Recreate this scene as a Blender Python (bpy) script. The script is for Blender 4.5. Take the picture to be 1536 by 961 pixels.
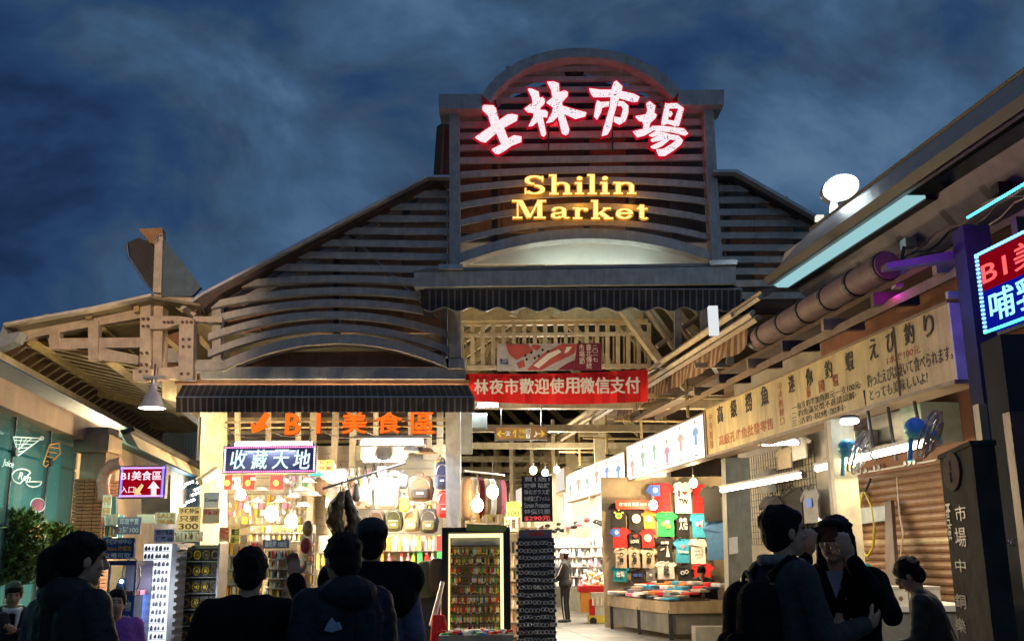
import bpy, bmesh, math, random
from mathutils import Vector, Matrix, noise
random.seed(7)
R_ = math.radians
S = bpy.context.scene
COL = S.collection
for _o in list(bpy.data.objects): bpy.data.objects.remove(_o)
# ------------------------------------------------------------------ camera
F_PX = 1500.0; PITCH = R_(13.3); ROLL = R_(0.55); CAM = Vector((0, 0, 1.5))
_fw = Vector((0, math.cos(PITCH), math.sin(PITCH)))
_r0 = Vector((1, 0, 0)); _u0 = Vector((0, -math.sin(PITCH), math.cos(PITCH)))
_r = _r0*math.cos(ROLL) - _u0*math.sin(ROLL); _u = _u0*math.cos(ROLL) + _r0*math.sin(ROLL)
cd = bpy.data.cameras.new('camera'); cam = bpy.data.objects.new('camera', cd); COL.objects.link(cam)
cd.sensor_width = 36; cd.lens = 36*F_PX/1536; cd.clip_start = 0.05; cd.clip_end = 2000
cam.matrix_world = Matrix(((_r.x, _u.x, -_fw.x, CAM.x), (_r.y, _u.y, -_fw.y, CAM.y), (_r.z, _u.z, -_fw.z, CAM.z), (0, 0, 0, 1)))
S.camera = cam
# ------------------------------------------------------------------ dusk sky
W = bpy.data.worlds.new("World"); S.world = W; W.use_nodes = True
nt = W.node_tree; nt.nodes.clear()
def wn(t, **k):
    n = nt.nodes.new(t)
    for a, b in k.items(): setattr(n, a, b)
    return n
wo = wn('ShaderNodeOutputWorld'); bg = wn('ShaderNodeBackground'); bg.inputs[1].default_value = 1.0
tc = wn('ShaderNodeTexCoord')
mp = wn('ShaderNodeMapping'); mp.inputs['Scale'].default_value = (1.0, 1.0, 1.45); mp.inputs['Rotation'].default_value = (0.15, 0.35, 0.2)
nz = wn('ShaderNodeTexNoise'); nz.inputs['Scale'].default_value = 4.2; nz.inputs['Detail'].default_value = 9; nz.inputs['Roughness'].default_value = 0.56; nz.inputs['Distortion'].default_value = 0.35
nt.links.new(tc.outputs['Generated'], mp.inputs[0]); nt.links.new(mp.outputs[0], nz.inputs['Vector'])
dt = wn('ShaderNodeVectorMath', operation='DOT_PRODUCT'); dt.inputs[1].default_value = (0.30, 0.0, 0.20)
nt.links.new(tc.outputs['Generated'], dt.inputs[0])
nc = wn('ShaderNodeMath', operation='MULTIPLY_ADD'); nc.inputs[1].default_value = 1.6; nc.inputs[2].default_value = -0.25; nt.links.new(nz.outputs['Fac'], nc.inputs[0])
ad = wn('ShaderNodeMath', operation='ADD'); nt.links.new(nc.outputs[0], ad.inputs[0]); nt.links.new(dt.outputs['Value'], ad.inputs[1])
cr = wn('ShaderNodeValToRGB'); e = cr.color_ramp.elements
e[0].position = 0.30; e[0].color = (0.008, 0.024, 0.070, 1)
e[1].position = 1.0; e[1].color = (0.12, 0.21, 0.33, 1)
for pos, c in ((0.40, (0.012, 0.038, 0.105)), (0.50, (0.018, 0.053, 0.130)), (0.58, (0.032, 0.070, 0.135)), (0.68, (0.044, 0.098, 0.190)), (0.80, (0.072, 0.145, 0.255))):
    q = e.new(pos); q.color = (*c, 1)
nt.links.new(ad.outputs[0], cr.inputs[0])
sk = wn('ShaderNodeTexSky'); sk.sky_type = 'NISHITA'; sk.sun_disc = False; sk.sun_elevation = R_(-3.0); sk.sun_rotation = R_(200)
mx = wn('ShaderNodeMix', data_type='RGBA', blend_type='ADD'); mx.inputs[0].default_value = 0.05
nt.links.new(cr.outputs[0], mx.inputs[6]); nt.links.new(sk.outputs[0], mx.inputs[7])
nt.links.new(mx.outputs[2], bg.inputs[0]); nt.links.new(bg.outputs[0], wo.inputs[0])
sl = bpy.data.lights.new('sun', 'SUN'); sl.energy = 0.05; sl.angle = R_(30); sl.color = (0.75, 0.85, 1.0)
so = bpy.data.objects.new('sun', sl); COL.objects.link(so); so.rotation_euler = (R_(55), 0, R_(-20))
S.view_settings.view_transform = 'Standard'; S.view_settings.look = 'None'; S.view_settings.gamma = 1; S.view_settings.exposure = 0
S.render.engine = 'CYCLES'; S.cycles.use_denoising = True
S.cycles.max_bounces = 6; S.cycles.diffuse_bounces = 3; S.cycles.glossy_bounces = 3; S.cycles.transmission_bounces = 4; S.cycles.transparent_max_bounces = 8
S.cycles.sample_clamp_indirect = 4; S.cycles.caustics_reflective = False; S.cycles.caustics_refractive = False; S.cycles.use_light_tree = True
# ------------------------------------------------------------------ placing
def ray(px, py): return _fw*F_PX + _r*(px-768) - _u*(py-480.5)
def P(px, py, Y):
    v = ray(px, py); return CAM + v*(Y/v.y)
def G(px, py, z=0):
    v = ray(px, py); return CAM + v*((z-CAM.z)/v.z)
_d = ray(556, 837); D = Vector((_d.x, _d.y, 0)).normalized(); ND = Vector((-D.y, D.x, 0))   # ND points left, to the aisle
X_ = Vector((1, 0, 0)); Z_ = Vector((0, 0, 1)); Y_ = Vector((0, 1, 0))
class Fr:
    """a flat frame: origin, right, up, normal facing the viewer of the sign"""
    def __init__(s, o, x, z=Z_): s.o = Vector(o); s.x = Vector(x).normalized(); s.z = Vector(z).normalized(); s.n = s.x.cross(s.z)
    def __call__(s, u, v, w=0): return s.o + s.x*u + s.z*v + s.n*w
    def uv(s, px, py):
        v = ray(px, py); t = (s.o-CAM).dot(s.n)/v.dot(s.n); q = CAM + v*t - s.o
        return q.dot(s.x), q.dot(s.z)
    def at(s, px, py, w=0):
        u, v = s.uv(px, py); return s(u, v, w)
def front(px, py, Y): return Fr(P(px, py, Y), X_)
ROW = Fr(P(1062, 650, 17), -D)          # plane of the right-hand row of stalls, reading towards the camera
ROWB = Fr(ROW.o - ND*1.3, -D)           # its back wall
GLS = Fr(P(116, 662, 14.5), D)          # left building, faces right
# ------------------------------------------------------------------ materials
MT = {}
def mat(name, col, rough=0.6, metal=0.0, var=0.18, scale=6.0, bump=0.15, emit=None, es=1.0, detail=4, alpha=None, spec=None, trans=0):
    if name in MT: return MT[name]
    m = bpy.data.materials.new(name); m.use_nodes = True; t = m.node_tree; b = t.nodes['Principled BSDF']
    b.inputs['Roughness'].default_value = rough; b.inputs['Metallic'].default_value = metal
    if spec is not None: b.inputs['Specular IOR Level'].default_value = spec
    tc = t.nodes.new('ShaderNodeTexCoord'); n = t.nodes.new('ShaderNodeTexNoise')
    n.inputs['Scale'].default_value = scale; n.inputs['Detail'].default_value = detail; t.links.new(tc.outputs['Object'], n.inputs['Vector'])
    r = t.nodes.new('ShaderNodeValToRGB'); r.color_ramp.elements[0].position = 0.3; r.color_ramp.elements[1].position = 0.72
    r.color_ramp.elements[0].color = (*[max(0, c*(1-var)) for c in col], 1); r.color_ramp.elements[1].color = (*[min(1, c*(1+var)) for c in col], 1)
    t.links.new(n.outputs['Fac'], r.inputs[0]); t.links.new(r.outputs[0], b.inputs['Base Color'])
    if bump:
        bp = t.nodes.new('ShaderNodeBump'); bp.inputs['Strength'].default_value = bump; bp.inputs['Distance'].default_value = 0.02
        n2 = t.nodes.new('ShaderNodeTexNoise'); n2.inputs['Scale'].default_value = scale*5; n2.inputs['Detail'].default_value = 3
        t.links.new(tc.outputs['Object'], n2.inputs['Vector']); t.links.new(n2.outputs['Fac'], bp.inputs['Height']); t.links.new(bp.outputs[0], b.inputs['Normal'])
    if emit:
        b.inputs['Emission Color'].default_value = (*emit, 1); b.inputs['Emission Strength'].default_value = es
    if trans: b.inputs['Transmission Weight'].default_value = trans
    if alpha is not None: b.inputs['Alpha'].default_value = alpha
    m.diffuse_color = (*col, 1); MT[name] = m; return m
def lit(name, col, es, sample=True):
    if name in MT: return MT[name]
    m = bpy.data.materials.new(name); m.use_nodes = True; t = m.node_tree; t.nodes.clear()
    o = t.nodes.new('ShaderNodeOutputMaterial'); em = t.nodes.new('ShaderNodeEmission'); em.inputs[0].default_value = (*col, 1); em.inputs[1].default_value = es
    t.links.new(em.outputs[0], o.inputs[0])
    if not sample: m.cycles.emission_sampling = 'NONE'
    MT[name] = m; return m
def weathered(name, col, col2, rough=0.6, scale=3.0, stain=0.5, metal=0.0):
    """paint with dirt streaks running down"""
    if name in MT: return MT[name]
    m = mat(name, col, rough, metal, 0.2, scale*2, 0.2); t = m.node_tree; b = t.nodes['Principled BSDF']
    tc = next(n for n in t.nodes if n.type == 'TEX_COORD'); r = next(n for n in t.nodes if n.type == 'VALTORGB')
    mp = t.nodes.new('ShaderNodeMapping'); mp.inputs['Scale'].default_value = (6, 6, 0.7); t.links.new(tc.outputs['Object'], mp.inputs[0])
    n = t.nodes.new('ShaderNodeTexNoise'); n.inputs['Scale'].default_value = scale; n.inputs['Detail'].default_value = 8; n.inputs['Roughness'].default_value = 0.65
    t.links.new(mp.outputs[0], n.inputs['Vector'])
    q = t.nodes.new('ShaderNodeValToRGB'); q.color_ramp.elements[0].position = 0.45; q.color_ramp.elements[1].position = 0.75
    q.color_ramp.elements[1].color = (stain, stain, stain, 1); t.links.new(n.outputs['Fac'], q.inputs[0])
    mx = t.nodes.new('ShaderNodeMix'); mx.data_type = 'RGBA'; mx.inputs[7].default_value = (*col2, 1)
    t.links.new(q.outputs[0], mx.inputs[0]); t.links.new(r.outputs[0], mx.inputs[6]); t.links.new(mx.outputs[2], b.inputs['Base Color'])
    return m
# ------------------------------------------------------------------ mesh building
class MB:
    def __init__(s): s.v = []; s.f = []; s.mi = []; s.m = 0
    def add(s, vs, fs):
        b = len(s.v); s.v += [Vector(v) for v in vs]
        for f in fs: s.f.append([b+i for i in f]); s.mi.append(s.m)
        return s
    def hexa(s, p):   # p: 4 bottom ring, 4 top ring
        return s.add(p, [(3,2,1,0),(4,5,6,7),(0,1,5,4),(1,2,6,5),(2,3,7,6),(3,0,4,7)])
    def box(s, c, sz, R=None):
        c = Vector(c); h = Vector(sz)/2
        ps = [Vector((x, y, z)) for z in (-h.z, h.z) for x, y in ((-h.x,-h.y),(h.x,-h.y),(h.x,h.y),(-h.x,h.y))]
        if R is not None: ps = [R @ p for p in ps]
        return s.hexa([c+p for p in ps])
    def fbox(s, fr, u0, v0, u1, v1, w0, w1):
        return s.hexa([fr(u0,v0,w0), fr(u1,v0,w0), fr(u1,v0,w1), fr(u0,v0,w1), fr(u0,v1,w0), fr(u1,v1,w0), fr(u1,v1,w1), fr(u0,v1,w1)])
    def prism(s, pts, off):
        n = len(pts); off = Vector(off); a = [Vector(p) for p in pts]
        return s.add(a+[p+off for p in a], [tuple(range(n-1,-1,-1)), tuple(range(n, 2*n))]+[(i,(i+1)%n,n+(i+1)%n,n+i) for i in range(n)])
    def strip(s, top, bot, off):
        n = len(top); off = Vector(off)
        for i in range(n-1):
            b = len(s.v); s.v += [top[i], top[i+1], bot[i+1], bot[i], top[i]+off, top[i+1]+off, bot[i+1]+off, bot[i]+off]
            fs = [(0,3,2,1),(4,5,6,7),(0,1,5,4),(3,7,6,2)]
            if i == 0: fs.append((0,4,7,3))
            if i == n-2: fs.append((1,2,6,5))
            for f in fs: s.f.append([b+k for k in f]); s.mi.append(s.m)
        return s
    def tube(s, a, b, r0, r1=None, n=8, cap=True):
        a = Vector(a); b = Vector(b); r1 = r0 if r1 is None else r1
        z = (b-a); z = z.normalized() if z.length > 1e-9 else Z_
        x = z.cross(Vector((0.3, 0.2, 1)) if abs(z.z) < 0.9 else Vector((1, 0.1, 0))).normalized(); y = z.cross(x)
        ring = lambda c, r: [c + (x*math.cos(2*math.pi*i/n)+y*math.sin(2*math.pi*i/n))*r for i in range(n)]
        fs = [(i,(i+1)%n,n+(i+1)%n,n+i) for i in range(n)]
        if cap: fs += [tuple(range(n-1,-1,-1)), tuple(range(n,2*n))]
        return s.add(ring(a, r0)+ring(b, r1), fs)
    def path(s, pts, r, n=6):
        for i in range(len(pts)-1): s.tube(pts[i], pts[i+1], r, r, n)
        return s
    def ell(s, c, r, n=12, m=8, R=None):
        c = Vector(c); r = Vector(r) if not isinstance(r, (int, float)) else Vector((r, r, r))
        vs = []; fs = []
        for j in range(m+1):
            t = math.pi*j/m
            for i in range(n):
                p = Vector((r.x*math.sin(t)*math.cos(2*math.pi*i/n), r.y*math.sin(t)*math.sin(2*math.pi*i/n), r.z*math.cos(t)))
                vs.append(c + (R @ p if R is not None else p))
        for j in range(m):
            for i in range(n): fs.append((j*n+i, (j+1)*n+i, (j+1)*n+(i+1)%n, j*n+(i+1)%n))
        return s.add(vs, fs)
    def cap(s, a, b, ra, rb=None, n=12):
        rb = ra if rb is None else rb
        s.tube(a, b, ra, rb, n); s.ell(a, ra, n, 8); s.ell(b, rb, n, 8); return s
    def lathe(s, prof, c, n=16, axis=Z_):
        c = Vector(c); z = Vector(axis).normalized(); x = z.cross(Vector((0.3, 0.2, 1)) if abs(z.z) < 0.9 else Vector((1, 0.1, 0))).normalized(); y = z.cross(x)
        k = len(prof)
        vs = [c + z*h + (x*math.cos(2*math.pi*i/n)+y*math.sin(2*math.pi*i/n))*r for r, h in prof for i in range(n)]
        fs = [(j*n+i, j*n+(i+1)%n, (j+1)*n+(i+1)%n, (j+1)*n+i) for j in range(k-1) for i in range(n)]
        return s.add(vs, fs)
    def run(s, pxs, Yref, t0, t1):
        pts = [P(x, y, Yref) + D*t0 for x, y in pxs]; return s.prism(pts, D*(t1-t0))
def wl(o):
    v = Vector((0, 0, 0))
    while o is not None: v += Vector(o.location); o = o.parent
    return v
def obj(name, mb, m, parent=None, smooth=0, kind=None, label=None):
    me = bpy.data.meshes.new(name); off = wl(parent) if parent else Vector((0, 0, 0))
    me.from_pydata([tuple(v-off) for v in mb.v], [], mb.f)
    ms = m if isinstance(m, (list, tuple)) else [m]
    for q in ms: me.materials.append(q)
    if len(ms) > 1: me.polygons.foreach_set('material_index', mb.mi)
    me.validate(); me.update()
    bm = bmesh.new(); bm.from_mesh(me); bmesh.ops.recalc_face_normals(bm, faces=bm.faces); bm.to_mesh(me); bm.free()
    if smooth:
        me.shade_smooth() if hasattr(me, 'shade_smooth') else None
        try: me.set_sharp_from_angle(angle=R_(smooth if smooth > 1 else 40))
        except Exception: pass
    o = bpy.data.objects.new(name, me); COL.objects.link(o)
    if parent: o.parent = parent
    if kind: o['kind'] = kind
    if label: o['label'] = label
    return o
def thing(name, label, cat, loc=(0, 0, 0), group=None, rotz=0):
    o = bpy.data.objects.new(name, None); COL.objects.link(o); o.location = loc; o.rotation_euler = (0, 0, rotz); o.empty_display_size = 0.2
    o['label'] = label; o['category'] = cat
    if group: o['group'] = group
    return o
def tag(o, label, cat, group=None):
    o['label'] = label; o['category'] = cat
    if group: o['group'] = group
    return o
def clone(o, parent=None, swap=None):
    c = o.copy(); COL.objects.link(c); c.parent = parent
    if swap and o.type == 'MESH' and any(m.name in swap for m in o.data.materials if m):
        key = (o.data.name, tuple(sorted((k, v.name) for k, v in swap.items())))
        if key not in clone.cache:
            me = o.data.copy()
            for i, m in enumerate(me.materials):
                if m and m.name in swap: me.materials[i] = swap[m.name]
            clone.cache[key] = me
        c.data = clone.cache[key]
    for ch in list(o.children): clone(ch, c, swap)
    return c
clone.cache = {}
# ------------------------------------------------------------------ lettering
_dg = None
def text_mesh(body, bold=0.0, depth=0.0, res=3, spacing=1.0, line=1.0, align='LEFT', shear=0):
    cu = bpy.data.curves.new('lettering', 'FONT'); cu.body = body; cu.size = 1; cu.resolution_u = res; cu.offset = bold; cu.extrude = depth
    cu.space_character = spacing; cu.space_line = line; cu.align_x = align; cu.shear = shear
    o = bpy.data.objects.new('lettering', cu); COL.objects.link(o)
    dg = bpy.context.evaluated_depsgraph_get(); me = bpy.data.meshes.new_from_object(o.evaluated_get(dg))
    bpy.data.objects.remove(o); bpy.data.curves.remove(cu); return me
def text(body, fr, u0, v0, u1, v1, m, w=0.012, name='lettering', parent=None, bold=0.0, th=0.004, keep=False, fat=0.0, **k):
    """text stretched to fill the box u0..u1, v0..v1 of a frame, raised w from it"""
    me = text_mesh(body, bold, 0.0 if th == 0 else 0.05, **k)
    xs = [v.co.x for v in me.vertices]; ys = [v.co.y for v in me.vertices]
    if not xs: return None
    x0, x1, y0, y1 = min(xs), max(xs), min(ys), max(ys)
    sx = (u1-u0)/max(x1-x0, 1e-6); sy = (v1-v0)/max(y1-y0, 1e-6)
    if keep: sx = sy = min(sx, sy)
    off = wl(parent) if parent else Vector((0, 0, 0))
    for v in me.vertices:
        v.co = fr(u0+(v.co.x-x0)*sx, v0+(v.co.y-y0)*sy, w + (v.co.z*th*10)) - off
    if fat:      # heavier strokes: the same outline laid again a little to each side, every sheet just proud of the last
        vs = [v.co.copy() for v in me.vertices]; fs = [tuple(p.vertices) for p in me.polygons]; V2 = []; F2 = []; f_ = fat*(v1-v0)
        for q, (dx, dy) in enumerate(((-f_,0),(f_,0),(0,f_*.6),(0,-f_*.6))):
            b_ = len(V2); V2 += [v+fr.x*dx+fr.z*dy+fr.n*(0.0012*q) for v in vs]; F2 += [tuple(i+b_ for i in f) for f in fs]
        me = bpy.data.meshes.new(name); me.from_pydata([tuple(v) for v in V2], [], F2)
    me.materials.clear(); me.materials.append(m); me.update()
    o = bpy.data.objects.new(name, me); COL.objects.link(o)
    if parent: o.parent = parent
    return o
def text_px(body, fr, x0, y0, x1, y1, m, **k):
    """box given by the place of its left bottom and right top"""
    a = fr.uv(x0, y0); b = fr.uv(x1, y1)
    return text(body, fr, a[0], min(a[1], b[1]), b[0], max(a[1], b[1]), m, **k)
def lamp(kind, loc, energy, col, size=0.1, parent=None, name='light_source', rot=None, spot=None):
    l = bpy.data.lights.new(name, kind); l.energy = energy; l.color = col
    if kind == 'AREA': l.size = size
    else: l.shadow_soft_size = size
    if spot: l.spot_size = spot; l.spot_blend = 0.5
    o = bpy.data.objects.new(name, l); COL.objects.link(o); o.location = Vector(loc) - (wl(parent) if parent else Vector((0,0,0)))
    if parent: o.parent = parent
    if rot is not None: o.rotation_euler = rot
    return o

def fuse(name, mb, m, vox, parent, smooth=3, noise_amp=0.0, nscale=9.0, label=None):
    me = bpy.data.meshes.new(name); off = wl(parent)
    me.from_pydata([tuple(v-off) for v in mb.v], [], mb.f); me.update()
    bm = bmesh.new(); bm.from_mesh(me); bmesh.ops.remove_doubles(bm, verts=bm.verts, dist=1e-5); bmesh.ops.recalc_face_normals(bm, faces=bm.faces); bm.to_mesh(me); bm.free()
    o = bpy.data.objects.new(name, me); COL.objects.link(o)
    r = o.modifiers.new('r', 'REMESH'); r.mode = 'VOXEL'; r.voxel_size = vox
    if smooth: s = o.modifiers.new('s', 'SMOOTH'); s.iterations = smooth; s.factor = 0.5
    dg = bpy.context.evaluated_depsgraph_get(); me2 = bpy.data.meshes.new_from_object(o.evaluated_get(dg)); bpy.data.objects.remove(o); bpy.data.meshes.remove(me)
    if noise_amp:
        nr = [v.normal.copy() for v in me2.vertices]
        for v, n in zip(me2.vertices, nr):
            p = v.co; a = noise.noise(Vector((p.x*nscale, p.y*nscale, p.z*nscale*0.8)))+0.5*noise.noise(Vector((p.x*nscale*2.2+3, p.y*nscale*2.2, p.z*nscale*2.5)))
            v.co = p+n*a*noise_amp
    me2.materials.clear(); me2.materials.append(m); me2.polygons.foreach_set('use_smooth', [True]*len(me2.polygons)); me2.update()
    o = bpy.data.objects.new(name, me2); COL.objects.link(o); o.parent = parent
    if label: o['label'] = label
    return o
fuse2 = fuse
# ------------------------------------------------------------------ shared paints
m_slat = weathered('slat_paint', (0.42, 0.405, 0.38), (0.20, 0.18, 0.165), 0.55, 3, 0.45)
m_col = weathered('column_paint', (0.36, 0.365, 0.37), (0.18, 0.17, 0.16), 0.5, 3, 0.4)
m_beamblue = weathered('fascia_paint', (0.27, 0.30, 0.32), (0.13, 0.13, 0.13), 0.5, 3, 0.5)
m_wood = weathered('brown_panel_paint', (0.20, 0.10, 0.055), (0.10, 0.05, 0.03), 0.6, 2.5, 0.5)
m_wood2 = weathered('ochre_panel_paint', (0.31, 0.165, 0.08), (0.16, 0.08, 0.04), 0.6, 2.5, 0.5)
m_dark = mat('dark_paint', (0.035, 0.033, 0.035), 0.6)
m_cream = weathered('cream_steel', (0.52, 0.45, 0.30), (0.25, 0.18, 0.10), 0.45, 3, 0.4)
m_creamy = weathered('yellowed_steel', (0.45, 0.36, 0.17), (0.20, 0.13, 0.06), 0.5, 3, 0.4)
m_truss = weathered('truss_paint', (0.52, 0.43, 0.34), (0.26, 0.17, 0.12), 0.5, 3, 0.35)
m_trim = mat('roof_edge_metal', (0.5, 0.5, 0.52), 0.35, 0.6)
m_roofu = weathered('roof_sheet', (0.20, 0.17, 0.10), (0.08, 0.07, 0.05), 0.5, 3, 0.4)
m_steel = mat('steel', (0.45, 0.45, 0.45), 0.3, 0.8)
m_bolt = mat('bolt_steel', (0.12, 0.08, 0.06), 0.5, 0.4)
m_awn_d = mat('awning_dark_stripe', (0.030, 0.026, 0.026), 0.85, var=0.4, scale=3)
m_awn_l = mat('awning_grey_stripe', (0.135, 0.115, 0.105), 0.85, var=0.3, scale=3)
tube_w = lit('tube_cool_white', (0.86, 0.95, 1.0), 26.0)
tube_y = lit('tube_warm_white', (1.0, 0.88, 0.62), 24.0)
bulb_m = lit('bulb_glow', (1.0, 0.80, 0.48), 28.0, False)
# ------------------------------------------------------------------ ground
def ground():
    m = mat('concrete_floor', (0.13, 0.115, 0.095), 0.55, var=0.35, scale=1.2, bump=0.3, detail=8)
    o = obj('ground', MB().add([(-400,-60,0),(400,-60,0),(400,900,0),(-400,900,0)], [(0,1,2,3)]), m, kind='structure')
    # paving slabs of the forecourt and the aisle
    ms = [mat('paving_grey', (0.17, 0.155, 0.13), 0.5, var=0.3, scale=2, bump=0.25), mat('paving_dark', (0.13, 0.118, 0.10), 0.5, var=0.3, scale=2, bump=0.25)]
    pm = [None, None]
    fr = P(850, 935, 19); base = Vector((fr.x, fr.y, 0))
    for i in range(-5, 5):
        for j in range(-5, 22):
            k = (i+j) % 2
            if pm[k] is None:
                b = MB().box((0,0,0.012), (0.985,0.985,0.024)); p = obj('paving_slab', b, ms[k], o, kind=None); pm[k] = p
            else: p = pm[k].copy(); COL.objects.link(p)
            p.location = base + D*(j*1.0) + ND*(i*1.0); p.rotation_euler = (0, 0, math.atan2(D.y, D.x)-math.pi/2)
ground()
# ------------------------------------------------------------------ market hall
hall = thing('market_hall', 'slatted grey market hall with arched tower over the entrance, filling the middle', 'market building', (P(690, 900, 18).x, 18, 0))
YF = 18.0
def slab(pxs, Y, depth): return MB().prism([P(x, y, Y) for x, y in pxs], Y_*depth)
def curve3(x0, x1, yl, yc, yr, xc=None, n=18, h=9.0, Y=YF, ht=0.0):
    """a slat through three heights, h pixels high"""
    xc = (x0+x1)/2 if xc is None else xc; xs = [x0+(x1-x0)*i/n for i in range(n+1)]
    L = lambda x: yl*(x-xc)*(x-x1)/((x0-xc)*(x0-x1)) + yc*(x-x0)*(x-x1)/((xc-x0)*(xc-x1)) + yr*(x-x0)*(x-xc)/((x1-x0)*(x1-xc))
    return [P(x, L(x)-h/2, Y) for x in xs], [P(x, L(x)+h/2, Y) for x in xs]
def slat(x0, x1, yl, yc, yr, h=9.0, xc=None, Y=YF, depth=0.06, n=16, m=None, name='slat'):
    straight = abs((yl+yr)/2-yc) < 2.5 and xc is None
    t, b = curve3(x0, x1, yl, yc, yr, xc, 1 if straight else n, h, Y)
    return obj(name, MB().strip(t, b, Y_*depth), m or m_slat, hall)
# tower
for yl, yc, yr, h in ((169.5,167.5,165.5,8),(187,185,182.5,9),(204,202,198.5,9),(221.5,219,216.5,8.5),(240.5,238,235.5,9),(262,254,255.5,9),
                      (283.5,270,278,9),(309,289,302.5,9),(335,309,329,9),(361,333,355.5,9)):
    slat(686, 1064, yl, yc, yr, h)
slat(684, 1074, 389, 350, 386, 15, Y=YF-0.08, depth=0.3, n=24, name='arch_beam')
def arch_x(y, a=13):   # inner edge of the tower arch
    t = (150-y)/78.0; t = max(0, min(1, t)); return a+146*math.sqrt(max(0, 1-t*t*0.98))
for y, h in ((103, 9), (119, 9), (134.5, 9.5), (150, 9.5)):
    w = arch_x(y, -4); slat(872-w, 872+w, y, y, y-1.5, h-2)
obj('column', slab([(674,157),(688,157),(690,399),(674,399)], YF-0.15, 0.4), m_col, hall)
obj('column', slab([(1055,155),(1069.5,155),(1084,392),(1068.5,392)], YF-0.15, 0.4), m_col, hall)
obj('crown_beam', slab([(658,141),(722,141),(722,163),(658,163)], YF-0.35, 0.7), m_col, hall)
obj('crown_beam', slab([(1018,135.5),(1086,134.5),(1086,157),(1018,157)], YF-0.35, 0.7), m_col, hall)
ao = [(722,142),(735,125),(752,109),(776,93),(802,82),(830,75),(858,72),(885,72),(912,75),(940,81.5),(966,93),(990,107),(1006,120),(1021,136)]
ai = [(735,152),(746,136),(762,120),(784,105),(808,95),(834,88.5),(860,85.5),(884,85.5),(910,88),(936,94.5),(960,106),(982,119),(996,131),(1010,147)]
obj('arch', MB().strip([P(x,y,YF-0.3) for x,y in ao], [P(x,y,YF-0.3) for x,y in ai], Y_*0.75), m_col, hall, smooth=30)
for fx in (742, 812, 880, 948, 1012):       # uprights that carry the slats
    obj('slat_upright', slab([(fx-4, 158), (fx+4, 158), (fx+4.5, 345 if 800<fx<960 else 372), (fx-4.5, 345 if 800<fx<960 else 372)], YF+0.145, 0.12), m_dark, hall)
obj('boss', MB().lathe([(0,0),(0.16,0.02),(0.2,0.1),(0.1,0.22),(0,0.25)], P(861, 110, YF+0.3), 12, -Y_), m_dark, hall, smooth=40)
# panels behind the tower slats, in the shape of the little gable they close
def panel_field(poly, Y, cols, rows, mats, name='panel', gap=1.2):
    x0 = min(p[0] for p in poly); x1 = max(p[0] for p in poly); y0 = min(p[1] for p in poly); y1 = max(p[1] for p in poly)
    def span(y):
        xs = []
        for i in range(len(poly)):
            (ax, ay), (bx, by) = poly[i], poly[(i+1) % len(poly)]
            if (ay-y)*(by-y) <= 0 and ay != by: xs.append(ax+(bx-ax)*(y-ay)/(by-ay))
        return (min(xs), max(xs)) if len(xs) > 1 else None
    for r in range(rows):
        ya = y0+(y1-y0)*r/rows+0.6; yb = y0+(y1-y0)*(r+1)/rows-0.6
        sa, sb = span(ya), span(yb)
        if not sa or not sb: continue
        for c in range(cols):
            ca = x0+(x1-x0)*c/cols+gap/2; cb = x0+(x1-x0)*(c+1)/cols-gap/2
            q = [(max(ca, sa[0]), ya), (min(cb, sa[1]), ya), (min(cb, sb[1]), yb), (max(ca, sb[0]), yb)]
            if q[2][0]-q[3][0] < 2 and q[1][0]-q[0][0] < 2: continue
            if q[1][0] < q[0][0]:      # the sloping side cuts this panel: end it on the slope
                s_ = 0 if cb < (sa[0]+sa[1])/2 else 1; x_ = cb if s_ == 0 else ca; f_ = (x_-sa[s_])/((sb[s_]-sa[s_]) or 1); q[0] = q[1] = (x_, ya+(yb-ya)*max(0, min(1, f_)))
            if q[2][0] < q[3][0]: q[2] = q[3] = (max(min(q[3][0], q[1][0]), q[0][0]), yb)
            obj(name, slab(q, Y+random.uniform(0, 0.015), 0.05), random.choice(mats), hall)
GAB = [(690,178),(862,108),(1052,174),(1066,352),(690,352)]
obj('backing_wall', slab(GAB, YF+0.95, 0.1), m_dark, hall)
panel_field([(690,186),(862,118),(1052,182),(1064,350),(690,350)], YF+0.85, 6, 3, [m_wood, m_wood, m_dark])
obj('side_cheek', slab([(650,263),(655,190),(664,184),(674,182),(674,263)], YF+0.6, 0.4), m_wood, hall)
obj('cheek_post', slab([(660,263),(664,188),(667,188),(663.5,263)], YF+0.5, 0.1), m_wood2, hall)
# lit soffit in the arch over the awning
ml = mat('white_soffit', (0.72, 0.72, 0.66), 0.6, var=0.1, scale=2)
obj('soffit_board', slab([(690,352),(1068,352),(1076,396),(690,396)], YF+0.9, 0.05), ml, hall)
obj('dark_beam', slab([(690,350),(1064,350),(1066,362),(690,362)], YF+0.5, 0.1), m_dark, hall)  # dark painted beam across the top of the soffit board
lp = P(905, 401, YF+0.45)
tl = thing('fluorescent_tube', 'white tube light lying behind the arch above the central awning', 'tube light', lp)
obj('tube', MB().tube(lp-X_*1.4, lp+X_*1.0, 0.02, n=8), lit('tube_arch', (0.8, 1.0, 0.9), 26), tl)
obj('batten', MB().box(lp-Z_*0.05, (2.7, 0.08, 0.04)), m_steel, tl)
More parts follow.
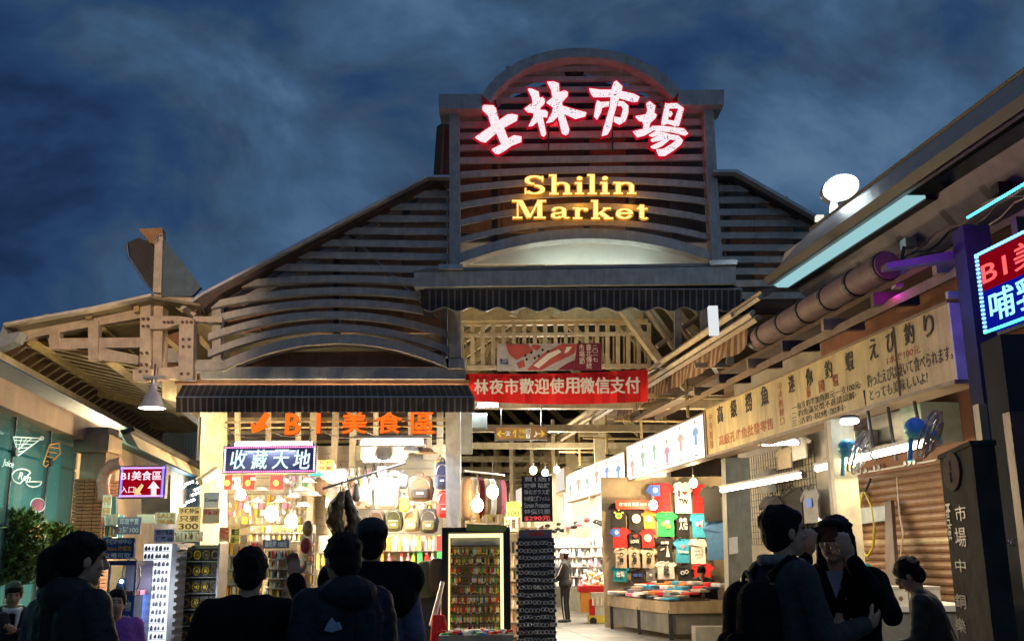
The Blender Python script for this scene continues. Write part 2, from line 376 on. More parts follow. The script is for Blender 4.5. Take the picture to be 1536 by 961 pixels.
# left wing
for x, yl, yr, h in ((641,272.5,272.5,9),(608,290.5,291,9),(574.6,309,310,9),(541,327,328,9),(508,345.5,347,9.5),(474,363.5,366,9.5),(440,381.5,385,9.5),(401.5,400,404,10)):
    slat(x, 673, yl, (yl+yr)/2-0.5, yr, h)
for x, yl, yc, x1, yr, h in ((348,427.5,417.5,622,422,10),(313,458,435.5,626,442.5,10),(311.6,480,453.5,640,466,10),(311.6,505,471.5,672,501,10.5),(311.6,530,490.5,674,525,10.5)):
    slat(x, x1, yl, yc, yr, h, xc=500, depth=0.14)
slat(331.6, 673, 549, 508, 545, 14, xc=500, Y=YF-0.1, depth=0.32, n=24, name='arch_beam')
obj('arch_springer', slab([(668,537),(699,537),(697,552),(671,552)], YF-0.1, 0.32), m_slat, hall)
obj('arch_springer', slab([(288,540),(332,538),(340,548),(330,556),(288,556)], YF-0.06, 0.32), m_slat, hall)
obj('wing_post', slab([(318,433),(331,425),(331,540),(318,540)], YF+0.145, 0.2), m_slat, hall)
obj('wing_post', slab([(500,381),(508.5,381),(508.5,500),(500,500)], YF+0.145, 0.2), m_dark, hall)
obj('wing_post', slab([(662,262),(670,262),(671,535),(662,535)], YF+0.145, 0.2), m_slat, hall)
obj('column', slab([(674,400),(690.5,400),(691.5,536),(675,536)], YF-0.12, 0.35), m_col, hall)
obj('roof_verge', slab([(270,461),(303,438),(640,262.5),(674,262.5),(674,265.5),(641,265.5),(304,442),(272,465)], YF-0.4, 0.7), m_trim, hall)
obj('verge_board', slab([(286,456),(304,442),(641,266),(674,266),(674,274),(648,274),(330,441),(300,468)], YF-0.2, 0.35), mat('maroon_board',(0.07,0.04,0.032),0.6), hall)
WP = [(320,452),(641,272),(674,272),(674,500),(320,500)]
obj('backing_wall', slab(WP, YF+0.85, 0.1), m_dark, hall)
panel_field([(322,462),(641,280),(674,280),(674,500),(322,500)], YF+0.75, 5, 4, [m_wood, m_wood2, m_wood2])
for (ax, ay), (bx, by) in (((352,452),(560,330)), ((520,350),(648,470))):     # diagonal braces behind the slats
    obj('brace', slab([(ax,ay),(bx,by),(bx+10,by+6),(ax+12,ay+6)], YF+0.16, 0.08), m_slat, hall)
obj('tie_beam', slab([(345,528),(662,526),(664,550),(345,550)], YF+0.3, 0.3), m_wood, hall)
obj('fascia_beam', slab([(300,550),(699,551),(697,568),(300,568)], YF, 0.3), m_beamblue, hall)
obj('fascia_beam', slab([(262,568.5),(704,569.5),(704,575),(262,575)], YF+0.1, 0.25), m_wood, hall)
# right wing
for i, (y, x1) in enumerate(((264.5,1112),(282.7,1147),(300,1182),(318,1206),(335,1226),(353,1240),(371.5,1246),(389,1246),(406.5,1246),(424.5,1246),(443,1246))):
    slat(1078+i*0.6, x1, y, y, y-0.5, 9.5)
obj('roof_verge', slab([(1070,254),(1106,254),(1228,323),(1226,327),(1104,258),(1070,258)], YF-0.4, 0.7), m_trim, hall)
obj('verge_board', slab([(1072,258.5),(1104,258.5),(1236,333),(1232,340),(1100,266),(1072,266)], YF-0.2, 0.3), m_dark, hall)
obj('backing_wall', slab([(1072,262),(1104,262),(1250,345),(1250,470),(1072,470)], YF+0.85, 0.1), m_dark, hall)
panel_field([(1072,268),(1104,268),(1250,351),(1250,470),(1072,470)], YF+0.75, 3, 4, [m_wood, m_dark, m_wood])
obj('wing_post', slab([(1086,262),(1092,262),(1100,470),(1093,470)], YF+0.145, 0.2), m_dark, hall)
# gallery lattice seen through the entrance
YL = 20.2
obj('rail', slab([(684,481),(972,478),(972,485),(684,488)], YL, 0.1), m_cream, hall)
obj('rail', slab([(684,500),(972,497),(972,502),(684,505)], YL, 0.1), m_cream, hall)
obj('rail', slab([(684,548),(972,545),(972,551),(684,554)], YL, 0.1), m_cream, hall)
for i in range(19):
    x = 690+i*15.6; obj('lattice_bar', slab([(x,484),(x+6,484),(x+6,553),(x,553)], YL+0.02, 0.06), m_cream, hall)
for i in range(36):
    x = 688+i*7.9; obj('lattice_bar', slab([(x+2,503),(x+4.5,503),(x+4.5,549),(x+2,549)], YL+0.09, 0.04), m_creamy, hall)
obj('gallery_beam', slab([(684,462),(965,460),(965,478),(684,481)], YL-0.2, 0.3), m_creamy, hall)
for x in (765, 828): obj('beam_cleat', slab([(x,473),(x+8,464),(x+14,464),(x+10,474)], YL-0.3, 0.1), m_cream, hall)
# hall roof and frame running back from the front
HT = 46
obj('roof', MB().run([(272,464),(641,270),(674,268),(674,264),(641,266),(272,460)], YF+1.0, 0, HT), m_roofu, hall)
obj('roof', MB().run([(674,268),(674,264),(1104,257),(1400,420),(1400,426),(1104,262)], YF+1.0, 0, HT), m_roofu, hall)
for t in range(0, 42, 3):
    for (ax, ay), (bx, by) in (((690,470),(880,335)), ((880,335),(1120,560))):
        a, b = P(ax, ay, 21)+D*t, P(bx, by, 21)+D*t
        o = obj('rafter', MB().strip([a, b], [a-Z_*0.28, b-Z_*0.28], Y_*0.15), m_creamy, hall)
for t in range(0, 42, 4):
    obj('tie_beam', MB().prism([P(690,600,21)+D*t, P(1150,600,21)+D*t, P(1150,612,21)+D*t, P(690,612,21)+D*t], Y_*0.2), m_cream, hall)
    for x in ((1010,) if t >= 12 else ()):
        q = P(x, 560, 22)+D*t; obj('hall_post', MB().box((q.x, q.y, q.z/2), (0.24, 0.24, q.z+1.2)), m_cream, hall)
for x in (960, 1000, 1040):
    obj('rafter', MB().prism([P(x-30,465,19.6), P(x+40,560,19.6), P(x+48,556,19.6), P(x-20,462,19.6)], D*0.2), m_cream, hall)
for x in (1012, 1052, 1090):
    obj('hanger_post', slab([(x,455),(x+10,455),(x+11,545),(x+1,545)], 18.8, 0.15), m_col, hall)
for (ax, ay, bx, by) in ((970,462,1010,520),(1000,462,1060,545),(1040,462,1075,510),(985,520,1060,466)):
    obj('brace', MB().tube(P(ax,ay,19.2), P(bx,by,19.2), 0.05, n=6), m_cream, hall)
# closed ends and side of the hall
e = P(700, 700, 18)+D*HT
obj('end_wall', MB().box((e.x, e.y+18*0, 5), (30, 0.2, 12)), mat('end_wall_paint', (0.16, 0.15, 0.12), 0.7), hall)
# entrance columns
obj('column', MB().prism([P(668,612,YF), P(690,612,YF), Vector((P(692,900,YF).x,YF,0)), Vector((P(670,900,YF).x,YF,0))], Y_*0.32), m_col, hall)
obj('column', MB().prism([P(300,612,YF+.3), P(334,612,YF+.3), Vector((P(338,900,YF+.3).x,YF+.3,0)), Vector((P(304,900,YF+.3).x,YF+.3,0))], Y_*0.3), m_cream, hall)
obj('column', MB().prism([P(1088,686,16.9), P(1124,686,16.9), Vector((P(1128,900,16.9).x,16.9,0)), Vector((P(1092,900,16.9).x,16.9,0))], Y_*0.35), weathered('grey_green_column', (0.28,0.29,0.25), (0.14,0.12,0.08)), hall)
obj('junction_box', slab([(692,618),(708,618),(708,680),(692,680)], YF-0.05, 0.15), m_beamblue, hall)
obj('downpipe', MB().tube(P(300,625,17.9), P(297,690,17.9), 0.03), m_dark, hall)
# ------------------------------------------------------------------ awnings
def awning(label, x0, x1, y_top, y_brk, y_bot, Yb, Yf, n, scallop, brk_w=10):
    a = thing('striped_awning', label, 'awning', P((x0+x1)/2, y_top, Yb))
    for i in range(n):
        t0, t1 = i/n, (i+1)/n; xm = [x0+(x1-x0)*t for t in (t0, t1)]
        tops = [P(x0+brk_w+(x1-x0-2*brk_w)*t, y_top, Yb) for t in (t0, t1)]
        for part, r0, r1, m in (('dark_stripe', 0, 0.72, m_awn_d), ('light_stripe', 0.72, 1, m_awn_l)):
            ta = tops[0].lerp(tops[1], r0); tb = tops[0].lerp(tops[1], r1)
            xa = xm[0]+(xm[1]-xm[0])*r0; xb = xm[0]+(xm[1]-xm[0])*r1
            ka, kb = P(xa, y_brk, Yf), P(xb, y_brk, Yf); ya = y_bot + (scallop*math.sin(math.pi*2*(i+r0)/4.2) if scallop else 0); yb = y_bot + (scallop*math.sin(math.pi*2*(i+r1)/4.2) if scallop else 0)
            wv = 0.012*math.sin(i*1.9)
            fa, fb = P(xa, ya, Yf-0.02+wv), P(xb, yb, Yf-0.02+wv)
            b = MB().strip([ta, tb], [ka, kb], Z_*-0.012-Y_*0.0); b.strip([ka, kb], [fa, fb], Y_*0.012)
            obj(part, b, m, a)
    if scallop:
        pts = [P(x0+(x1-x0)*i/(n*4), y_bot+scallop*math.sin(math.pi*2*(i/4)/4.2), Yf-0.03) for i in range(n*4+1)]
        obj('scalloped_hem', MB().path(pts, 0.013, 5), m_steel, a)
    obj('front_bar', MB().tube(P(x0, y_brk, Yf+0.03), P(x1, y_brk, Yf+0.03), 0.025), m_steel, a)
    return a
awning('brown and grey striped awning at the foot of the left arch, over orange neon letters', 264, 712, 577, 596, 618, 17.95, 16.9, 47, 0)
aw2 = awning('dark scalloped awning hanging from the grey box under the tower', 636, 1113, 428, 434, 464, 17.9, 17.1, 50, 3.0)
obj('awning_box', slab([(621,408),(1104,399),(1104,425),(621,430)], 17.0, 0.9), m_beamblue, aw2)
obj('box_lid', slab([(640,402),(1076,394),(1106,398),(620,407)], 17.0, 0.9), mat('dull_zinc', (0.16,0.17,0.18), 0.5, 0.3), aw2)
obj('bracket', slab([(658,396),(694,396),(694,403),(658,403)], 16.9, 0.2), m_steel, aw2)
obj('bracket', slab([(1066,390),(1106,389),(1106,396),(1066,397)], 16.9, 0.2), m_steel, aw2)
obj('bracket', slab([(630,430),(642,430),(648,466),(632,462)], 17.2, 0.6), m_dark, aw2)
# ------------------------------------------------------------------ left canopy
can = thing('side_canopy', 'pale steel truss canopy with ribbed roof running back at the left of the hall', 'canopy', (P(200, 800, 18).x, 18, 0))
def tp(pts, Y=17.9, dpt=0.16, m=m_truss, name='truss_member'): return obj(name, slab([(x/3.0025, 320+y/3.0025) for x, y in pts], Y, dpt), m, can)
tp([(65,576),(92,532),(635,428),(635,470),(450,502),(200,548)], name='top_chord')
tp([(222,528),(268,520),(268,608),(222,608)], 17.88)
tp([(215,562),(630,558),(630,602),(225,610)], 17.9)
tp([(397,492),(443,484),(443,655),(397,660)], 17.86)
tp([(440,600),(625,640),(620,680),(440,655)], 17.9)
tp([(632,412),(678,412),(675,755),(628,755)], 17.82, name='upright_plate')
tp([(598,700),(682,700),(682,750),(598,750)], 17.78, 0.3, name='base_plate')
tp([(693,352),(735,352),(728,700),(688,700)], 17.95, 0.3, name='main_post')
tp([(640,462),(805,462),(862,470),(862,486),(800,500),(740,520),(640,520)], 17.8, 0.1, name='gusset_plate')
tp([(808,474),(873,474),(868,745),(802,745)], 17.78, 0.22, name='upright_plate')
tp([(676,700),(806,688),(806,745),(676,750)], 17.85, name='bottom_chord')
tp([(870,462),(1000,466),(1000,490),(870,486)], 17.9, name='wing_link')
tp([(872,670),(990,668),(1000,706),(872,706)], 17.9, m=m_slat, name='wing_link')
tp([(735,375),(870,378),(820,440),(735,392)], 17.95, 0.1, name='gusset_plate')
tp([(740,390),(755,385),(838,440),(820,446)], 17.85, 0.1, m=m_creamy, name='brace')
tp([(722,550),(740,545),(805,600),(800,626)], 18.2, 0.1, m=m_creamy, name='brace')
tp([(880,545),(900,545),(948,600),(940,620),(905,590)], 18.2, 0.1, m=m_creamy, name='brace')
tp([(838,430),(905,378),(985,345),(1005,370),(935,420),(870,462)], 17.95, 0.1, name='gusset_plate')
tp([(690,520),(808,520),(808,600),(690,600)], 18.25, 0.1, m=m_wood, name='back_panel')
tp([(690,606),(806,606),(806,668),(690,672)], 18.25, 0.1, m=m_col, name='back_panel')
for x, y in ((645,475),(667,475),(645,508),(667,508),(740,490),(758,490),(776,490),(822,490),(842,490),(862,490),(825,567),(852,567),(825,600),(852,600),(637,628),(662,628),(635,680),(660,680),(632,712),(662,712),(818,722),(848,722),(905,425),(880,440)):
    obj('bolt', MB().lathe([(0,0.03),(0.026,0.028),(0.03,0)], P(x/3.0025, 320+y/3.0025, 17.775), 8, -Y_), m_bolt, can)
# purlins, ribs and sheet
for p in ([(26,506),(40,500),(58,512),(46,520)], [(146,536),(160,530),(172,540),(160,546)], [(210,555),(222,550),(232,560),(222,566)]):
    obj('purlin', MB().run(p, 18.1, 0, 34), m_creamy, can)
for px_ in (65, 128, 200):
    obj('roof_purlin', MB().run([(px_,480-px_*0.13),(px_+8,479-px_*0.13),(px_+8,493-px_*0.13),(px_,494-px_*0.13)], 17.7, 0, 34), m_creamy, can)
obj('roof_edge', slab([(5,484),(138,459.5),(226,440),(226,444),(138,464),(36,482),(5,488)], 17.3, 0.2), mat('pale_edge', (0.55,0.5,0.42), 0.5), can)
obj('roof_sheet', MB().run([(5,487),(226,443),(300,455),(300,459),(226,447),(5,491)], 17.4, 0, 34), m_roofu, can)
obj('ceiling_sheet', MB().run([(-14,524),(20,503),(228,545),(262,548),(262,545),(228,542),(20,500),(-14,521)], 18.6, 0, 34), mat('brown_ceiling', (0.20, 0.105, 0.05), 0.6), can)
obj('eave_gutter', MB().run([(-4,534),(0,528),(6,530),(4,540)], 17.5, -4, 36), m_cream, can)
obj('end_cap', slab([(0,500),(5,488),(12,500),(30,497),(22,512),(-6,524),(-8,512)], 17.5, 0.3), m_beamblue, can)
for i in range(56):
    t = i*0.55+0.1
    a, b = P(-8, 527, 18.4)+D*t, P(226, 553, 18.4)+D*t
    a2 = P(22, 508, 18.4)+D*t
    obj('batten', MB().strip([a, a2, b], [a-Z_*0.035, a2-Z_*0.035, b-Z_*0.035], D*0.04), m_cream, can)
for i in range(1, 6):
    t = i*6.0; a, b = P(20, 503, 18.1)+D*t, P(262, 555, 18.1)+D*t
    obj('cross_beam', MB().strip([a, b], [a-Z_*0.2, b-Z_*0.2], D*0.12), m_creamy, can)
obj('canopy_fascia', MB().run([(240,562),(262,562),(262,600),(240,594)], 18.4, 0.2, 34), m_cream, can)
# rooftop clerestory, seen end on
cl = thing('roof_clerestory', 'tilted rooftop vent hood with blue grey triangular side on a post', 'roof vent', P(238, 440, 17.9))
def cp(pts, Y, d, m, n): return obj(n, MB().prism([P(160+x/3.2056, 330+y/3.2056, Y) for x, y in pts], D*d), m, cl)
cp([(268,80),(455,322),(410,365),(262,368)], 17.9, 0.12, weathered('blue_grey_sheet', (0.07,0.12,0.16), (0.04,0.06,0.08), 0.5), 'side_sheet')
cp([(232,80),(270,62),(262,350),(222,345)], 17.8, 0.25, m_truss, 'post')
cp([(152,42),(268,38),(270,75),(240,120),(205,108)], 17.8, 0.3, m_wood2, 'head')
cp([(95,110),(155,85),(232,115),(228,338),(215,338),(110,175)], 18.0, 0.06, m_dark, 'hood_sheet')
obj('hood_rim', MB().path([P(160+x/3.2056, 330+y/3.2056, 17.9) for x, y in ((95,110),(105,180),(170,280),(222,342))], 0.02, 6), m_steel, cl)
for k in range(4):
    q = [(100+k*28,120+k*5),(104+k*28,118+k*5),(218,300-k*45),(216,308-k*45)]
    cp(q, 17.97, 0.04, mat('bronze_louvre', (0.10,0.07,0.05), 0.35, 0.5), 'louvre')
# pendant lamp under the truss
pl = thing('pendant_lamp', 'blue grey bell shaped pendant lamp glowing under the truss', 'lamp', P(228, 590, 17.6))
c = P(228, 612, 17.6)
obj('shade', MB().lathe([(0.06,0.42),(0.075,0.3),(0.13,0.26),(0.17,0.12),(0.235,0.0),(0.22,0.0),(0.16,0.11),(0.05,0.25)], c, 20), mat('lamp_enamel', (0.22,0.24,0.34), 0.35), pl, smooth=50)
obj('cap', MB().lathe([(0,0.55),(0.05,0.52),(0.06,0.4),(0,0.4)], c, 12), m_steel, pl, smooth=50)
obj('rod', MB().tube(c+Z_*0.5, c+Z_*0.8, 0.015), m_dark, pl)
obj('arm', MB().box(c+Z_*0.56, (0.4, 0.06, 0.05)), m_steel, pl)
obj('bulb', MB().ell(c+Z_*0.03, (0.16,0.16,0.04)), lit('bulb_pale', (1,0.9,0.68), 7), pl, smooth=50)
lamp('POINT', c-Z_*0.12, 190, (1.0, 0.78, 0.45), 0.15, pl)
# ------------------------------------------------------------------ calligraphy sign, cut from traced brush strokes
m_led = None
def led_face(name, col, es, dots=60, thr=0.16):
    if name in MT: return MT[name]
    m = bpy.data.materials.new(name); m.use_nodes = True; t = m.node_tree; t.nodes.clear()
    o = t.nodes.new('ShaderNodeOutputMaterial'); em = t.nodes.new('ShaderNodeEmission'); em.inputs[1].default_value = es
    tc = t.nodes.new('ShaderNodeTexCoord'); v = t.nodes.new('ShaderNodeTexVoronoi'); v.inputs['Scale'].default_value = dots
    n = t.nodes.new('ShaderNodeTexNoise'); n.inputs['Scale'].default_value = 9
    a = t.nodes.new('ShaderNodeMath'); a.operation = 'ADD'; q = t.nodes.new('ShaderNodeValToRGB')
    s = t.nodes.new('ShaderNodeMath'); s.operation = 'MULTIPLY_ADD'; s.inputs[1].default_value = -1.1; s.inputs[2].default_value = 0.75
    t.links.new(tc.outputs['Object'], v.inputs['Vector']); t.links.new(tc.outputs['Object'], n.inputs['Vector'])
    t.links.new(n.outputs['Fac'], s.inputs[0]); t.links.new(v.outputs['Distance'], a.inputs[0]); t.links.new(s.outputs[0], a.inputs[1])
    q.color_ramp.elements[0].position = thr; q.color_ramp.elements[0].color = (0.05, 0.12, 0.14, 1)
    q.color_ramp.elements[1].position = thr+0.12; q.color_ramp.elements[1].color = (*col, 1)
    t.links.new(a.outputs[0], q.inputs[0]); t.links.new(q.outputs[0], em.inputs[0]); t.links.new(em.outputs[0], o.inputs[0]); MT[name] = m; return m
A_ = lambda pts: [(690+x/6.405, 100+y/6.405) for x, y in pts]
B_ = lambda pts: [(870+x/6.405, 100+y/6.405) for x, y in pts]
GLY = [
 ('first', [A_([(215,410),(215,385),(230,368),(320,372),(345,400),(375,515),(455,460),(500,455),(555,465),(548,510),(420,580),(462,690),(520,658),(592,672),(590,715),(500,750),(430,800),(372,832),(340,828),(305,793),(398,745),(348,630),(245,722),(200,712),(145,676),(300,570),(268,460)])]),
 ('second', [A_([(652,210),(690,212),(755,240),(765,300),(800,292),(818,320),(810,350),(775,385),(772,415),(820,417),(845,440),(838,480),(795,475),(828,640),(805,668),(780,650),(745,520),(700,560),(660,568),(710,470),(700,435),(650,430),(620,402),(700,345),(690,290)]),
             A_([(838,145),(900,143),(950,160),(955,245),(1005,228),(1038,245),(1035,275),(980,335),(985,375),(1060,400),(1215,440),(1205,470),(1110,495),(1035,460),(1000,445),(1050,600),(1045,635),(1018,652),(980,635),(940,470),(895,520),(830,535),(885,440),(895,385),(832,340),(890,295),(875,215)])]),
 ('third', [B_([(90,208),(200,222),(300,222),(325,150),(350,135),(408,190),(400,235),(520,262),(572,290),(555,330),(510,332),(380,295),(365,330),(325,470),(300,590),(265,645),(210,660),(225,590),(262,470),(290,370),(295,283),(130,285),(105,250)]),
            B_([(165,322),(200,340),(284,335),(278,372),(215,385),(205,430),(165,503),(135,470),(150,370)]),
            B_([(370,330),(420,335),(465,375),(465,440),(440,515),(380,550),(325,520),(330,480),(390,490),(415,400),(400,370),(362,368)])]),
 ('fourth', [B_([(640,350),(670,332),(725,375),(715,440),(738,465),(725,492),(680,530),(665,590),(700,575),(700,610),(620,655),(550,672),(512,620),(600,600),(615,555),(600,520),(570,515),(535,475),(630,460),(650,420)]),
             B_([(820,352),(862,358),(845,540),(800,555),(782,545),(800,450)]), B_([(864,352),(928,352),(938,392),(862,394)]), B_([(930,350),(1000,400),(955,560),(910,570),(905,520),(945,400)]),
             B_([(858,430),(876,428),(890,452),(872,475),(856,468)]), B_([(846,512),(903,520),(908,560),(846,540)]),
             B_([(690,570),(790,568),(1000,595),(1040,640),(1010,655),(900,625),(790,612),(740,606),(695,602)]),
             B_([(780,622),(870,650),(950,663),(990,708),(975,740),(900,800),(820,850),(760,850),(735,795),(800,790),(880,740),(930,702),(870,690),(785,655)]),
             B_([(665,655),(742,610),(778,622),(775,640),(700,668)]), B_([(680,700),(775,645),(850,680),(790,700),(700,716)]), B_([(680,765),(830,690),(868,692),(800,750),(735,782),(700,780)])]),
]
def grow(pts, k):
    n = len(pts); ar = sum(pts[i][0]*pts[(i+1)%n][1]-pts[(i+1)%n][0]*pts[i][1] for i in range(n)); sg = 1 if ar > 0 else -1; out = []
    for i in range(n):
        (ax, ay), (bx, by), (cx, cy) = pts[i-1], pts[i], pts[(i+1)%n]
        e1 = Vector((by-ay, -(bx-ax))).normalized(); e2 = Vector((cy-by, -(cx-bx))).normalized(); q = (e1+e2)
        q = q.normalized()/max(0.45, q.length/2) if q.length > 1e-3 else e1
        out.append((bx+sg*q.x*k, by+sg*q.y*k))
    return out
mkt = thing('character_sign', 'four big white and red glowing brush characters high on the tower', 'illuminated sign', P(875, 190, 17.7))
m_gl = led_face('sign_white_led', (1.0, 0.84, 0.88), 1.0, 26, 0.30)
m_gl2 = led_face('sign_peach_led', (1.0, 0.60, 0.50), 1.1, 26, 0.28)
m_halo = lit('sign_red_halo', (0.80, 0.006, 0.03), 0.6)  # red glow around the characters, put into an emissive plate behind each
for k, (nm, polys) in enumerate(GLY):
    b = MB()
    for i, p in enumerate(polys): b.prism([P(x, y, 17.62-0.003*i) for x, y in p], Y_*0.05)
    g = obj('character', b, m_gl, mkt)
    h = MB()
    for i, p in enumerate(polys): h.prism([P(x, y, 17.70+0.004*i) for x, y in grow(p, 1.9)], Y_*0.12)
    obj('red_halo_plate', h, m_halo, g)
for x in (742, 822, 918, 995): obj('mounting_bar', slab([(x,150),(x+2,150),(x+2,225),(x,225)], 17.9, 0.06), m_dark, mkt)
for x, y in ((745,200),(832,180),(918,175),(1000,205)): lamp('POINT', P(x, y, 17.9), 9, (1.0, 0.04, 0.06), 0.25, mkt)
# ------------------------------------------------------------------ serif letters, drawn as strokes
# each letter: list of polygons in a box 0..1 wide, y up with baseline 0, x-height .62, cap 1
def bar(x0, y0, x1, y1, w0, w1=None):
    w1 = w0 if w1 is None else w1
    n = Vector((y1-y0, -(x1-x0))).normalized()
    return [(x0-n.x*w0/2, y0-n.y*w0/2), (x0+n.x*w0/2, y0+n.y*w0/2), (x1+n.x*w1/2, y1+n.y*w1/2), (x1-n.x*w1/2, y1-n.y*w1/2)]
def rect(x0, y0, x1, y1): return [(x0,y0),(x1,y0),(x1,y1),(x0,y1)]
def arc(cx, cy, rx, ry, a0, a1, w0, w1, n=12):
    """curved stroke whose pen is broad at the sides"""
    out = []; inn = []
    for i in range(n+1):
        t = i/n; a = R_(a0+(a1-a0)*t); w = w0+(w1-w0)*(abs(math.cos(a)))
        out.append((cx+(rx+w/2)*math.cos(a), cy+(ry+w/2*0.8)*math.sin(a))); inn.append((cx+(rx-w/2)*math.cos(a), cy+(ry-w/2*0.8)*math.sin(a)))
    return out+inn[::-1]
TH, TN = 0.155, 0.06
def sf(x, y, w=0.30, s=1): return rect(x-w/2, y, x+w/2, y+0.055) 
L = {
 'S': (0.78, [arc(0.39,0.76,0.25,0.20,20,270,0.06,0.14), arc(0.39,0.26,0.27,0.215,-150,90,0.06,0.15), rect(0.63,0.70,0.68,0.96), rect(0.07,0.02,0.12,0.32)]),
 'h': (0.80, [rect(0.12,0,0.12+TH,1.04), rect(0.03,0.985,0.13,1.04), sf(0.195,0), arc(0.44,0.44,0.185,0.17,0,150,0.05,0.13), rect(0.56,0,0.56+TH,0.46), sf(0.64,0)]),
 'i': (0.36, [rect(0.10,0,0.10+TH,0.62), rect(0.02,0.57,0.11,0.62), sf(0.178,0), arc(0.18,0.84,0.045,0.05,0,360,0.09,0.09)]),
 'l': (0.36, [rect(0.10,0,0.10+TH,1.04), rect(0.02,0.985,0.11,1.04), sf(0.178,0)]),
 'n': (0.80, [rect(0.12,0,0.12+TH,0.62), rect(0.03,0.57,0.13,0.62), sf(0.195,0), arc(0.44,0.44,0.185,0.15,0,150,0.05,0.13), rect(0.56,0,0.56+TH,0.46), sf(0.64,0)]),
 'M': (1.32, [rect(0.20,0.03,0.255,0.97), sf(0.22,0,0.34), rect(0.03,0.945,0.36,1.0), bar(0.32,0.97,0.64,0.05,0.17), bar(0.66,0.05,0.98,0.97,0.065), rect(0.94,0.03,1.11,0.97), sf(1.02,0,0.42), rect(0.93,0.945,1.25,1.0)]),
 'a': (0.74, [arc(0.33,0.45,0.20,0.16,0,165,0.055,0.13), rect(0.44,0.1,0.44+TH,0.46), arc(0.26,0.17,0.15,0.13,60,330,0.05,0.13), bar(0.30,0.30,0.50,0.36,0.05), arc(0.62,0.10,0.09,0.07,180,320,0.05,0.07), arc(0.15,0.47,0.02,0.02,0,360,0.08,0.08)]),
 'r': (0.60, [rect(0.12,0,0.12+TH,0.62), rect(0.03,0.57,0.13,0.62), sf(0.20,0,0.34), arc(0.40,0.44,0.15,0.14,60,160,0.06,0.08), arc(0.50,0.52,0.03,0.03,0,360,0.10,0.10)]),
 'k': (0.82, [rect(0.12,0,0.12+TH,1.04), rect(0.03,0.985,0.13,1.04), sf(0.195,0), bar(0.26,0.25,0.58,0.58,0.06), rect(0.46,0.565,0.74,0.62), bar(0.36,0.36,0.64,0.03,0.16), rect(0.50,0,0.82,0.055)]),
 'e': (0.70, [arc(0.35,0.31,0.235,0.255,0,335,0.055,0.145,16), rect(0.14,0.30,0.62,0.355)]),
 't': (0.48, [rect(0.14,0.12,0.14+TH,0.80), rect(0.03,0.565,0.42,0.62), arc(0.31,0.14,0.11,0.10,180,320,0.05,0.09), bar(0.06,0.60,0.20,0.80,0.05)]),
}
let = thing('letter_sign', 'yellow glowing serif letters on the slats under the white characters', 'illuminated sign', P(870, 300, 17.7))
m_yel = led_face('sign_yellow', (1.0, 0.83, 0.26), 1.3, 40, 0.0)
m_yel = lit('sign_yellow_lit', (1.0, 0.80, 0.24), 1.35)
m_yo = lit('sign_orange_edge', (0.9, 0.30, 0.01), 0.7)
def word(wd, x0, x1, yb0, yb1, cap):
    tot = sum(L[c][0] for c in wd)+0.06*(len(wd)-1); k = (x1-x0)/tot; x = x0
    for c in wd:
        wdt, polys = L[c]; b = MB(); h = MB()
        for i, p in enumerate(polys):
            q = [(x+px*k, (yb0+(yb1-yb0)*(x-x0)/(x1-x0))-py*cap) for px, py in p]
            b.prism([P(u, v, 17.68-0.003*i) for u, v in q], Y_*0.04)
            h.prism([P(u, v, 17.74+0.003*i) for u, v in grow(q, 0.9)], Y_*0.10)
        g = obj('letter', b, m_yel, let); obj('letter_return', h, m_yo, g)
        x += (wdt+0.06)*k
word('Shilin', 784, 955, 291, 290, 28)
word('Market', 767, 974, 326.5, 328.5, 26.5)
for x, y in ((800,300),(870,310),(945,305)): lamp('POINT', P(x, y, 17.88), 7, (1.0, 0.42, 0.04), 0.25, let)
# ------------------------------------------------------------------ sheet signs
def board(name, label, cat, fr, u0, v0, u1, v1, d, m, rim=None, rw=0.02, loc=None, group=None):
    t = thing(name, label, cat, fr((u0+u1)/2, v0), group)
    obj('panel', MB().fbox(fr, u0, v0, u1, v1, -d, 0), m, t)
    if rim:
        b = MB().fbox(fr, u0-rw, v1, u1+rw, v1+rw, -d-0.004, 0.008).fbox(fr, u0-rw, v0-rw, u1+rw, v0, -d-0.004, 0.008).fbox(fr, u0-rw, v0, u0, v1, -d-0.004, 0.008).fbox(fr, u1, v0, u1+rw, v1, -d-0.004, 0.008)
        obj('frame', b, rim, t)
    return t
red_cloth = mat('red_cloth', (0.75, 0.012, 0.012), 0.7, var=0.1, emit=None)
white_p = mat('white_print', (0.85, 0.82, 0.75), 0.6, var=0.05, bump=0)
black_p = mat('black_print', (0.02, 0.018, 0.015), 0.6, var=0.05, bump=0)
red_p = mat('red_print', (0.62, 0.05, 0.015), 0.6, var=0.2, bump=0)
blue_p = mat('blue_print', (0.03, 0.09, 0.45), 0.6, var=0.05, bump=0)
yel_p = mat('yellow_print', (0.85, 0.55, 0.04), 0.6, var=0.05, bump=0)
orange_p = mat('orange_print', (0.85, 0.30, 0.08), 0.6, var=0.1, bump=0)
pink_p = mat('pink_print', (0.75, 0.22, 0.30), 0.6, var=0.1, bump=0)
green_p = mat('green_print', (0.05, 0.42, 0.12), 0.6, var=0.1, bump=0)
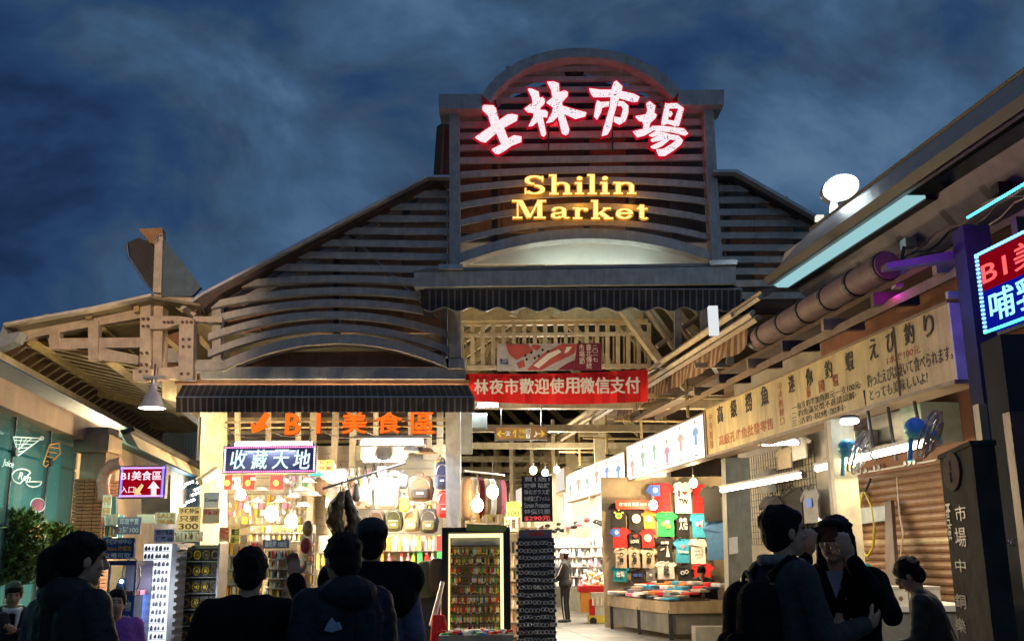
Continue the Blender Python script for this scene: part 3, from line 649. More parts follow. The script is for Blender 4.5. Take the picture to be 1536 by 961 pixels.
# red cloth banner, slightly sagging
f = front(700, 606, 18.25)
rb = thing('cloth_banner', 'red cloth banner with white characters stretched under the lattice', 'banner', P(835, 606, 18.25))
ys = lambda x: (560+ (x-695)/275*-6 + 3*math.sin(math.pi*(x-695)/275), 600+ (x-695)/275*6 + 5*math.sin(math.pi*(x-695)/275)-(x-695)/275*4)
n = 24; xs = [695+i*(972-695)/n for i in range(n+1)]
obj('cloth', MB().strip([P(x, ys(x)[0], 18.25+0.05*math.sin(x*0.12)+0.02*math.sin(x*.31)) for x in xs], [P(x, ys(x)[1], 18.25+0.07*math.sin(x*0.1+1)+0.02*math.sin(x*.27)) for x in xs], Y_*0.01), red_cloth, rb, smooth=40)
b = MB()
chars = '林夜市歡迎使用微信支付'
for i, ch in enumerate(chars):
    x0 = 712+i*22.6; text_px(ch, f, x0, 592+i*-0.1, x0+20.3, 570+i*-0.35, white_p, w=0.10, parent=rb, name='character', fat=0.03)
obj('cord', MB().tube(P(972,556,18.25), P(1000,548,18.3), 0.01, n=5), m_dark, rb)
# fair banner
fb = front(746, 556, 18.15)
ev = board('fair_banner', 'grey and maroon printed fair banner with a swirling pattern, above the red banner', 'banner', fb, 0, 0, fb.uv(902,514)[0], fb.uv(902,514)[1], 0.02, mat('pale_grey_print', (0.5,0.48,0.5), 0.5))
mar = mat('maroon_print', (0.20, 0.02, 0.04), 0.5, bump=0); rdd = mat('dusty_red_print', (0.50,0.10,0.09), 0.5, bump=0)
def pxp(fr, pts, m, name, parent, w=0.003, th=0.003):
    return obj(name, MB().prism([fr.at(x, y, w) for x, y in pts], fr.n*th), m, parent)
pxp(fb, [(866,514.5),(902,514.5),(902,555.5),(860,555.5)], mar, 'maroon_field', ev, 0.003)
for i, pts in enumerate(([(758,516),(790,516),(800,526),(775,540),(764,532)], [(790,555),(815,530),(842,516),(866,516),(862,530),(830,545),(812,555)], [(835,555),(850,545),(862,540),(860,555)], [(800,516),(812,519),(806,526),(797,521)], [(775,545),(786,540),(788,550),(778,552)])):
    pxp(fb, pts, rdd if i != 2 else mar, 'pattern', ev, 0.003)
for i, pts in enumerate(([(800,548),(822,530),(838,524),(842,528),(825,538),(808,552)], [(850,520),(858,520),(852,528),(846,530)])): pxp(fb, pts, white_p, 'pattern', ev, 0.008)
for x, y in ((786,532),(795,528),(788,538),(806,533),(812,524),(800,536),(820,526)): pxp(fb, [(x,y),(x+3,y-1),(x+4,y+2),(x+1,y+3)], black_p, 'pattern', ev, 0.008)
for i, (s, x, y0, y1) in enumerate((('二\n〇\n一\n七', 889, 518, 542), ('臺\n北\n傳\n統', 879.5, 516, 553), ('市\n場\n節', 869, 516, 546))): text_px(s, fb, x, y1, x+7.5, y0, white_p, w=0.008, parent=ev, line=0.95)
text_px('臺北市\n市場處', fb, 750, 547, 762, 538, blue_p, w=0.008, parent=ev)
# way sign
fw = front(743, 659, 18.9)
ws = board('direction_sign', 'hanging brown direction sign with yellow arrows', 'sign', fw, 0, 0, fw.uv(820,640)[0], fw.uv(820,640)[1], 0.08, mat('sign_brown', (0.28,0.17,0.06), 0.5, emit=(0.30,0.17,0.05), es=0.35), m_steel, 0.015)
yl = lit('sign_yellow_print', (0.95, 0.6, 0.08), 0.9, False); wl_ = lit('sign_white_print', (0.95, 0.9, 0.75), 0.9, False)
text_px('←', fw, 746, 655, 757, 645, yl, parent=ws, bold=0.02, name='arrow'); text_px('☎', fw, 758, 653, 766, 646, wl_, parent=ws)
text_px('↑', fw, 769, 656, 777, 644, yl, parent=ws, bold=0.02, name='arrow'); text_px('市場', fw, 778, 650, 787, 643, yl, parent=ws); text_px('Market', fw, 778, 657, 787, 652, yl, parent=ws)
text_px('出口', fw, 788, 650, 796, 642, wl_, parent=ws); text_px('♿', fw, 789, 657, 795, 651, wl_, parent=ws); text_px('♪', fw, 801, 655, 806, 646, wl_, parent=ws)
text_px('→', fw, 806, 655, 817, 645, yl, parent=ws, bold=0.02, name='arrow')
for x in (752, 812): obj('hanger', MB().tube(P(x,640,18.92), P(x,606,18.92), 0.012), m_steel, ws)
# orange neon letters: seven pieces, one bracket rail
neo = thing('neon_lettering', 'orange red neon characters with an arrow hung below the left striped awning', 'neon sign', P(515, 650, 18.0))
fn = front(380, 652, 17.95); m_neo = lit('neon_orange', (1.0, 0.13, 0.01), 1.5); m_neb = lit('neon_back', (0.6, 0.02, 0.0), 0.5)
for s, x0, x1, y0, y1 in (('B',428,455,620,652), ('1',475,489,620,650), ('美',514,550,618,650), ('食',565,603,618,650), ('區',617,651,618,650)):
    g = text_px(s, fn, x0, y1, x1, y0, m_neo, w=0.05, th=0.03, parent=neo, name='character', bold=0.02 if s in 'B1' else 0.0, fat=0 if s in 'B1' else 0.03, keep=s in 'B1')
    u0, v0 = fn.uv(x0-1, y1+1); u1, v1 = fn.uv(x1+1, y0)
    text(s, fn, u0, v0, u1, v1, m_neb, w=0.0, th=0.03, name='back_plate', parent=neo, bold=0.03 if s in 'B1' else 0.006, keep=s in 'B1')
pxp(fn, [(400,618),(407,622),(398,636),(405,641),(380,650),(378,634),(386,638)], m_neo, 'arrow', neo, 0.05, 0.06)
obj('rail', MB().fbox(fn, fn.uv(336,634)[0], fn.uv(336,634)[1], fn.uv(668,634)[0], fn.uv(336,631)[1], -0.08, -0.05), m_creamy, neo)
obj('rail', MB().fbox(fn, fn.uv(336,642)[0], fn.uv(336,642)[1], fn.uv(668,634)[0], fn.uv(336,640)[1], -0.08, -0.05), m_creamy, neo)
lamp('POINT', P(530, 634, 17.7), 10, (1, 0.2, 0.03), 0.3, neo)
# LED signs
def led_sign(name, label, fr, x0, y0, x1, y1, m_face, dot_top, dot_side, dots, d=0.12, group=None):
    u0, v0 = fr.uv(x0, y1); u1, v1 = fr.uv(x1, y0)
    t = board(name, label, 'LED sign', fr, u0, v0, u1, v1, d, m_face, m_dark, 0.012)
    nx = int(dots); ny = max(3, int(dots*(v1-v0)/(u1-u0)))
    r = 0.012
    for nm, mm, pts in (('border_lights', dot_top, [(u0+(u1-u0)*(i+.5)/nx, v) for v in (v0+0.02, v1-0.02) for i in range(nx)]), ('border_lights', dot_side, [(u, v0+(v1-v0)*(i+.5)/ny) for u in (u0+0.02, u1-0.02) for i in range(ny)])):
        b = MB()
        for u, v in pts: b.fbox(fr, u-r, v-r, u+r, v+r, 0, 0.012)
        obj(nm, b, mm, t, kind='stuff')
    return t
fl1 = front(334, 709, 17.3)
s1 = led_sign('led_sign', 'dark LED sign with four white characters and dotted border under the left awning', fl1, 334.5, 668, 474, 709, mat('led_dark_navy', (0.008,0.012,0.035), 0.4, emit=(0.01,0.015,0.08), es=0.8), lit('dot_magenta', (1.0,0.25,0.55), 2.2), lit('dot_white', (0.9,0.95,1.0), 2.5), 42)
for i, ch in enumerate('收藏天地'): text_px(ch, fl1, 345+i*31.5, 703, 371+i*31.5, 674, lit('led_ice', (0.72,1.0,1.0), 1.4), w=0.01, parent=s1, name='character', fat=0.015, shear=0.12)
for x in (345, 465): obj('hanger', MB().tube(P(x,668,17.4), P(x,640,17.6), 0.01), m_dark, s1)
fl2 = front(178, 746, 13.8)
s2 = led_sign('led_sign', 'small red and violet LED sign with white arrows by the brick pillar', fl2, 178, 699, 248, 746, lit('led_red_field', (0.42,0.0,0.012), 0.75), lit('dot_violet', (0.55,0.35,1.0), 1.6), lit('dot_blue', (0.25,0.2,1.0), 1.8), 30)
wl2 = lit('led_pink_white', (1.0,0.72,0.80), 1.3)
text_px('B1美食區', fl2, 182, 720, 243, 706, wl2, w=0.01, parent=s2, fat=0.02); text_px('入口', fl2, 181, 739, 202, 729, wl2, w=0.01, parent=s2, bold=0.0)
pxp(fl2, [(216,728),(213,725),(206,733),(203,730),(202,742),(213,741),(210,738)], lit('led_gold', (1,0.6,0.25), 1.2), 'arrow', s2, 0.012); pxp(fl2, [(231,721),(240,732),(235,732),(235,743),(227,743),(227,732),(222,732)], wl2, 'arrow', s2, 0.012)
obj('violet_edge', MB().fbox(fl2, fl2.uv(240,746)[0], 0, fl2.uv(247,746)[0], fl2.uv(247,700)[1], 0.001, 0.004), lit('led_violet', (0.16,0.05,0.5), 0.9), s2)
obj('bracket', MB().tube(P(178,700,13.85), P(150,712,14.4), 0.02), m_steel, s2)
# big one at the right edge, on its own plane facing the aisle
BIG = Fr(P(1472, 440, 8.2), -D)
s3 = thing('led_sign', 'big red and blue LED sign with glowing dotted frame at the right edge', 'LED sign', P(1500, 500, 8.2))
u0, vb = BIG.uv(1480, 496); u0b, vt = BIG.uv(1466, 386); u0 = (u0+u0b)/2; u1 = u0+1.9; vm = (vt*0.52+vb*0.48)
obj('red_field', MB().fbox(BIG, u0, vm, u1, vt, -0.12, 0), lit('led_red', (0.35,0.0,0.01), 0.6), s3); obj('blue_field', MB().fbox(BIG, u0, vb, u1, vm, -0.12, 0), lit('led_blue', (0.004,0.01,0.35), 0.8), s3)
H3 = vt-vb
text('B1美食區', BIG, u0+0.05, vm+0.04, u1-0.2, vt-0.06, lit('led_red_text', (1,0.10,0.10), 1.6), w=0.01, parent=s3, fat=0.012); text('哺乳室', BIG, u0+0.10, vb+0.05, u0+1.15, vm-0.03, lit('led_cyan_text', (0.35,0.95,1.0), 1.5), w=0.01, parent=s3, fat=0.015)
for nm, mm, pts in (('border_lights', lit('dot_sky', (0.2,0.5,1.0), 2.5), [(u0+i*0.045, vt+0.015) for i in range(43)]+[(u0+0.0, vb+H3*i/18) for i in range(19)]), ('border_lights', lit('dot_green', (0.1,1.0,0.5), 2.2), [(u0+i*0.045, vb-0.012) for i in range(43)])):
    b = MB()
    for u, v in pts: b.fbox(BIG, u-0.014, v-0.010, u+0.014, v+0.010, 0, 0.02)
    obj(nm, b, mm, s3, kind='stuff')
obj('casing', MB().fbox(BIG, u0-0.04, vb-0.03, u1+0.04, vt+0.03, -0.16, -0.121), m_dark, s3)
lamp('POINT', BIG(u0-0.25, (vt+vb)/2+0.1, 0.35), 20, (0.04, 0.10, 1.0), 0.15, s3); lamp('POINT', BIG(u0-0.1, vt+0.35, 0.35), 9, (0.75, 0.03, 0.9), 0.15, s3)
# ------------------------------------------------------------------ right-hand row: roof, gutters, awning, fronts
row = thing('stall_row', 'row of stalls under a low grey roof running back along the right of the aisle', 'stall building', (P(1240, 800, 14).x, 14, 0))
m_fascia = weathered('roof_fascia_grey', (0.17,0.17,0.17), (0.08,0.08,0.08), 0.5, 2, 0.5)
m_soff = weathered('brown_soffit', (0.14,0.09,0.065), (0.06,0.045,0.035), 0.6, 2, 0.5)
m_rust = weathered('rusty_beam', (0.30,0.22,0.14), (0.13,0.07,0.04), 0.5, 3, 0.6)
obj('roof_fascia', MB().run([(1150,419),(1217,344),(1236,346),(1166,424)], 15.0, 0, -12), m_fascia, row)
obj('roof', MB().run([(1217,344),(1236,340),(1900,330),(1900,346),(1236,347)], 15.0, 0, -12), m_fascia, row)
obj('fascia_cap', MB().run([(1213,343),(1222,338),(1228,342),(1219,349)], 14.98, 0.02, -12), m_dark, row)
obj('fascia_foot', MB().run([(1146,417),(1152,414),(1160,424),(1152,427)], 14.98, 0.02, -12), m_dark, row)
obj('parapet_panel', MB().run([(1216,366),(1222,346),(1240,346),(1238,372)], 15.2, 0, 1.2), mat('pinkish_panel', (0.35,0.30,0.30), 0.5), row)
lpn = thing('soffit_light', 'long pale cyan light panel under the eave of the right roof', 'light panel', P(1170, 428, 15))
obj('diffuser', MB().run([(1160,428),(1181,428),(1182,431),(1161,431)], 15.0, 0, -4.0), lit('panel_cyan', (0.40,0.74,0.78), 0.8), lpn)
obj('channel', MB().run([(1181.5,426),(1193,426),(1194,433),(1182,433)], 15.0, 0, -4.0), m_dark, lpn)
obj('inner_wall', MB().run([(1192,428),(1199,428),(1252,486),(1245,488)], 15.0, 0, -11), mat('violet_grey_wall', (0.16,0.14,0.17), 0.6), row)
for i, px in enumerate((0.5, 1.6, 2.6, 3.4)):      # faded strokes of an old sign on the inner wall
    a = P(1206, 440, 14.97)-D*(px+1.2); b = P(1222, 458, 14.97)-D*(px+1.2)
    obj('faded_mark', MB().prism([a, b, b-D*0.12, a-D*0.12], Vector((-0.01,0,-0.01))), m_dark, row)
aw = P(1137, 508, 14.6)
obj('awning_roll', MB().tube(aw, aw-D*3.9, 0.16, n=18), weathered('mauve_canvas', (0.20,0.13,0.135), (0.10,0.07,0.065), 0.7, 2, 0.5), row, smooth=40)
obj('roll_end', MB().tube(aw+D*0.05, aw-D*0.04, 0.17, n=18), m_steel, row, smooth=40)
for prof, Yr, t0, t1, m in (([(1140,436),(1162,428),(1168,432),(1146,444)], 14.2, 0, 30, m_rust), ([(1136,446),(1142,440),(1146,444),(1140,450)], 14.2, 0, 30, m_cream),
                            ([(1124,470),(1130,464),(1134,468),(1128,476)], 14.2, 0, 30, m_cream), ([(1120,484),(1126,478),(1132,484),(1124,490)], 14.2, -0.3, 30, m_rust),
                            ([(1160,535),(1186,524),(1186,534),(1160,546)], 13.6, -7, 6, m_rust), 
                             
                            ([(1150,520),(1500,430),(1500,436),(1150,527)], 14.5, -9, 8, m_soff), ([(1095,470),(1099,468),(1103,472),(1098,476)], 14.6, 0, 30, m_cream)):
    obj('eave_beam', MB().run(prof, Yr, t0, t1), m, row)
for i in range(9):
    t = 3-i*1.25; q = P(1168, 548, 13.8)+D*t
    obj('bracket', MB().box(q+Z_*0.12, (0.5, 0.1, 0.14)), m_dark if i % 2 else m_rust, row)
for i in range(8):
    q = P(1122, 520, 14.4)+D*(2+i*3.2)
    obj('gutter_bracket', MB().box(q+Vector((0.1,0,0.1)), (0.5,0.08,0.08)), m_cream, row)
for i in range(6): obj('roll_clamp', MB().tube(aw-D*(0.3+i*0.7), aw-D*(0.36+i*0.7), 0.175, n=16), m_dark, row)
for i in range(7):
    a_ = P(1190+i*3, 470+i*5, 14.4)-D*(0.5+i*.2); pts = [a_-D*(q*.9)+Vector((0,0,-0.10*math.sin(q*math.pi/1.0+.5)**2-.015*i)) for q in [j*.25 for j in range(26)]]
    obj('eave_cable', MB().path(pts, .012, 5), m_dark if i % 2 else m_rust, row)
for i in range(5):
    q = P(1215, 452, 14.8)-D*(1+i*1.9); obj('conduit_box', MB().box(q, (.14,.18,.12)), m_steel if i % 2 else m_dark, row)
# striped valance hanging along the row
va = thing('striped_valance', 'brown striped awning valance hanging over the aisle along the right row', 'awning', P(1122, 516, 14.5))
tp0, bt0 = P(1124, 484, 14.5), P(1121, 517, 14.5)
for i in range(34):
    for m, r0, r1 in ((mat('awning_brown_stripe', (0.16,0.085,0.05), 0.8, var=0.3), 0, 0.55), (mat('awning_tan_stripe', (0.36,0.25,0.15), 0.8, var=0.3), 0.55, 1)):
        a = 8.3*(i+r0)/34; b = 8.3*(i+r1)/34; sg = lambda t: -Z_*(0.05*abs(math.sin(t*3.3)))
        obj('dark_stripe' if r0 == 0 else 'tan_stripe', MB().strip([tp0+D*a, tp0+D*b], [bt0+D*a+sg(a)+Vector((0.03*math.sin(a*4),0,0)), bt0+D*b+sg(b)+Vector((0.03*math.sin(b*4),0,0))], ND*0.012), m, va)
# posts above the row, seen inside the hall
for i in range(2, 10):
    q = ROW(0,0) + D*(2.5+i*4.2) - ND*0.6
    obj('row_post', MB().box((q.x, q.y, 2.9), (0.3, 0.25, 5.8)), m_cream, row)
    obj('row_tie', MB().prism([q+Z_*0.9+Vector((-0.1,0,0)), q+Z_*0.9+Vector((4,0,0)), q+Z_*0.75+Vector((4,0,0)), q+Z_*0.75+Vector((-0.1,0,0))], Y_*0.1), m_cream, row)
    for k, dx in enumerate((0.9, 1.6, 2.3)):
        obj('hall_column', MB().box((q.x-dx*0.9-0.4, q.y+2+k*0.7, 3.9), (0.11, 0.11, 3.2)), m_cream, row)
for i in range(10):
    q = ROW(0,0) + D*(2.0+i*3.4)
    obj('cross_pipe', MB().tube(q+Vector((-0.3,0,0.95)), q+Vector((5,0.6,0.9)), 0.03, n=6), m_creamy, row)
    obj('catwalk_rail', MB().tube(q+Vector((0.3,0,0.55)), q+Vector((0.3,0,1.9)), 0.035, n=6), m_creamy, row)
# ------------------------------------------------------------------ long yellow shop sign
yb = weathered('yellowed_board', (0.74,0.60,0.27), (0.30,0.19,0.07), 0.5, 1.4, 0.6)
ysn = thing('shop_sign', 'long yellowed sign board with black characters about shrimp fishing, on the right row', 'shop sign', ROW.at(1062, 680))
c0 = ROW.uv(1059, 613); c1 = ROW.uv(1062, 681); c2 = ROW.uv(1420, 459); c3 = ROW.uv(1436, 572)
ub0, ub1 = (c0[0]+c1[0])/2, (c2[0]+c3[0])/2; vb0, vb1 = (c1[1]+c3[1])/2, (c0[1]+c2[1])/2
obj('board', MB().fbox(ROW, ub0, vb0, ub1, vb1, -0.02, 0), yb, ysn)
obj('frame', MB().fbox(ROW, ub0-0.02, vb1, ub1+0.02, vb1+0.025, -0.3, 0.02), m_rust, ysn); obj('frame', MB().fbox(ROW, ub0-0.02, vb0-0.04, ub1+0.02, vb0, -0.3, 0.03), m_rust, ysn)
obj('frame', MB().fbox(ROW, ub0-0.06, vb0-0.02, ub0, vb1+0.02, -0.3, 0.02), m_rust, ysn)
obj('end_panel', MB().fbox(ROW, ub1, vb0, ub1+0.03, vb1, -0.42, 0.0), mat('pale_end_panel', (0.75,0.75,0.78), 0.4, bump=0), ysn)
obj('end_cap', MB().fbox(ROW, ub1-0.02, vb1+0.05, ub1+0.03, vb1+0.12, -0.42, 0.0), mat('pale_end_panel', (0.75,0.75,0.78), 0.4), ysn)
ink = mat('faded_black_ink', (0.035,0.03,0.02), 0.6, var=0.5, scale=20, bump=0); rink = mat('faded_red_ink', (0.50,0.13,0.04), 0.6, var=0.3, scale=20, bump=0)
def uvt(s, x0, y0, x1, y1, m, **k):      # box from two picture points taken on the board
    text_px(s, ROW, x0, y0, x1, y1, m, w=0.004, th=0.002, parent=ysn, **k)
def linech(s, a, b, h, m, bold=0.0, wid=0.8):
    """characters one by one from board point a to b (u,v of baseline)"""
    n = len(s)
    for i, ch in enumerate(s):
        if ch == ' ': continue
        u = a[0]+(b[0]-a[0])*i/max(1, n-1); v = a[1]+(b[1]-a[1])*i/max(1, n-1)
        text(ch, ROW, u, v, u+h*wid, v+h, m, w=0.004, th=0.002, parent=ysn, name='character', fat=bold*1.6)
V = vb1-vb0; U = ub1-ub0
def bu(px, py): return ROW.uv(px, py)
linech('高級撈魚', bu(1077,635), bu(1143,609), V*0.36, ink, 0.022, 0.95)
b0 = bu(1079,664); b1 = bu(1161,648); text('高級孔雀魚批發零售', ROW, b0[0], vb0+V*0.12, b1[0], vb0+V*0.34, rink, w=0.004, th=0.002, parent=ysn, bold=0.008)
text('中\n央\n階\n梯', ROW, bu(1064,640)[0], vb0+V*0.12, bu(1069,640)[0], vb0+V*0.9, rink, w=0.004, th=0.002, parent=ysn)
text('中\n央\n階\n梯\n口', ROW, bu(1168,600)[0], vb0+V*0.14, bu(1175,600)[0], vb0+V*0.92, rink, w=0.004, th=0.002, parent=ysn)
linech('迷你釣蝦', bu(1184,590), bu(1270,558), V*0.30, ink, 0.018, 0.85)
linech('泰國蝦', (bu(1210,590)[0], vb0+V*0.45), (bu(1250,575)[0], vb0+V*0.47), V*0.20, rink, 0.005, 0.9)
text('一‧每支釣竿加魚餌元‧一支100元‧', ROW, bu(1188,610)[0], vb0+V*0.31, bu(1292,575)[0], vb0+V*0.43, ink, w=0.004, th=0.002, parent=ysn)
text('二‧釣魚滿兌獎不退請諒解‧', ROW, bu(1188,620)[0], vb0+V*0.18, bu(1284,585)[0], vb0+V*0.30, ink, w=0.004, th=0.002, parent=ysn)
text('三‧活釣‧現烤‧加料‧', ROW, bu(1188,630)[0], vb0+V*0.05, bu(1268,600)[0], vb0+V*0.16, ink, w=0.004, th=0.002, parent=ysn)
linech('えび釣り', bu(1306,540), bu(1388,507), V*0.30, ink, 0.02, 0.8)
text('1本で100元', ROW, bu(1330,535)[0], vb0+V*0.50, bu(1380,520)[0], vb0+V*0.62, rink, w=0.004, th=0.002, parent=ysn)
text('釣ったえびは焼いて食べられます。', ROW, bu(1300,560)[0], vb0+V*0.27, bu(1428,520)[0], vb0+V*0.47, ink, w=0.004, th=0.002, parent=ysn)
text('とっても美味しいよ!', ROW, bu(1303,570)[0], vb0+V*0.07, bu(1390,550)[0], vb0+V*0.24, ink, w=0.004, th=0.002, parent=ysn)
obj('drip_stain', MB().fbox(ROW, bu(1344,540)[0], vb0, bu(1346.5,540)[0], vb1, 0.005, 0.007), mat('rust_stain', (0.14,0.06,0.03), 0.8), ysn)
# ------------------------------------------------------------------ lightboxes further back
def lightbox(x0, yt0, yb0, x1, yt1, yb1, label, seed):
    rnd = random.Random(seed)
    a = ROW.uv(x0, yt0); b = ROW.uv(x0, yb0); c = ROW.uv(x1, yt1); d = ROW.uv(x1, yb1)
    u0, u1 = (a[0]+b[0])/2, (c[0]+d[0])/2; v0, v1 = (b[1]+d[1])/2, (a[1]+c[1])/2
    t = board('light_box', label, 'lightbox sign', ROW, u0, v0, u1, v1, 0.18, lit('lightbox_white', (1.0,0.96,0.86), 1.7), m_rust, 0.03)
    n = 6
    for i in range(n):
        u = u0+(u1-u0)*(i+0.5)/n; h = (v1-v0); col = rnd.choice([(0.10,0.22,0.75),(0.85,0.35,0.12),(0.80,0.15,0.20),(0.05,0.3,0.6),(0.25,0.55,0.2),(0.85,0.6,0.1)])
        m = lit('box_print_%d' % (int(col[0]*100)), [q*.7+.35 for q in col], 1.0, False)
        w = (u1-u0)/n*rnd.uniform(.12,.22); v = v0+h*rnd.uniform(0.3, 0.6)
        obj('printed_shirt', MB().prism([ROW(u-w*.5,v-h*.22,.004), ROW(u+w*.5,v-h*.22,.004), ROW(u+w*.5,v+h*.05,.004), ROW(u+w,v,.004), ROW(u+w*1.2,v+h*.1,.004), ROW(u+w*.45,v+h*.2,.004), ROW(u-w*.45,v+h*.2,.004), ROW(u-w*1.2,v+h*.1,.004), ROW(u-w,v,.004), ROW(u-w*.5,v+h*.05,.004)], ROW.n*0.004), m, t)
        obj('printed_caption', MB().fbox(ROW, u-w*.8, v0+h*.08, u+w*.8, v0+h*.12, .004, .007), m, t)
        obj('printed_emblem', MB().lathe([(0,0.004),(w*.28,0.004),(w*.28,0)], ROW(u, v+h*.34, .004), 10, ROW.n), lit('box_print_skin', (0.9,0.55,0.3), 0.7, False), t)
    return t
lightbox(941, 672, 722, 1056, 618, 683, 'white light box with small shirt pictures, nearest over the T-shirt stall', 3)
lightbox(850, 716, 753, 937, 676, 727, 'white light box with small shirt pictures, second one down the aisle', 5)
for k, yy in enumerate((32.5, 39, 46)):
    u0 = ROW.uv(850, 730)[0]-0.3-k*6.5
    t = board('light_box', 'pale light box far down the aisle, number %s past the shirt ones' % ('one', 'two', 'three')[k], 'lightbox sign', ROW, u0-5.8, ROW.uv(900,700)[1]-0.25, u0, ROW.uv(900,700)[1]+0.4, 0.18, lit('lightbox_far', (1.0,0.9,0.75), 0.9), m_rust)
    t['label'] = ('pale light box past the second shirt light box', 'pale light box deep in the aisle above the bulbs', 'last pale light box at the end of the aisle')[k]
# ------------------------------------------------------------------ stall shells of the right row
m_bw = mat('stall_back_wall', (0.34,0.30,0.22), 0.7, var=0.25, scale=2)
m_rdw = weathered('red_brown_wall', (0.24,0.09,0.04), (0.12,0.05,0.03), 0.6, 2, 0.4)
obj('back_wall', MB().fbox(ROWB, ROWB.uv(1108,700)[0], -3.0, ROWB.uv(1246,700)[0], 1.6, -0.1, 0), m_bw, row)
obj('back_wall', MB().fbox(ROWB, ROWB.uv(1246,700)[0], -3.0, ROWB.uv(1440,700)[0]+3, 1.6, -0.1, 0), m_rdw, row)
obj('cream_post', MB().box((P(1264,700,12.0).x, 12.0, P(1264,630,12).z/2), (0.27,0.2,P(1264,630,12).z)), m_cream, row)
obj('post_edge', MB().box((P(1246,700,12.1).x, 12.1, P(1246,634,12.1).z/2), (0.05,0.1,P(1246,634,12.1).z)), m_rust, row)
for x, Y in ((1305,11.5),(1336,11.2),(1376,10.8)): obj('hanger_rod', MB().tube(P(x-8,585,Y), P(x+8,690 if x<1340 else 665,Y), 0.02), m_dark, row)
RB2 = Fr(ROW.o - ND*5.5, -D)
obj('rear_wall', MB().fbox(RB2, ROW.uv(800,700)[0]-60, -3.2, ROWB.uv(1440,700)[0]+6, 2.3, -0.1, 0), m_soff, row)
obj('stall_ceiling', MB().prism([ROW(-45,1.9,-0.3), ROW(-1,1.9,-0.3), ROW(-1,2.2,-5.5), ROW(-45,2.2,-5.5)], Z_*0.08), m_soff, row)
# roller shutter of the shrimp stall
sh = thing('roller_shutter', 'orange brown roller shutter at the back of the shrimp stall', 'shutter', ROWB.at(1290, 870))
u0 = ROWB.uv(1286, 700)[0]; u1 = ROWB.uv(1440, 700)[0]; vt = ROWB.uv(1340, 712)[1]; vbt = -2.6
m_sh = [weathered('shutter_wood', (0.30,0.16,0.07), (0.15,0.08,0.04), 0.45, 4, 0.5), weathered('shutter_wood_dark', (0.25,0.13,0.055), (0.13,0.07,0.035), 0.45, 4, 0.5)]
k = 0; v = vt
while v > vbt:
    b = MB(); n = 5
    prof = [(-0.045,0), (-0.03,0.02), (0,0.028), (0.03,0.02), (0.045,0)]
    for a_, b_ in zip(prof[:-1], prof[1:]): b.add([ROWB(u0,v+a_[0],a_[1]), ROWB(u1,v+a_[0],a_[1]), ROWB(u1,v+b_[0],b_[1]), ROWB(u0,v+b_[0],b_[1])], [(0,1,2,3)])
    obj('slat', b, m_sh[k % 2 if k % 5 else 1] if k != 9 else mat('pale_slat', (0.5,0.36,0.2), 0.5), sh); v -= 0.098; k += 1
# white cupboards and socket board on the wall above the shutter
def qbox(fr, x0, y0, x1, y1, w0, w1):
    a = fr.uv(x0, y0); b = fr.uv(x1, y1); return MB().fbox(fr, min(a[0],b[0]), min(a[1],b[1]), max(a[0],b[0]), max(a[1],b[1]), w0, w1)
m_cab = mat('white_laminate', (0.72,0.70,0.62), 0.4, var=0.08)
cb = thing('wall_cupboard', 'white two door cupboard above the roller shutter', 'cupboard', ROWB.at(1370, 665))
obj('body', qbox(ROWB, 1336, 672, 1408, 609, 0, 0.3), m_cab, cb); obj('door', qbox(ROWB, 1339, 668, 1370, 618, 0.3, 0.32), m_cab, cb); obj('door', qbox(ROWB, 1373, 661, 1406, 612, 0.3, 0.32), m_cab, cb)
cb = thing('wall_cupboard', 'small white cupboard beside the cream post', 'cupboard', ROWB.at(1290, 690))
obj('body', qbox(ROWB, 1274, 696, 1302, 642, 0, 0.3), m_cab, cb); obj('door', qbox(ROWB, 1277, 690, 1300, 646, 0.3, 0.32), mat('pale_door_laminate', (0.8,0.82,0.7), 0.4), cb)  # door in a slightly paler laminate than the cupboard body
tag(obj('fridge', qbox(ROWB, 1412, 668, 1438, 603, 0, 0.5), mat('pale_green_metal', (0.45,0.55,0.45), 0.4)), 'pale green metal locker right of the white cupboard', 'locker')
cb = thing('socket_board', 'long white board with round sockets above the roller shutter', 'socket board', ROWB.at(1340, 705))
obj('panel', qbox(ROWB, 1287, 712, 1410, 688, 0.0, 0.05), m_cab, cb)
for x, y in ((1297,706),(1305,705),(1318,701),(1325,700),(1364,694),(1371,693),(1378,692)): obj('socket', MB().lathe([(0,0.02),(0.035,0.018),(0.04,0)], ROWB.at(x, y, 0.05), 10, ROWB.n), m_steel, cb)
pot = thing('cooking_pot', 'steel pot standing before the white two door cupboard', 'pot', ROWB.at(1352, 672, 0.5))
obj('body', MB().lathe([(0,0),(0.17,0),(0.18,0.25),(0.165,0.25),(0.16,0.02)], ROWB.at(1352, 676, 0.5), 18), m_steel, pot, smooth=40); obj('rim', MB().lathe([(0.178,0.245),(0.19,0.255),(0.178,0.262)], ROWB.at(1352, 676, 0.5), 18), m_steel, pot, smooth=40)
tag(obj('pot_shelf', qbox(ROWB, 1290, 690, 1410, 676, 0.02, 0.66).box((0,0,-50),(0.01,0.01,0.01)) if False else MB().fbox(ROWB, ROWB.uv(1290,680)[0], ROWB.uv(1352,676)[1]-0.04, ROWB.uv(1410,680)[0], ROWB.uv(1352,676)[1]-0.005, 0.02, 0.66), m_rust), 'shelf over the shutter carrying the steel pot', 'shelf')
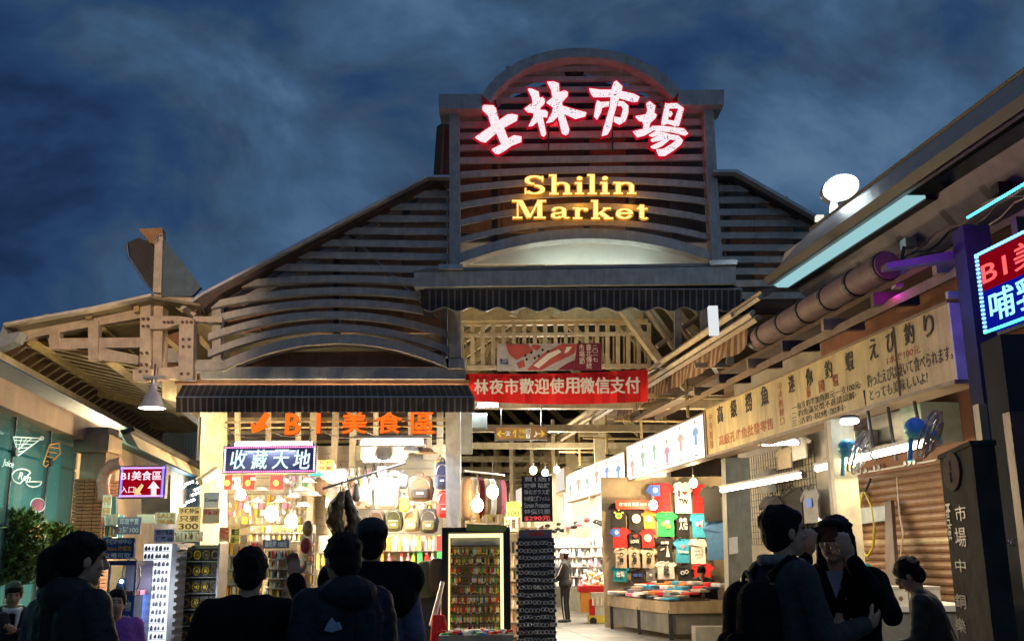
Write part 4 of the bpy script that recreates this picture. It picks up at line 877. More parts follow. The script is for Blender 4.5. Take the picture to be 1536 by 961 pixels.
# desk fans with blue motors
def fan(cx, cy, Y, r, label, yaw):
    c = P(cx, cy, Y); t = thing('wall_fan', label, 'fan', c)
    ax = Vector((math.sin(yaw)*-1, -math.cos(yaw)*0.75, -0.45)).normalized(); x = ax.cross(Z_).normalized(); y = ax.cross(x)
    g = MB()
    for rr, off in ((r,0),(r*0.99,-0.05),(r*0.66,0.045),(r*0.33,0.055)):
        pts = [c+ax*off+(x*math.cos(2*math.pi*i/24)+y*math.sin(2*math.pi*i/24))*rr for i in range(25)]; g.path(pts, 0.008 if rr < r*0.9 else 0.013, 5)
    for i in range(24):
        a = 2*math.pi*i/24; q = x*math.cos(a)+y*math.sin(a); g.path([c+ax*0.06+q*0.04, c+ax*0.05+q*r*0.6, c+q*r, c-ax*0.05+q*r*0.98], 0.0035, 4)
    obj('guard', g, m_steel, t)
    for i in range(4):
        a = i*math.pi/2+0.3; q = (x*math.cos(a)+y*math.sin(a)); s_ = q.cross(ax)
        obj('blade', MB().prism([c+q*0.05-s_*0.02, c+q*r*0.5-s_*r*0.28, c+q*r*0.88-s_*r*0.1, c+q*r*0.85+s_*r*0.25, c+q*0.06+s_*0.03], ax*0.006), mat('fan_blade', (0.35,0.45,0.5), 0.4), t)
    fb_ = mat('fan_blue', (0.10,0.50,0.68), 0.35)
    obj('motor', MB().ell(c-ax*0.16, (0.11,0.11,0.11), 14, 10), fb_, t, smooth=50); obj('hub', MB().ell(c+ax*0.03, 0.05, 10, 8), fb_, t, smooth=50)
    obj('arm', MB().tube(c-ax*0.2, c-ax*0.25-Z_*0.35, 0.025), fb_, t)
    return t
fan(1398, 652, 9.6, 0.24, 'blue motored wall fan tilted by the right end of the long tube lights', -0.9)
fan(1291, 680, 11.5, 0.24, 'blue motored wall fan in front of the small white cupboard', -0.9)
# tube lights along the row
def tube_light(a, b, label, m=tube_y, r=0.022, en=0, batten=True):
    t = thing('fluorescent_tube', label, 'tube light', a)
    obj('tube', MB().tube(a, b, r, n=10), m, t, smooth=40)
    dd = (b-a).normalized()
    obj('end_cap', MB().tube(a-dd*0.03, a+dd*0.01, r*1.3), m_steel, t); obj('end_cap', MB().tube(b-dd*0.01, b+dd*0.03, r*1.3), m_steel, t)
    if batten: obj('batten', MB().strip([a+Z_*0.07, b+Z_*0.07], [a+Z_*0.035, b+Z_*0.035], ND*0.05), m_cab, t)
    return t
a, b = ROW.uv(1092, 735), ROW.uv(1218, 711); mfix = 0.25
tube_light(ROW.at(1092, 735, 0.1), ROW.at(1216, 712, 0.1), 'bare tube light over the hanging shirts behind the young man', r=0.032)
for a_, b_ in ((1155,735),(1285,705),(1372,690)): q = ROW.at(a_, b_, 0.1); lamp('AREA', (q.x+0.15, q.y-0.5, q.z-0.08), 24, (1,0.84,0.58), 1.0, None, name='tube_and_fill_light')
tube_light(ROW.at(1237, 703, 0.1), ROW.at(1322, 683, 0.1), 'first of two tube lights end to end under the yellow sign', r=0.032)
tube_light(ROW.at(1325, 682, 0.1), ROW.at(1420, 661, 0.1), 'second of two tube lights end to end, nearest the grey pillar', r=0.032)
q = P(1372, 716, 8.5); lamp('AREA', q, 16, (1,0.84,0.6), 0.6, None, name='tube_and_fill_light')  # added area lamp without a tube, warms the foam boxes and vendor
tube_light(P(1140, 665, 15.0), P(1196, 664, 15.6), 'short white tube light under the left end of the yellow sign', tube_w, 0.03)
t = thing('ceiling_lamp', 'small round white lamp beside the cream post top', 'lamp', P(1274, 633, 11.6))
obj('disc', MB().ell(P(1274, 632, 11.6), (0.11,0.11,0.035), 14, 8), tube_w, t, smooth=50); obj('base', MB().ell(P(1274, 630, 11.6)+Z_*0.03, (0.12,0.12,0.03), 14, 8), m_dark, t)
tag(obj('white_lamp_post', MB().box(P(1070, 481, 13.9), (0.13,0.1,0.42)), lit('white_end_glow', (0.85,0.9,0.92), 0.9)), 'short upright white glowing lamp at the end of the gutter', 'lamp')
# flood light on the roof
fl = thing('flood_light', 'blazing white flood light on the right roof edge', 'floodlight', P(1250, 312, 14.6))
c = P(1262, 280, 14.6)
rim_ = [(1262+25*math.cos(i*math.pi/14)+6*math.sin(i*math.pi/14)*-1, 281+19*math.sin(i*math.pi/14)) for i in range(28)]
obj('housing', MB().prism([P(x, y, 14.62) for x, y in grow(rim_, 2)], Y_*0.18), m_steel, fl)
obj('lens', MB().prism([P(x, y, 14.60) for x, y in rim_], Y_*0.03), lit('flood_glow', (0.85,0.97,1.0), 30, False), fl)
obj('bracket', MB().prism([P(x, y, 14.7) for x, y in ((1246,300),(1256,302),(1258,322),(1244,322))], Y_*0.08), m_steel, fl)
obj('control_gear', MB().prism([P(x, y, 14.7) for x, y in ((1225,322),(1236,322),(1236,330),(1225,330))], Y_*0.1), lit('gear_glow', (0.9,0.9,0.8), 1.0, False), fl)
lamp('POINT', P(1262, 284, 14.3), 60, (0.80, 0.93, 1.0), 0.25, fl)
pk = thing('security_camera', 'magenta lit camera housing hanging under the right roof', 'camera', P(1348, 430, 10.8))
obj('body', MB().prism([P(x, y, 10.8) for x, y in ((1333,402),(1340,393),(1360,393),(1363,412),(1356,415),(1355,430),(1343,430),(1342,416),(1334,414))], Y_*0.12), mat('camera_shell', (0.6,0.6,0.62), 0.4), pk)
obj('bracket', MB().tube(P(1352,393,10.86), P(1356,370,10.86), 0.02), m_dark, pk)
lamp('POINT', P(1342, 440, 10.3), 3, (1.0,0.03,0.75), 0.08, pk)
# dark near structure at the right edge
dk = thing('portal_frame', 'dark steel post and beam frame at the right edge, carrying the LED sign', 'steel frame', (P(1460, 400, 8.7).x, 8.7, 0))
q = P(1459, 375, 8.7); m_dsteel = mat('dark_blue_steel', (0.035,0.042,0.058), 0.8, 0.0, var=0.3, scale=3, spec=0.1)
obj('post', MB().box((q.x, 8.7, q.z/2+0.1), (0.24, 0.24, q.z+0.2)), m_dsteel, dk)
q2 = P(1530, 250, 8.7)
obj('beam', MB().prism([P(1330,402,8.9), P(1440,388,8.9), P(1700,372,8.9), P(1700,352,8.9), P(1440,374,8.9), P(1330,394,8.9)], Y_*0.15), mat('mauve_paint', (0.13,0.09,0.13), 0.6), dk)
obj('sloping_panel', MB().run([(1406,268),(1412,262),(1452,312),(1446,318)], 11.0, 0, -5.0), m_dsteel, dk)
q = P(1505, 560, 7.0); obj('near_post', MB().box((P(1513,560,6.9).x, 6.9, P(1513,508,6.9).z/2), (0.20,0.3,P(1513,508,6.9).z)), m_dsteel, dk)
obj('cream_edge', MB().box((P(1480,700,7.6).x, 7.6, 1.3), (0.06,0.1,2.6)), m_rust, dk)
obj('door_panel', MB().box((P(1560,700,6.6).x, 6.6, 1.2), (0.36,0.1,2.4)), mat('maroon_door', (0.10,0.03,0.03), 0.5), dk)
FD = front(1490, 831, 6.74)
text_px('HC', FD, 1507, 819, 1522, 808, mat('grey_print', (0.35,0.4,0.45), 0.5), w=0.01, parent=dk, bold=0.02)
bt = [(1452,326),(1536,268)]
b = MB(); 
for i in range(30):
    q = P(1452,326,9.0).lerp(P(1560,262,7.0), i/29); b.box(q, (0.02,0.02,0.02))
obj('string_lights', b, lit('dot_teal', (0.1,0.7,1.0), 2.5), dk, kind='stuff')
# engraved stone pillar
PN = P(1457, 668, 6.0); PFm = Vector((0.2, 0.98, 0)).normalized()
STN = Fr(PN + PFm*0.92 - Z_*PN.z, -PFm)
st = thing('stone_sign_pillar', 'grey stone pillar with oval plaque and carved characters at the right', 'sign pillar', STN(0.46, 0, -0.1))
m_stone = mat('grey_stone', (0.05,0.047,0.044), 0.9, var=0.4, scale=5, bump=0.35, detail=8, spec=0.08); m_carve = mat('worn_grey_letter', (0.16,0.155,0.145), 0.5, bump=0)
obj('shaft', MB().fbox(STN, 0, 0, 0.92, PN.z, -0.13, 0), m_stone, st); obj('cap_stone', MB().fbox(STN, -0.01, PN.z, 0.93, PN.z+0.03, -0.14, 0.01), m_stone, st)
uc, vc = STN.uv(1430, 707)
obj('oval_plaque', MB().prism([STN(uc+0.24*math.cos(a*math.pi/12), vc+0.125*math.sin(a*math.pi/12), 0.001) for a in range(24)], STN.n*0.015), mat('pink_granite', (0.13,0.10,0.09), 0.9, scale=20, spec=0.05), st)
text('士\n林', STN, uc-0.03, vc-0.07, uc+0.03, vc+0.07, m_stone, w=0.018, parent=st)
for ch, y0, y1 in (('市',781,757),('場',820,790),('中',858,838),('銅',912,890),('樂',948,925)):
    a = STN.uv(1442, (y0+y1)/2); hh = (y0-y1)/1541*6.2; text(ch, STN, a[0]-0.15, a[1]-hh/2, a[0]+0.15, a[1]+hh/2, m_carve, w=0.004, th=0.004, parent=st, name='character', bold=0.005)
a = STN.uv(1424, 785)
fr2 = Fr(STN(a[0]-0.05, a[1]+0.13, 0), -Z_, -PFm*1.0) 
mk = text('Market', Fr(STN(a[0]+0.06, a[1]+0.13), -Z_, STN.x), 0, -0.1, 0.24, 0.04, m_carve, w=0.004, th=0.004, parent=st, bold=0.01)
# ------------------------------------------------------------------ left building with painted glass
lb = thing('glass_building', 'teal lit glass fronted building with tan beam and brick pillar at the left', 'building', GLS.at(60, 830))
uA = GLS.uv(-500, 700)[0]-3; uB = GLS.uv(116, 700)[0]; vB = GLS.uv(116, 662)[1]; vT = GLS.uv(110, 640)[1]+0.12; g0 = -GLS.o.z
gl = bpy.data.materials.new('shop_glass'); gl.use_nodes = True; b_ = gl.node_tree.nodes['Principled BSDF']; b_.inputs['Base Color'].default_value = (0.55,0.85,0.82,1); b_.inputs['Roughness'].default_value = 0.02; b_.inputs['Transmission Weight'].default_value = 0.9; b_.inputs['IOR'].default_value = 1.05; b_.inputs['Alpha'].default_value = 0.55
pw = 1.35; n = 0; u = uB
while u > uA and n < 5:
    u_ = u-pw
    for (va, vb_) in ((g0+0.35, -1.28), (-1.27, -0.42), (-0.41, vB)):
        obj('glass_pane', MB().fbox(GLS, u_+0.015, va+0.012, u-0.015, vb_-0.012, -0.012, 0), gl, lb)
    obj('mullion', MB().fbox(GLS, u_-0.015, g0, u_+0.015, vB, -0.05, 0.012), m_dark, lb); u = u_; n += 1
for v in (-0.415, -1.275):
    for k in range(n): obj('glass_fitting', MB().lathe([(0,0.04),(0.05,0.035),(0.055,0)], GLS(uB-pw*(k+1), v, 0.012), 10, GLS.n), m_dark, lb)
uL = uB-pw*n
obj('tan_beam', MB().fbox(GLS, uL, vB, uB+1.0, vT, -0.3, 0.15), weathered('tan_render', (0.34,0.22,0.13), (0.2,0.12,0.07), 0.7, 2, 0.4), lb)
obj('upper_wall', MB().fbox(GLS, uL, vT, uB+22, GLS.uv(20,547)[1], -0.3, -0.05), weathered('dark_teal_glass', (0.012,0.05,0.055), (0.01,0.03,0.03), 0.5, 2, 0.3), lb)
obj('sill', MB().fbox(GLS, uL, g0, uB, g0+0.35, -0.3, 0.08), m_fascia, lb)
obj('room_floor', MB().fbox(GLS, uL, g0, uB+1, g0+0.1, -6, -0.3), mat('teal_floor', (0.10,0.25,0.24), 0.5), lb)
obj('room_ceiling', MB().fbox(GLS, uL, vB+0.3, uB+1, vB+0.4, -6, -0.3), mat('teal_ceiling', (0.15,0.35,0.34), 0.6), lb)
obj('room_wall', MB().fbox(GLS, uL, g0, uB+1, vB+0.3, -6.1, -6.0), mat('teal_wall', (0.12,0.40,0.38), 0.6, var=0.3, scale=0.8), lb)
obj('room_wall', MB().fbox(GLS, uB+0.9, g0, uB+1, vB+0.3, -6.0, -0.3), mat('teal_wall', (0.12,0.40,0.38), 0.6), lb)
for w in (-1.6, -3.6):
    for k in range(3):
        t = thing('fluorescent_tube', '%s cyan white ceiling tube from the pillar in the %s row inside the glass' % (('first','second','third')[k], 'front' if w > -2 else 'back'), 'tube light', GLS(uB-1-k*2.2, vB+0.2, w), 'tubes inside the glass building')
        obj('tube', MB().fbox(GLS, uB-2.0-k*2.2, vB+0.16, uB-0.6-k*2.2, vB+0.2, w, w+0.08), lit('tube_cyan', (0.55,1.0,0.95), 22), t)
obj('counter', MB().fbox(GLS, uB-2.2, g0+0.1, uB-0.4, g0+1.0, -3.0, -2.2), m_dark, lb)
# pillar
m_brick = weathered('orange_tile', (0.42,0.15,0.05), (0.22,0.08,0.03), 0.6, 4, 0.4)
pc = P(140, 700, 14.55); px0 = P(118, 700, 14.4).x; px1 = P(158, 700, 14.4).x; pyb = 14.4
ztop = P(140, 722, 14.4).z
obj('pillar_core', MB().box(((px0+px1)/2, 14.62, P(140,640,14.4).z/2), (px1-px0-0.02, 0.4, P(140,640,14.4).z)), weathered('tan_render2', (0.40,0.29,0.18), (0.22,0.14,0.08), 0.7, 2, 0.4), lb)
obj('side_wall', MB().fbox(GLS, uB+0.9, g0, uB+22, vT, -0.5, -0.28), weathered('tan_render3', (0.26,0.20,0.14), (0.14,0.10,0.06), 0.7, 2, 0.4), lb)
obj('capital', MB().box(((px0+px1)/2, 14.55, P(140,665,14.4).z), (px1-px0+0.12, 0.5, 0.25)), weathered('tan_render2', (0.4,0.29,0.18), (0.2,0.1,0.1)), lb)
b = MB(); z = 0.0; k = 0
while z < ztop:
    for i in range(3):
        w = (px1-px0+0.06)/3; b.box((px0-0.03+w*(i+0.5)+(0.0 if k % 2 else 0.0), 14.40, z+0.022), (w-0.008, 0.05, 0.04))
    b.box((px0-0.03, 14.62, z+0.022), (0.04, 0.4, 0.04)); b.box((px1+0.03, 14.62, z+0.022), (0.04, 0.4, 0.04))
    z += 0.05; k += 1
obj('tiles', b, m_brick, lb, kind='stuff')
lamp('AREA', GLS(uB-2.5, vB+0.1, -2.2), 160, (0.6,1.0,0.92), 2.0, lb)
# chalk drawings on the glass: plain food outlines
def chalk(pts, m, r=0.009, close=True, lab='drawing'):
    q = [GLS.at(x, y, 0.02) for x, y in pts];  q = q+[q[0]] if close else q
    obj(lab, MB().path(q, r, 5), m, lb)
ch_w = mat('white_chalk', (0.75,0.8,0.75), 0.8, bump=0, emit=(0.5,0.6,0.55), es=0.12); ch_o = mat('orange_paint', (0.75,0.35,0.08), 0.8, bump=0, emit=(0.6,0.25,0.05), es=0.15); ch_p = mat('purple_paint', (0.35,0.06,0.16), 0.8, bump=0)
circ = lambda cx, cy, rx, ry, n=14, a0=0, a1=360: [(cx+rx*math.cos(R_(a0+(a1-a0)*i/n)), cy+ry*math.sin(R_(a0+(a1-a0)*i/n))) for i in range(n+(0 if a1-a0 >= 360 else 1))]
chalk([(17,655),(60,657),(24,683)], ch_w); 
for k in range(4): chalk([(22+k*8,656),(22+k*2,680-k*3)], ch_w, 0.005, False); chalk([(18+k*1.5,660+k*6),(55-k*8,661+k*5)], ch_w, 0.005, False)
chalk(circ(60,657,3,2.5,8), ch_w)
chalk([(72,667),(86,664),(88,680),(66,700),(62,696)], ch_o)
for k in range(4): chalk([(72-k*2,670+k*7),(86-k*4,672+k*7)], ch_o, 0.006, False)
chalk(circ(30,714,15,11,14,100,330), ch_w); chalk(circ(48,722,12,8,10,0,180), ch_w)
pz = [GLS.at(x, y, 0.015) for x, y in circ(54,757,9,9)]; obj('drawing', MB().prism(pz, GLS.n*0.004), ch_p, lb); chalk(circ(54,757,11,10.5), ch_w, 0.007)
pz = [GLS.at(x, y, 0.015) for x, y in [(68,784),(72,786),(62,800),(60,812)]+circ(56,798,14,14,10,90,270)]; obj('drawing', MB().prism(pz, GLS.n*0.004), ch_o, lb)
chalk([(72,780)]+circ(56,798,17,17,12,270,90)[::1]+[(62,814)], ch_w, 0.007, False) if False else chalk(circ(56,797,17,17,12,80,290), ch_w, 0.007, False)
text('Ren', GLS, GLS.uv(24,718)[0], GLS.uv(24,718)[1], GLS.uv(44,712)[0], GLS.uv(30,708)[1], ch_w, w=0.02, parent=lb, shear=0.3)
text('Juice', GLS, GLS.uv(0,700)[0], GLS.uv(0,700)[1], GLS.uv(18,696)[0], GLS.uv(5,688)[1], ch_w, w=0.02, parent=lb, shear=0.3)
lamp('AREA', GLS(uB-2.5, vB-0.1, 0.9), 40, (0.7,1.0,0.8), 1.2, lb)
# shrubs in front of the glass
def shrub(cx, cy, Y, rx, rz, n, label):
    c = P(cx, cy, Y); t = thing('shrub', label, 'shrub', (c.x, c.y, 0)); rnd = random.Random(int(cx)); b = MB()
    for i in range(n):
        a = rnd.uniform(0, 2*math.pi); r = rnd.random()**0.5; h = rnd.uniform(-1, 1)
        p = c + Vector((rx*r*math.cos(a)*math.sqrt(1-h*h*0.7), rx*0.6*r*math.sin(a), rz*h))
        dr = Vector((rnd.uniform(-1,1), rnd.uniform(-1,1), rnd.uniform(-0.2,1.2))).normalized(); l = rnd.uniform(0.05,0.12); sd = dr.cross(Vector((rnd.random(),rnd.random(),rnd.random()))).normalized()*l*0.22
        b.add([p, p+dr*l*0.5+sd, p+dr*l, p+dr*l*0.5-sd], [(0,1,2,3)])
    obj('foliage', b, mat('leaf_green', (0.10,0.13,0.02), 0.55, var=0.6, scale=6, bump=0), t, kind='stuff')
    for k in range(7):
        a = k*0.9; obj('stem', MB().path([Vector((c.x+0.1*math.cos(a), c.y+0.06*math.sin(a), 0.2)), c+Vector((0.3*rx*math.cos(a),0.2*rx*math.sin(a),-0.3*rz)), c+Vector((0.6*rx*math.cos(a),0.3*math.sin(a),0.5*rz))], 0.012, 5), mat('twig', (0.08,0.05,0.03), 0.8), t)
    obj('planter', MB().box((c.x, c.y, 0.22), (rx*1.9, 0.4, 0.44)), m_fascia, t)
shrub(12, 822, 12.2, 0.48, 0.42, 4200, 'bushy green shrub at the left edge before the glass')
shrub(70, 830, 13.6, 0.38, 0.36, 3200, 'smaller green shrub between the painted glass and the brick pillar')
# duct, camera and pieces near the pillar
du = thing('duct_pipe', 'curved orange duct elbow beside the brick pillar', 'duct', P(160, 790, 14.1))
pts = [P(x, y, 14.1) for x, y in ((182,694),(168,698),(158,708),(154,722),(156,745))]
obj('elbow', MB().path(pts, 0.085, 12), mat('orange_duct', (0.55,0.25,0.17), 0.5), du, smooth=60)
for q in pts[1:]: obj('joint_band', MB().ell(q, 0.092, 12, 8), mat('orange_duct', (0.55,0.25,0.17), 0.5), du, smooth=60)
obj('downpipe', MB().tube(P(170,745,14.1), P(172,830,14.1), 0.06), mat('teal_pipe', (0.12,0.25,0.22), 0.5), du)
cg = thing('canopy_gutter', 'long cream box gutter under the left canopy', 'gutter', P(190, 650, 14.5))
obj('trough', MB().run([(183,652),(196,650),(208,672),(190,664)], 14.0, 0, 14), m_cream, cg); obj('lip', MB().run([(180,645),(200,640),(203,646),(183,651)], 14.0, 0, 14), m_dark, cg)
sc = thing('security_camera', 'cream security camera on the post above the small white card', 'camera', P(315, 715, 17.0))
obj('body', MB().tube(P(300,722,17.0), P(325,706,17.3), 0.07, 0.09, 12), m_cream, sc, smooth=40); obj('mount', MB().tube(P(322,708,17.3), P(326,730,17.4), 0.04), m_cream, sc)
# far-left view below the canopy: corrugated wall, with glowing bars added for reflected light streaks
fw_ = thing('corrugated_wall', 'grey blue corrugated wall with light streaks, deep under the left canopy', 'wall', P(250, 800, 30))
b0, b1 = P(236, 770, 25), P(334, 770, 25); mcw = mat('corrugated_sheet', (0.22,0.27,0.30), 0.22, 0.7, scale=2)
for i in range(22):
    a = b0.lerp(b1, i/22); c = b0.lerp(b1, (i+1)/22)
    obj('rib', MB().add([Vector((a.x,25,0)), Vector(((a.x+c.x)/2,24.93,0)), Vector((c.x,25,0)), Vector((a.x,25,4.6)), Vector(((a.x+c.x)/2,24.93,4.6)), Vector((c.x,25,4.6))], [(0,1,4,3),(1,2,5,4)]), mcw, fw_)
for i, (x, y) in enumerate(((264,718),(270,732),(262,742),(284,752),(292,741),(300,722),(270,760),(288,768),(340,772),(350,760),(352,782),(282,725),(296,733))):
    a = P(x-6, y+2, 23); b = P(x+7, y-3, 24.5); tube_light(a, b, 'small streak of tube light deep under the left canopy', tube_w, 0.022, batten=False)['group'] = 'added light streaks under the left canopy'
tag(obj('grey_cabinet', MB().prism([P(212,712,15.5),P(256,712,15.5),P(256,770,15.5),P(212,770,15.5)], Y_*0.5), mat('grey_green_metal', (0.22,0.24,0.21), 0.5)), 'grey metal cabinet behind the small red LED sign', 'cabinet')
# ------------------------------------------------------------------ merchandise helpers
def rbox(mb, c, s, e=0.45, n=16, m=10, R=None):
    c = Vector(c); s = Vector(s)/2; vs = []; fs = []; pw = lambda x, k: math.copysign(abs(x)**k, x)
    for j in range(m+1):
        t = math.pi*j/m-math.pi/2
        for i in range(n):
            a = 2*math.pi*i/n; p = Vector((s.x*pw(math.cos(t), e)*pw(math.cos(a), e), s.y*pw(math.cos(t), e)*pw(math.sin(a), e), s.z*pw(math.sin(t), e)))
            vs.append(c+(R @ p if R is not None else p))
    for j in range(m):
        for i in range(n): fs.append((j*n+i, j*n+(i+1)%n, (j+1)*n+(i+1)%n, (j+1)*n+i))
    mb.add(vs, fs); return mb
def px_rect(x0, y0, x1, y1, Y): a = P(x0, y1, Y); b = P(x1, y0, Y); return a, b
def cloth(n, c, **k): return mat('cloth_'+n, c, 0.85, var=0.15, scale=9, bump=0.5, **k)
CLO = {k: cloth(k, v) for k, v in dict(black=(0.018,0.017,0.018), charcoal=(0.05,0.05,0.055), grey=(0.22,0.22,0.22), white=(0.78,0.76,0.70), red=(0.62,0.02,0.02), blue=(0.02,0.22,0.55), sky=(0.05,0.40,0.62), green=(0.02,0.38,0.09),
       orange=(0.75,0.25,0.04), teal=(0.02,0.33,0.38), beige=(0.58,0.48,0.34), navy=(0.012,0.02,0.06), denim=(0.05,0.14,0.30), olive=(0.10,0.11,0.05), brown=(0.12,0.07,0.04), pink=(0.75,0.2,0.3), purple=(0.35,0.10,0.45), yellow=(0.8,0.6,0.08), khaki=(0.30,0.25,0.14), maroon=(0.20,0.02,0.03)).items()}
LX = {k: mat('lx_'+k, v, 0.5, var=0.1, bump=0) for k, v in dict(gold=(0.8,0.5,0.08), silver=(0.6,0.6,0.62), red=(0.7,0.03,0.03), green=(0.05,0.4,0.1), blue=(0.05,0.15,0.6), white=(0.85,0.83,0.78), black=(0.02,0.02,0.02), pink=(0.85,0.3,0.4), orange=(0.85,0.35,0.05), yellow=(0.9,0.7,0.1), cream=(0.8,0.7,0.5), brown=(0.25,0.12,0.05)).items()}
def shirt(x0, y0, x1, y1, Y, colr, label, prints=(), long=False, group='T-shirts on the display wall', swing=0.0):
    """a T-shirt filling a box of the wall; prints: (kind, colour, ...)"""
    fr = front(x0, y1, Y); w, h = fr.uv(x1, y0); cx = w/2; tl = random.uniform(-.05,.05); fr = Fr(fr.o, X_+Z_*tl-Y_*random.uniform(-.12,.12), Z_-X_*tl); w *= random.uniform(.97,1.1); t = thing('t_shirt', label, 'T-shirt', fr(cx, 0), group)
    S0 = w*0.36; sl = 0.30*h if not long else 0.55*h
    out = [(cx-S0,0),(cx+S0,0),(cx+S0*0.96,h*0.66),(w*0.93,h-sl-0.02*h),(w,h-sl*0.72),(cx+S0*0.92,h*0.97),(cx+w*0.11,h),(cx,h*0.945),(cx-w*0.11,h),(cx-S0*0.92,h*0.97),(0,h-sl*0.72),(w*0.07,h-sl-0.02*h),(cx-S0*0.96,h*0.66)]
    nx, nz = 12, 14; 
    b = MB().prism([fr(u, v, 0.018*math.sin(u*30+x0)+0.012*math.sin(v*25+x0)) for u, v in out], -fr.n*0.02)
    obj('fabric', b, colr, t)
    obj('collar', MB().path([fr(cx-w*0.12,h*0.995,0.016), fr(cx-w*0.06,h*0.955,0.02), fr(cx,h*0.935,0.022), fr(cx+w*0.06,h*0.955,0.02), fr(cx+w*0.12,h*0.995,0.016)], 0.008, 5), colr, t)
    k = 0
    for p in prints:
        k += 1; q = 0.022+0.004*k
        if p[0] == 'text': text(p[2], fr, cx-S0*p[5], h*p[3], cx+S0*p[5], h*p[4], p[1], w=q, parent=t, bold=0.03, name='print')
        elif p[0] == 'disc': obj('print', MB().prism([fr(cx+S0*p[2]+S0*p[4]*math.cos(a*math.pi/9), h*p[3]+S0*p[5]*math.sin(a*math.pi/9), q) for a in range(18)], fr.n*0.003), p[1], t)
        elif p[0] == 'poly': obj('print', MB().prism([fr(cx+S0*u, h*v, q) for u, v in p[2]], fr.n*0.003), p[1], t)
        elif p[0] == 'heart': obj('print', MB().prism([fr(cx+S0*(p[2]+p[4]*math.sin(a)**3), h*p[3]+S0*p[4]*0.062*(13*math.cos(a)-5*math.cos(2*a)-2*math.cos(3*a)-math.cos(4*a)), q) for a in [i*math.pi/12 for i in range(24)]], fr.n*0.003), p[1], t)
    return t
WHT, BLK, RED, YEL = LX['white'], LX['black'], LX['red'], LX['yellow']
def face(c1, c2): return [('disc', c1, 0, .52, .62, .62), ('disc', c2, -.25, .56, .09, .13), ('disc', c2, .25, .56, .09, .13), ('poly', c2, [(-.25,.42),(0,.38),(.25,.42),(0,.345)])]
flag = [('poly', LX['blue'], [(-1,.93),(-.05,.93),(-.05,.55),(-1,.55)]), ('disc', WHT, -.5, .75, .26, .26), ('poly', LX['blue'], [(-1.45,.8),(-1,.93),(-1,.66),(-1.3,.64)])]
figure = [('disc', BLK, 0, .66, .36, .36), ('disc', CLO['beige'], 0, .64, .2, .16), ('poly', BLK, [(-.3,.5),(.3,.5),(.38,.28),(-.38,.28)]), ('poly', BLK, [(-.22,.28),(-.05,.28),(-.05,.16),(-.22,.16)]), ('poly', BLK, [(.05,.28),(.22,.28),(.22,.16),(.05,.16)])]
YT = 22.3
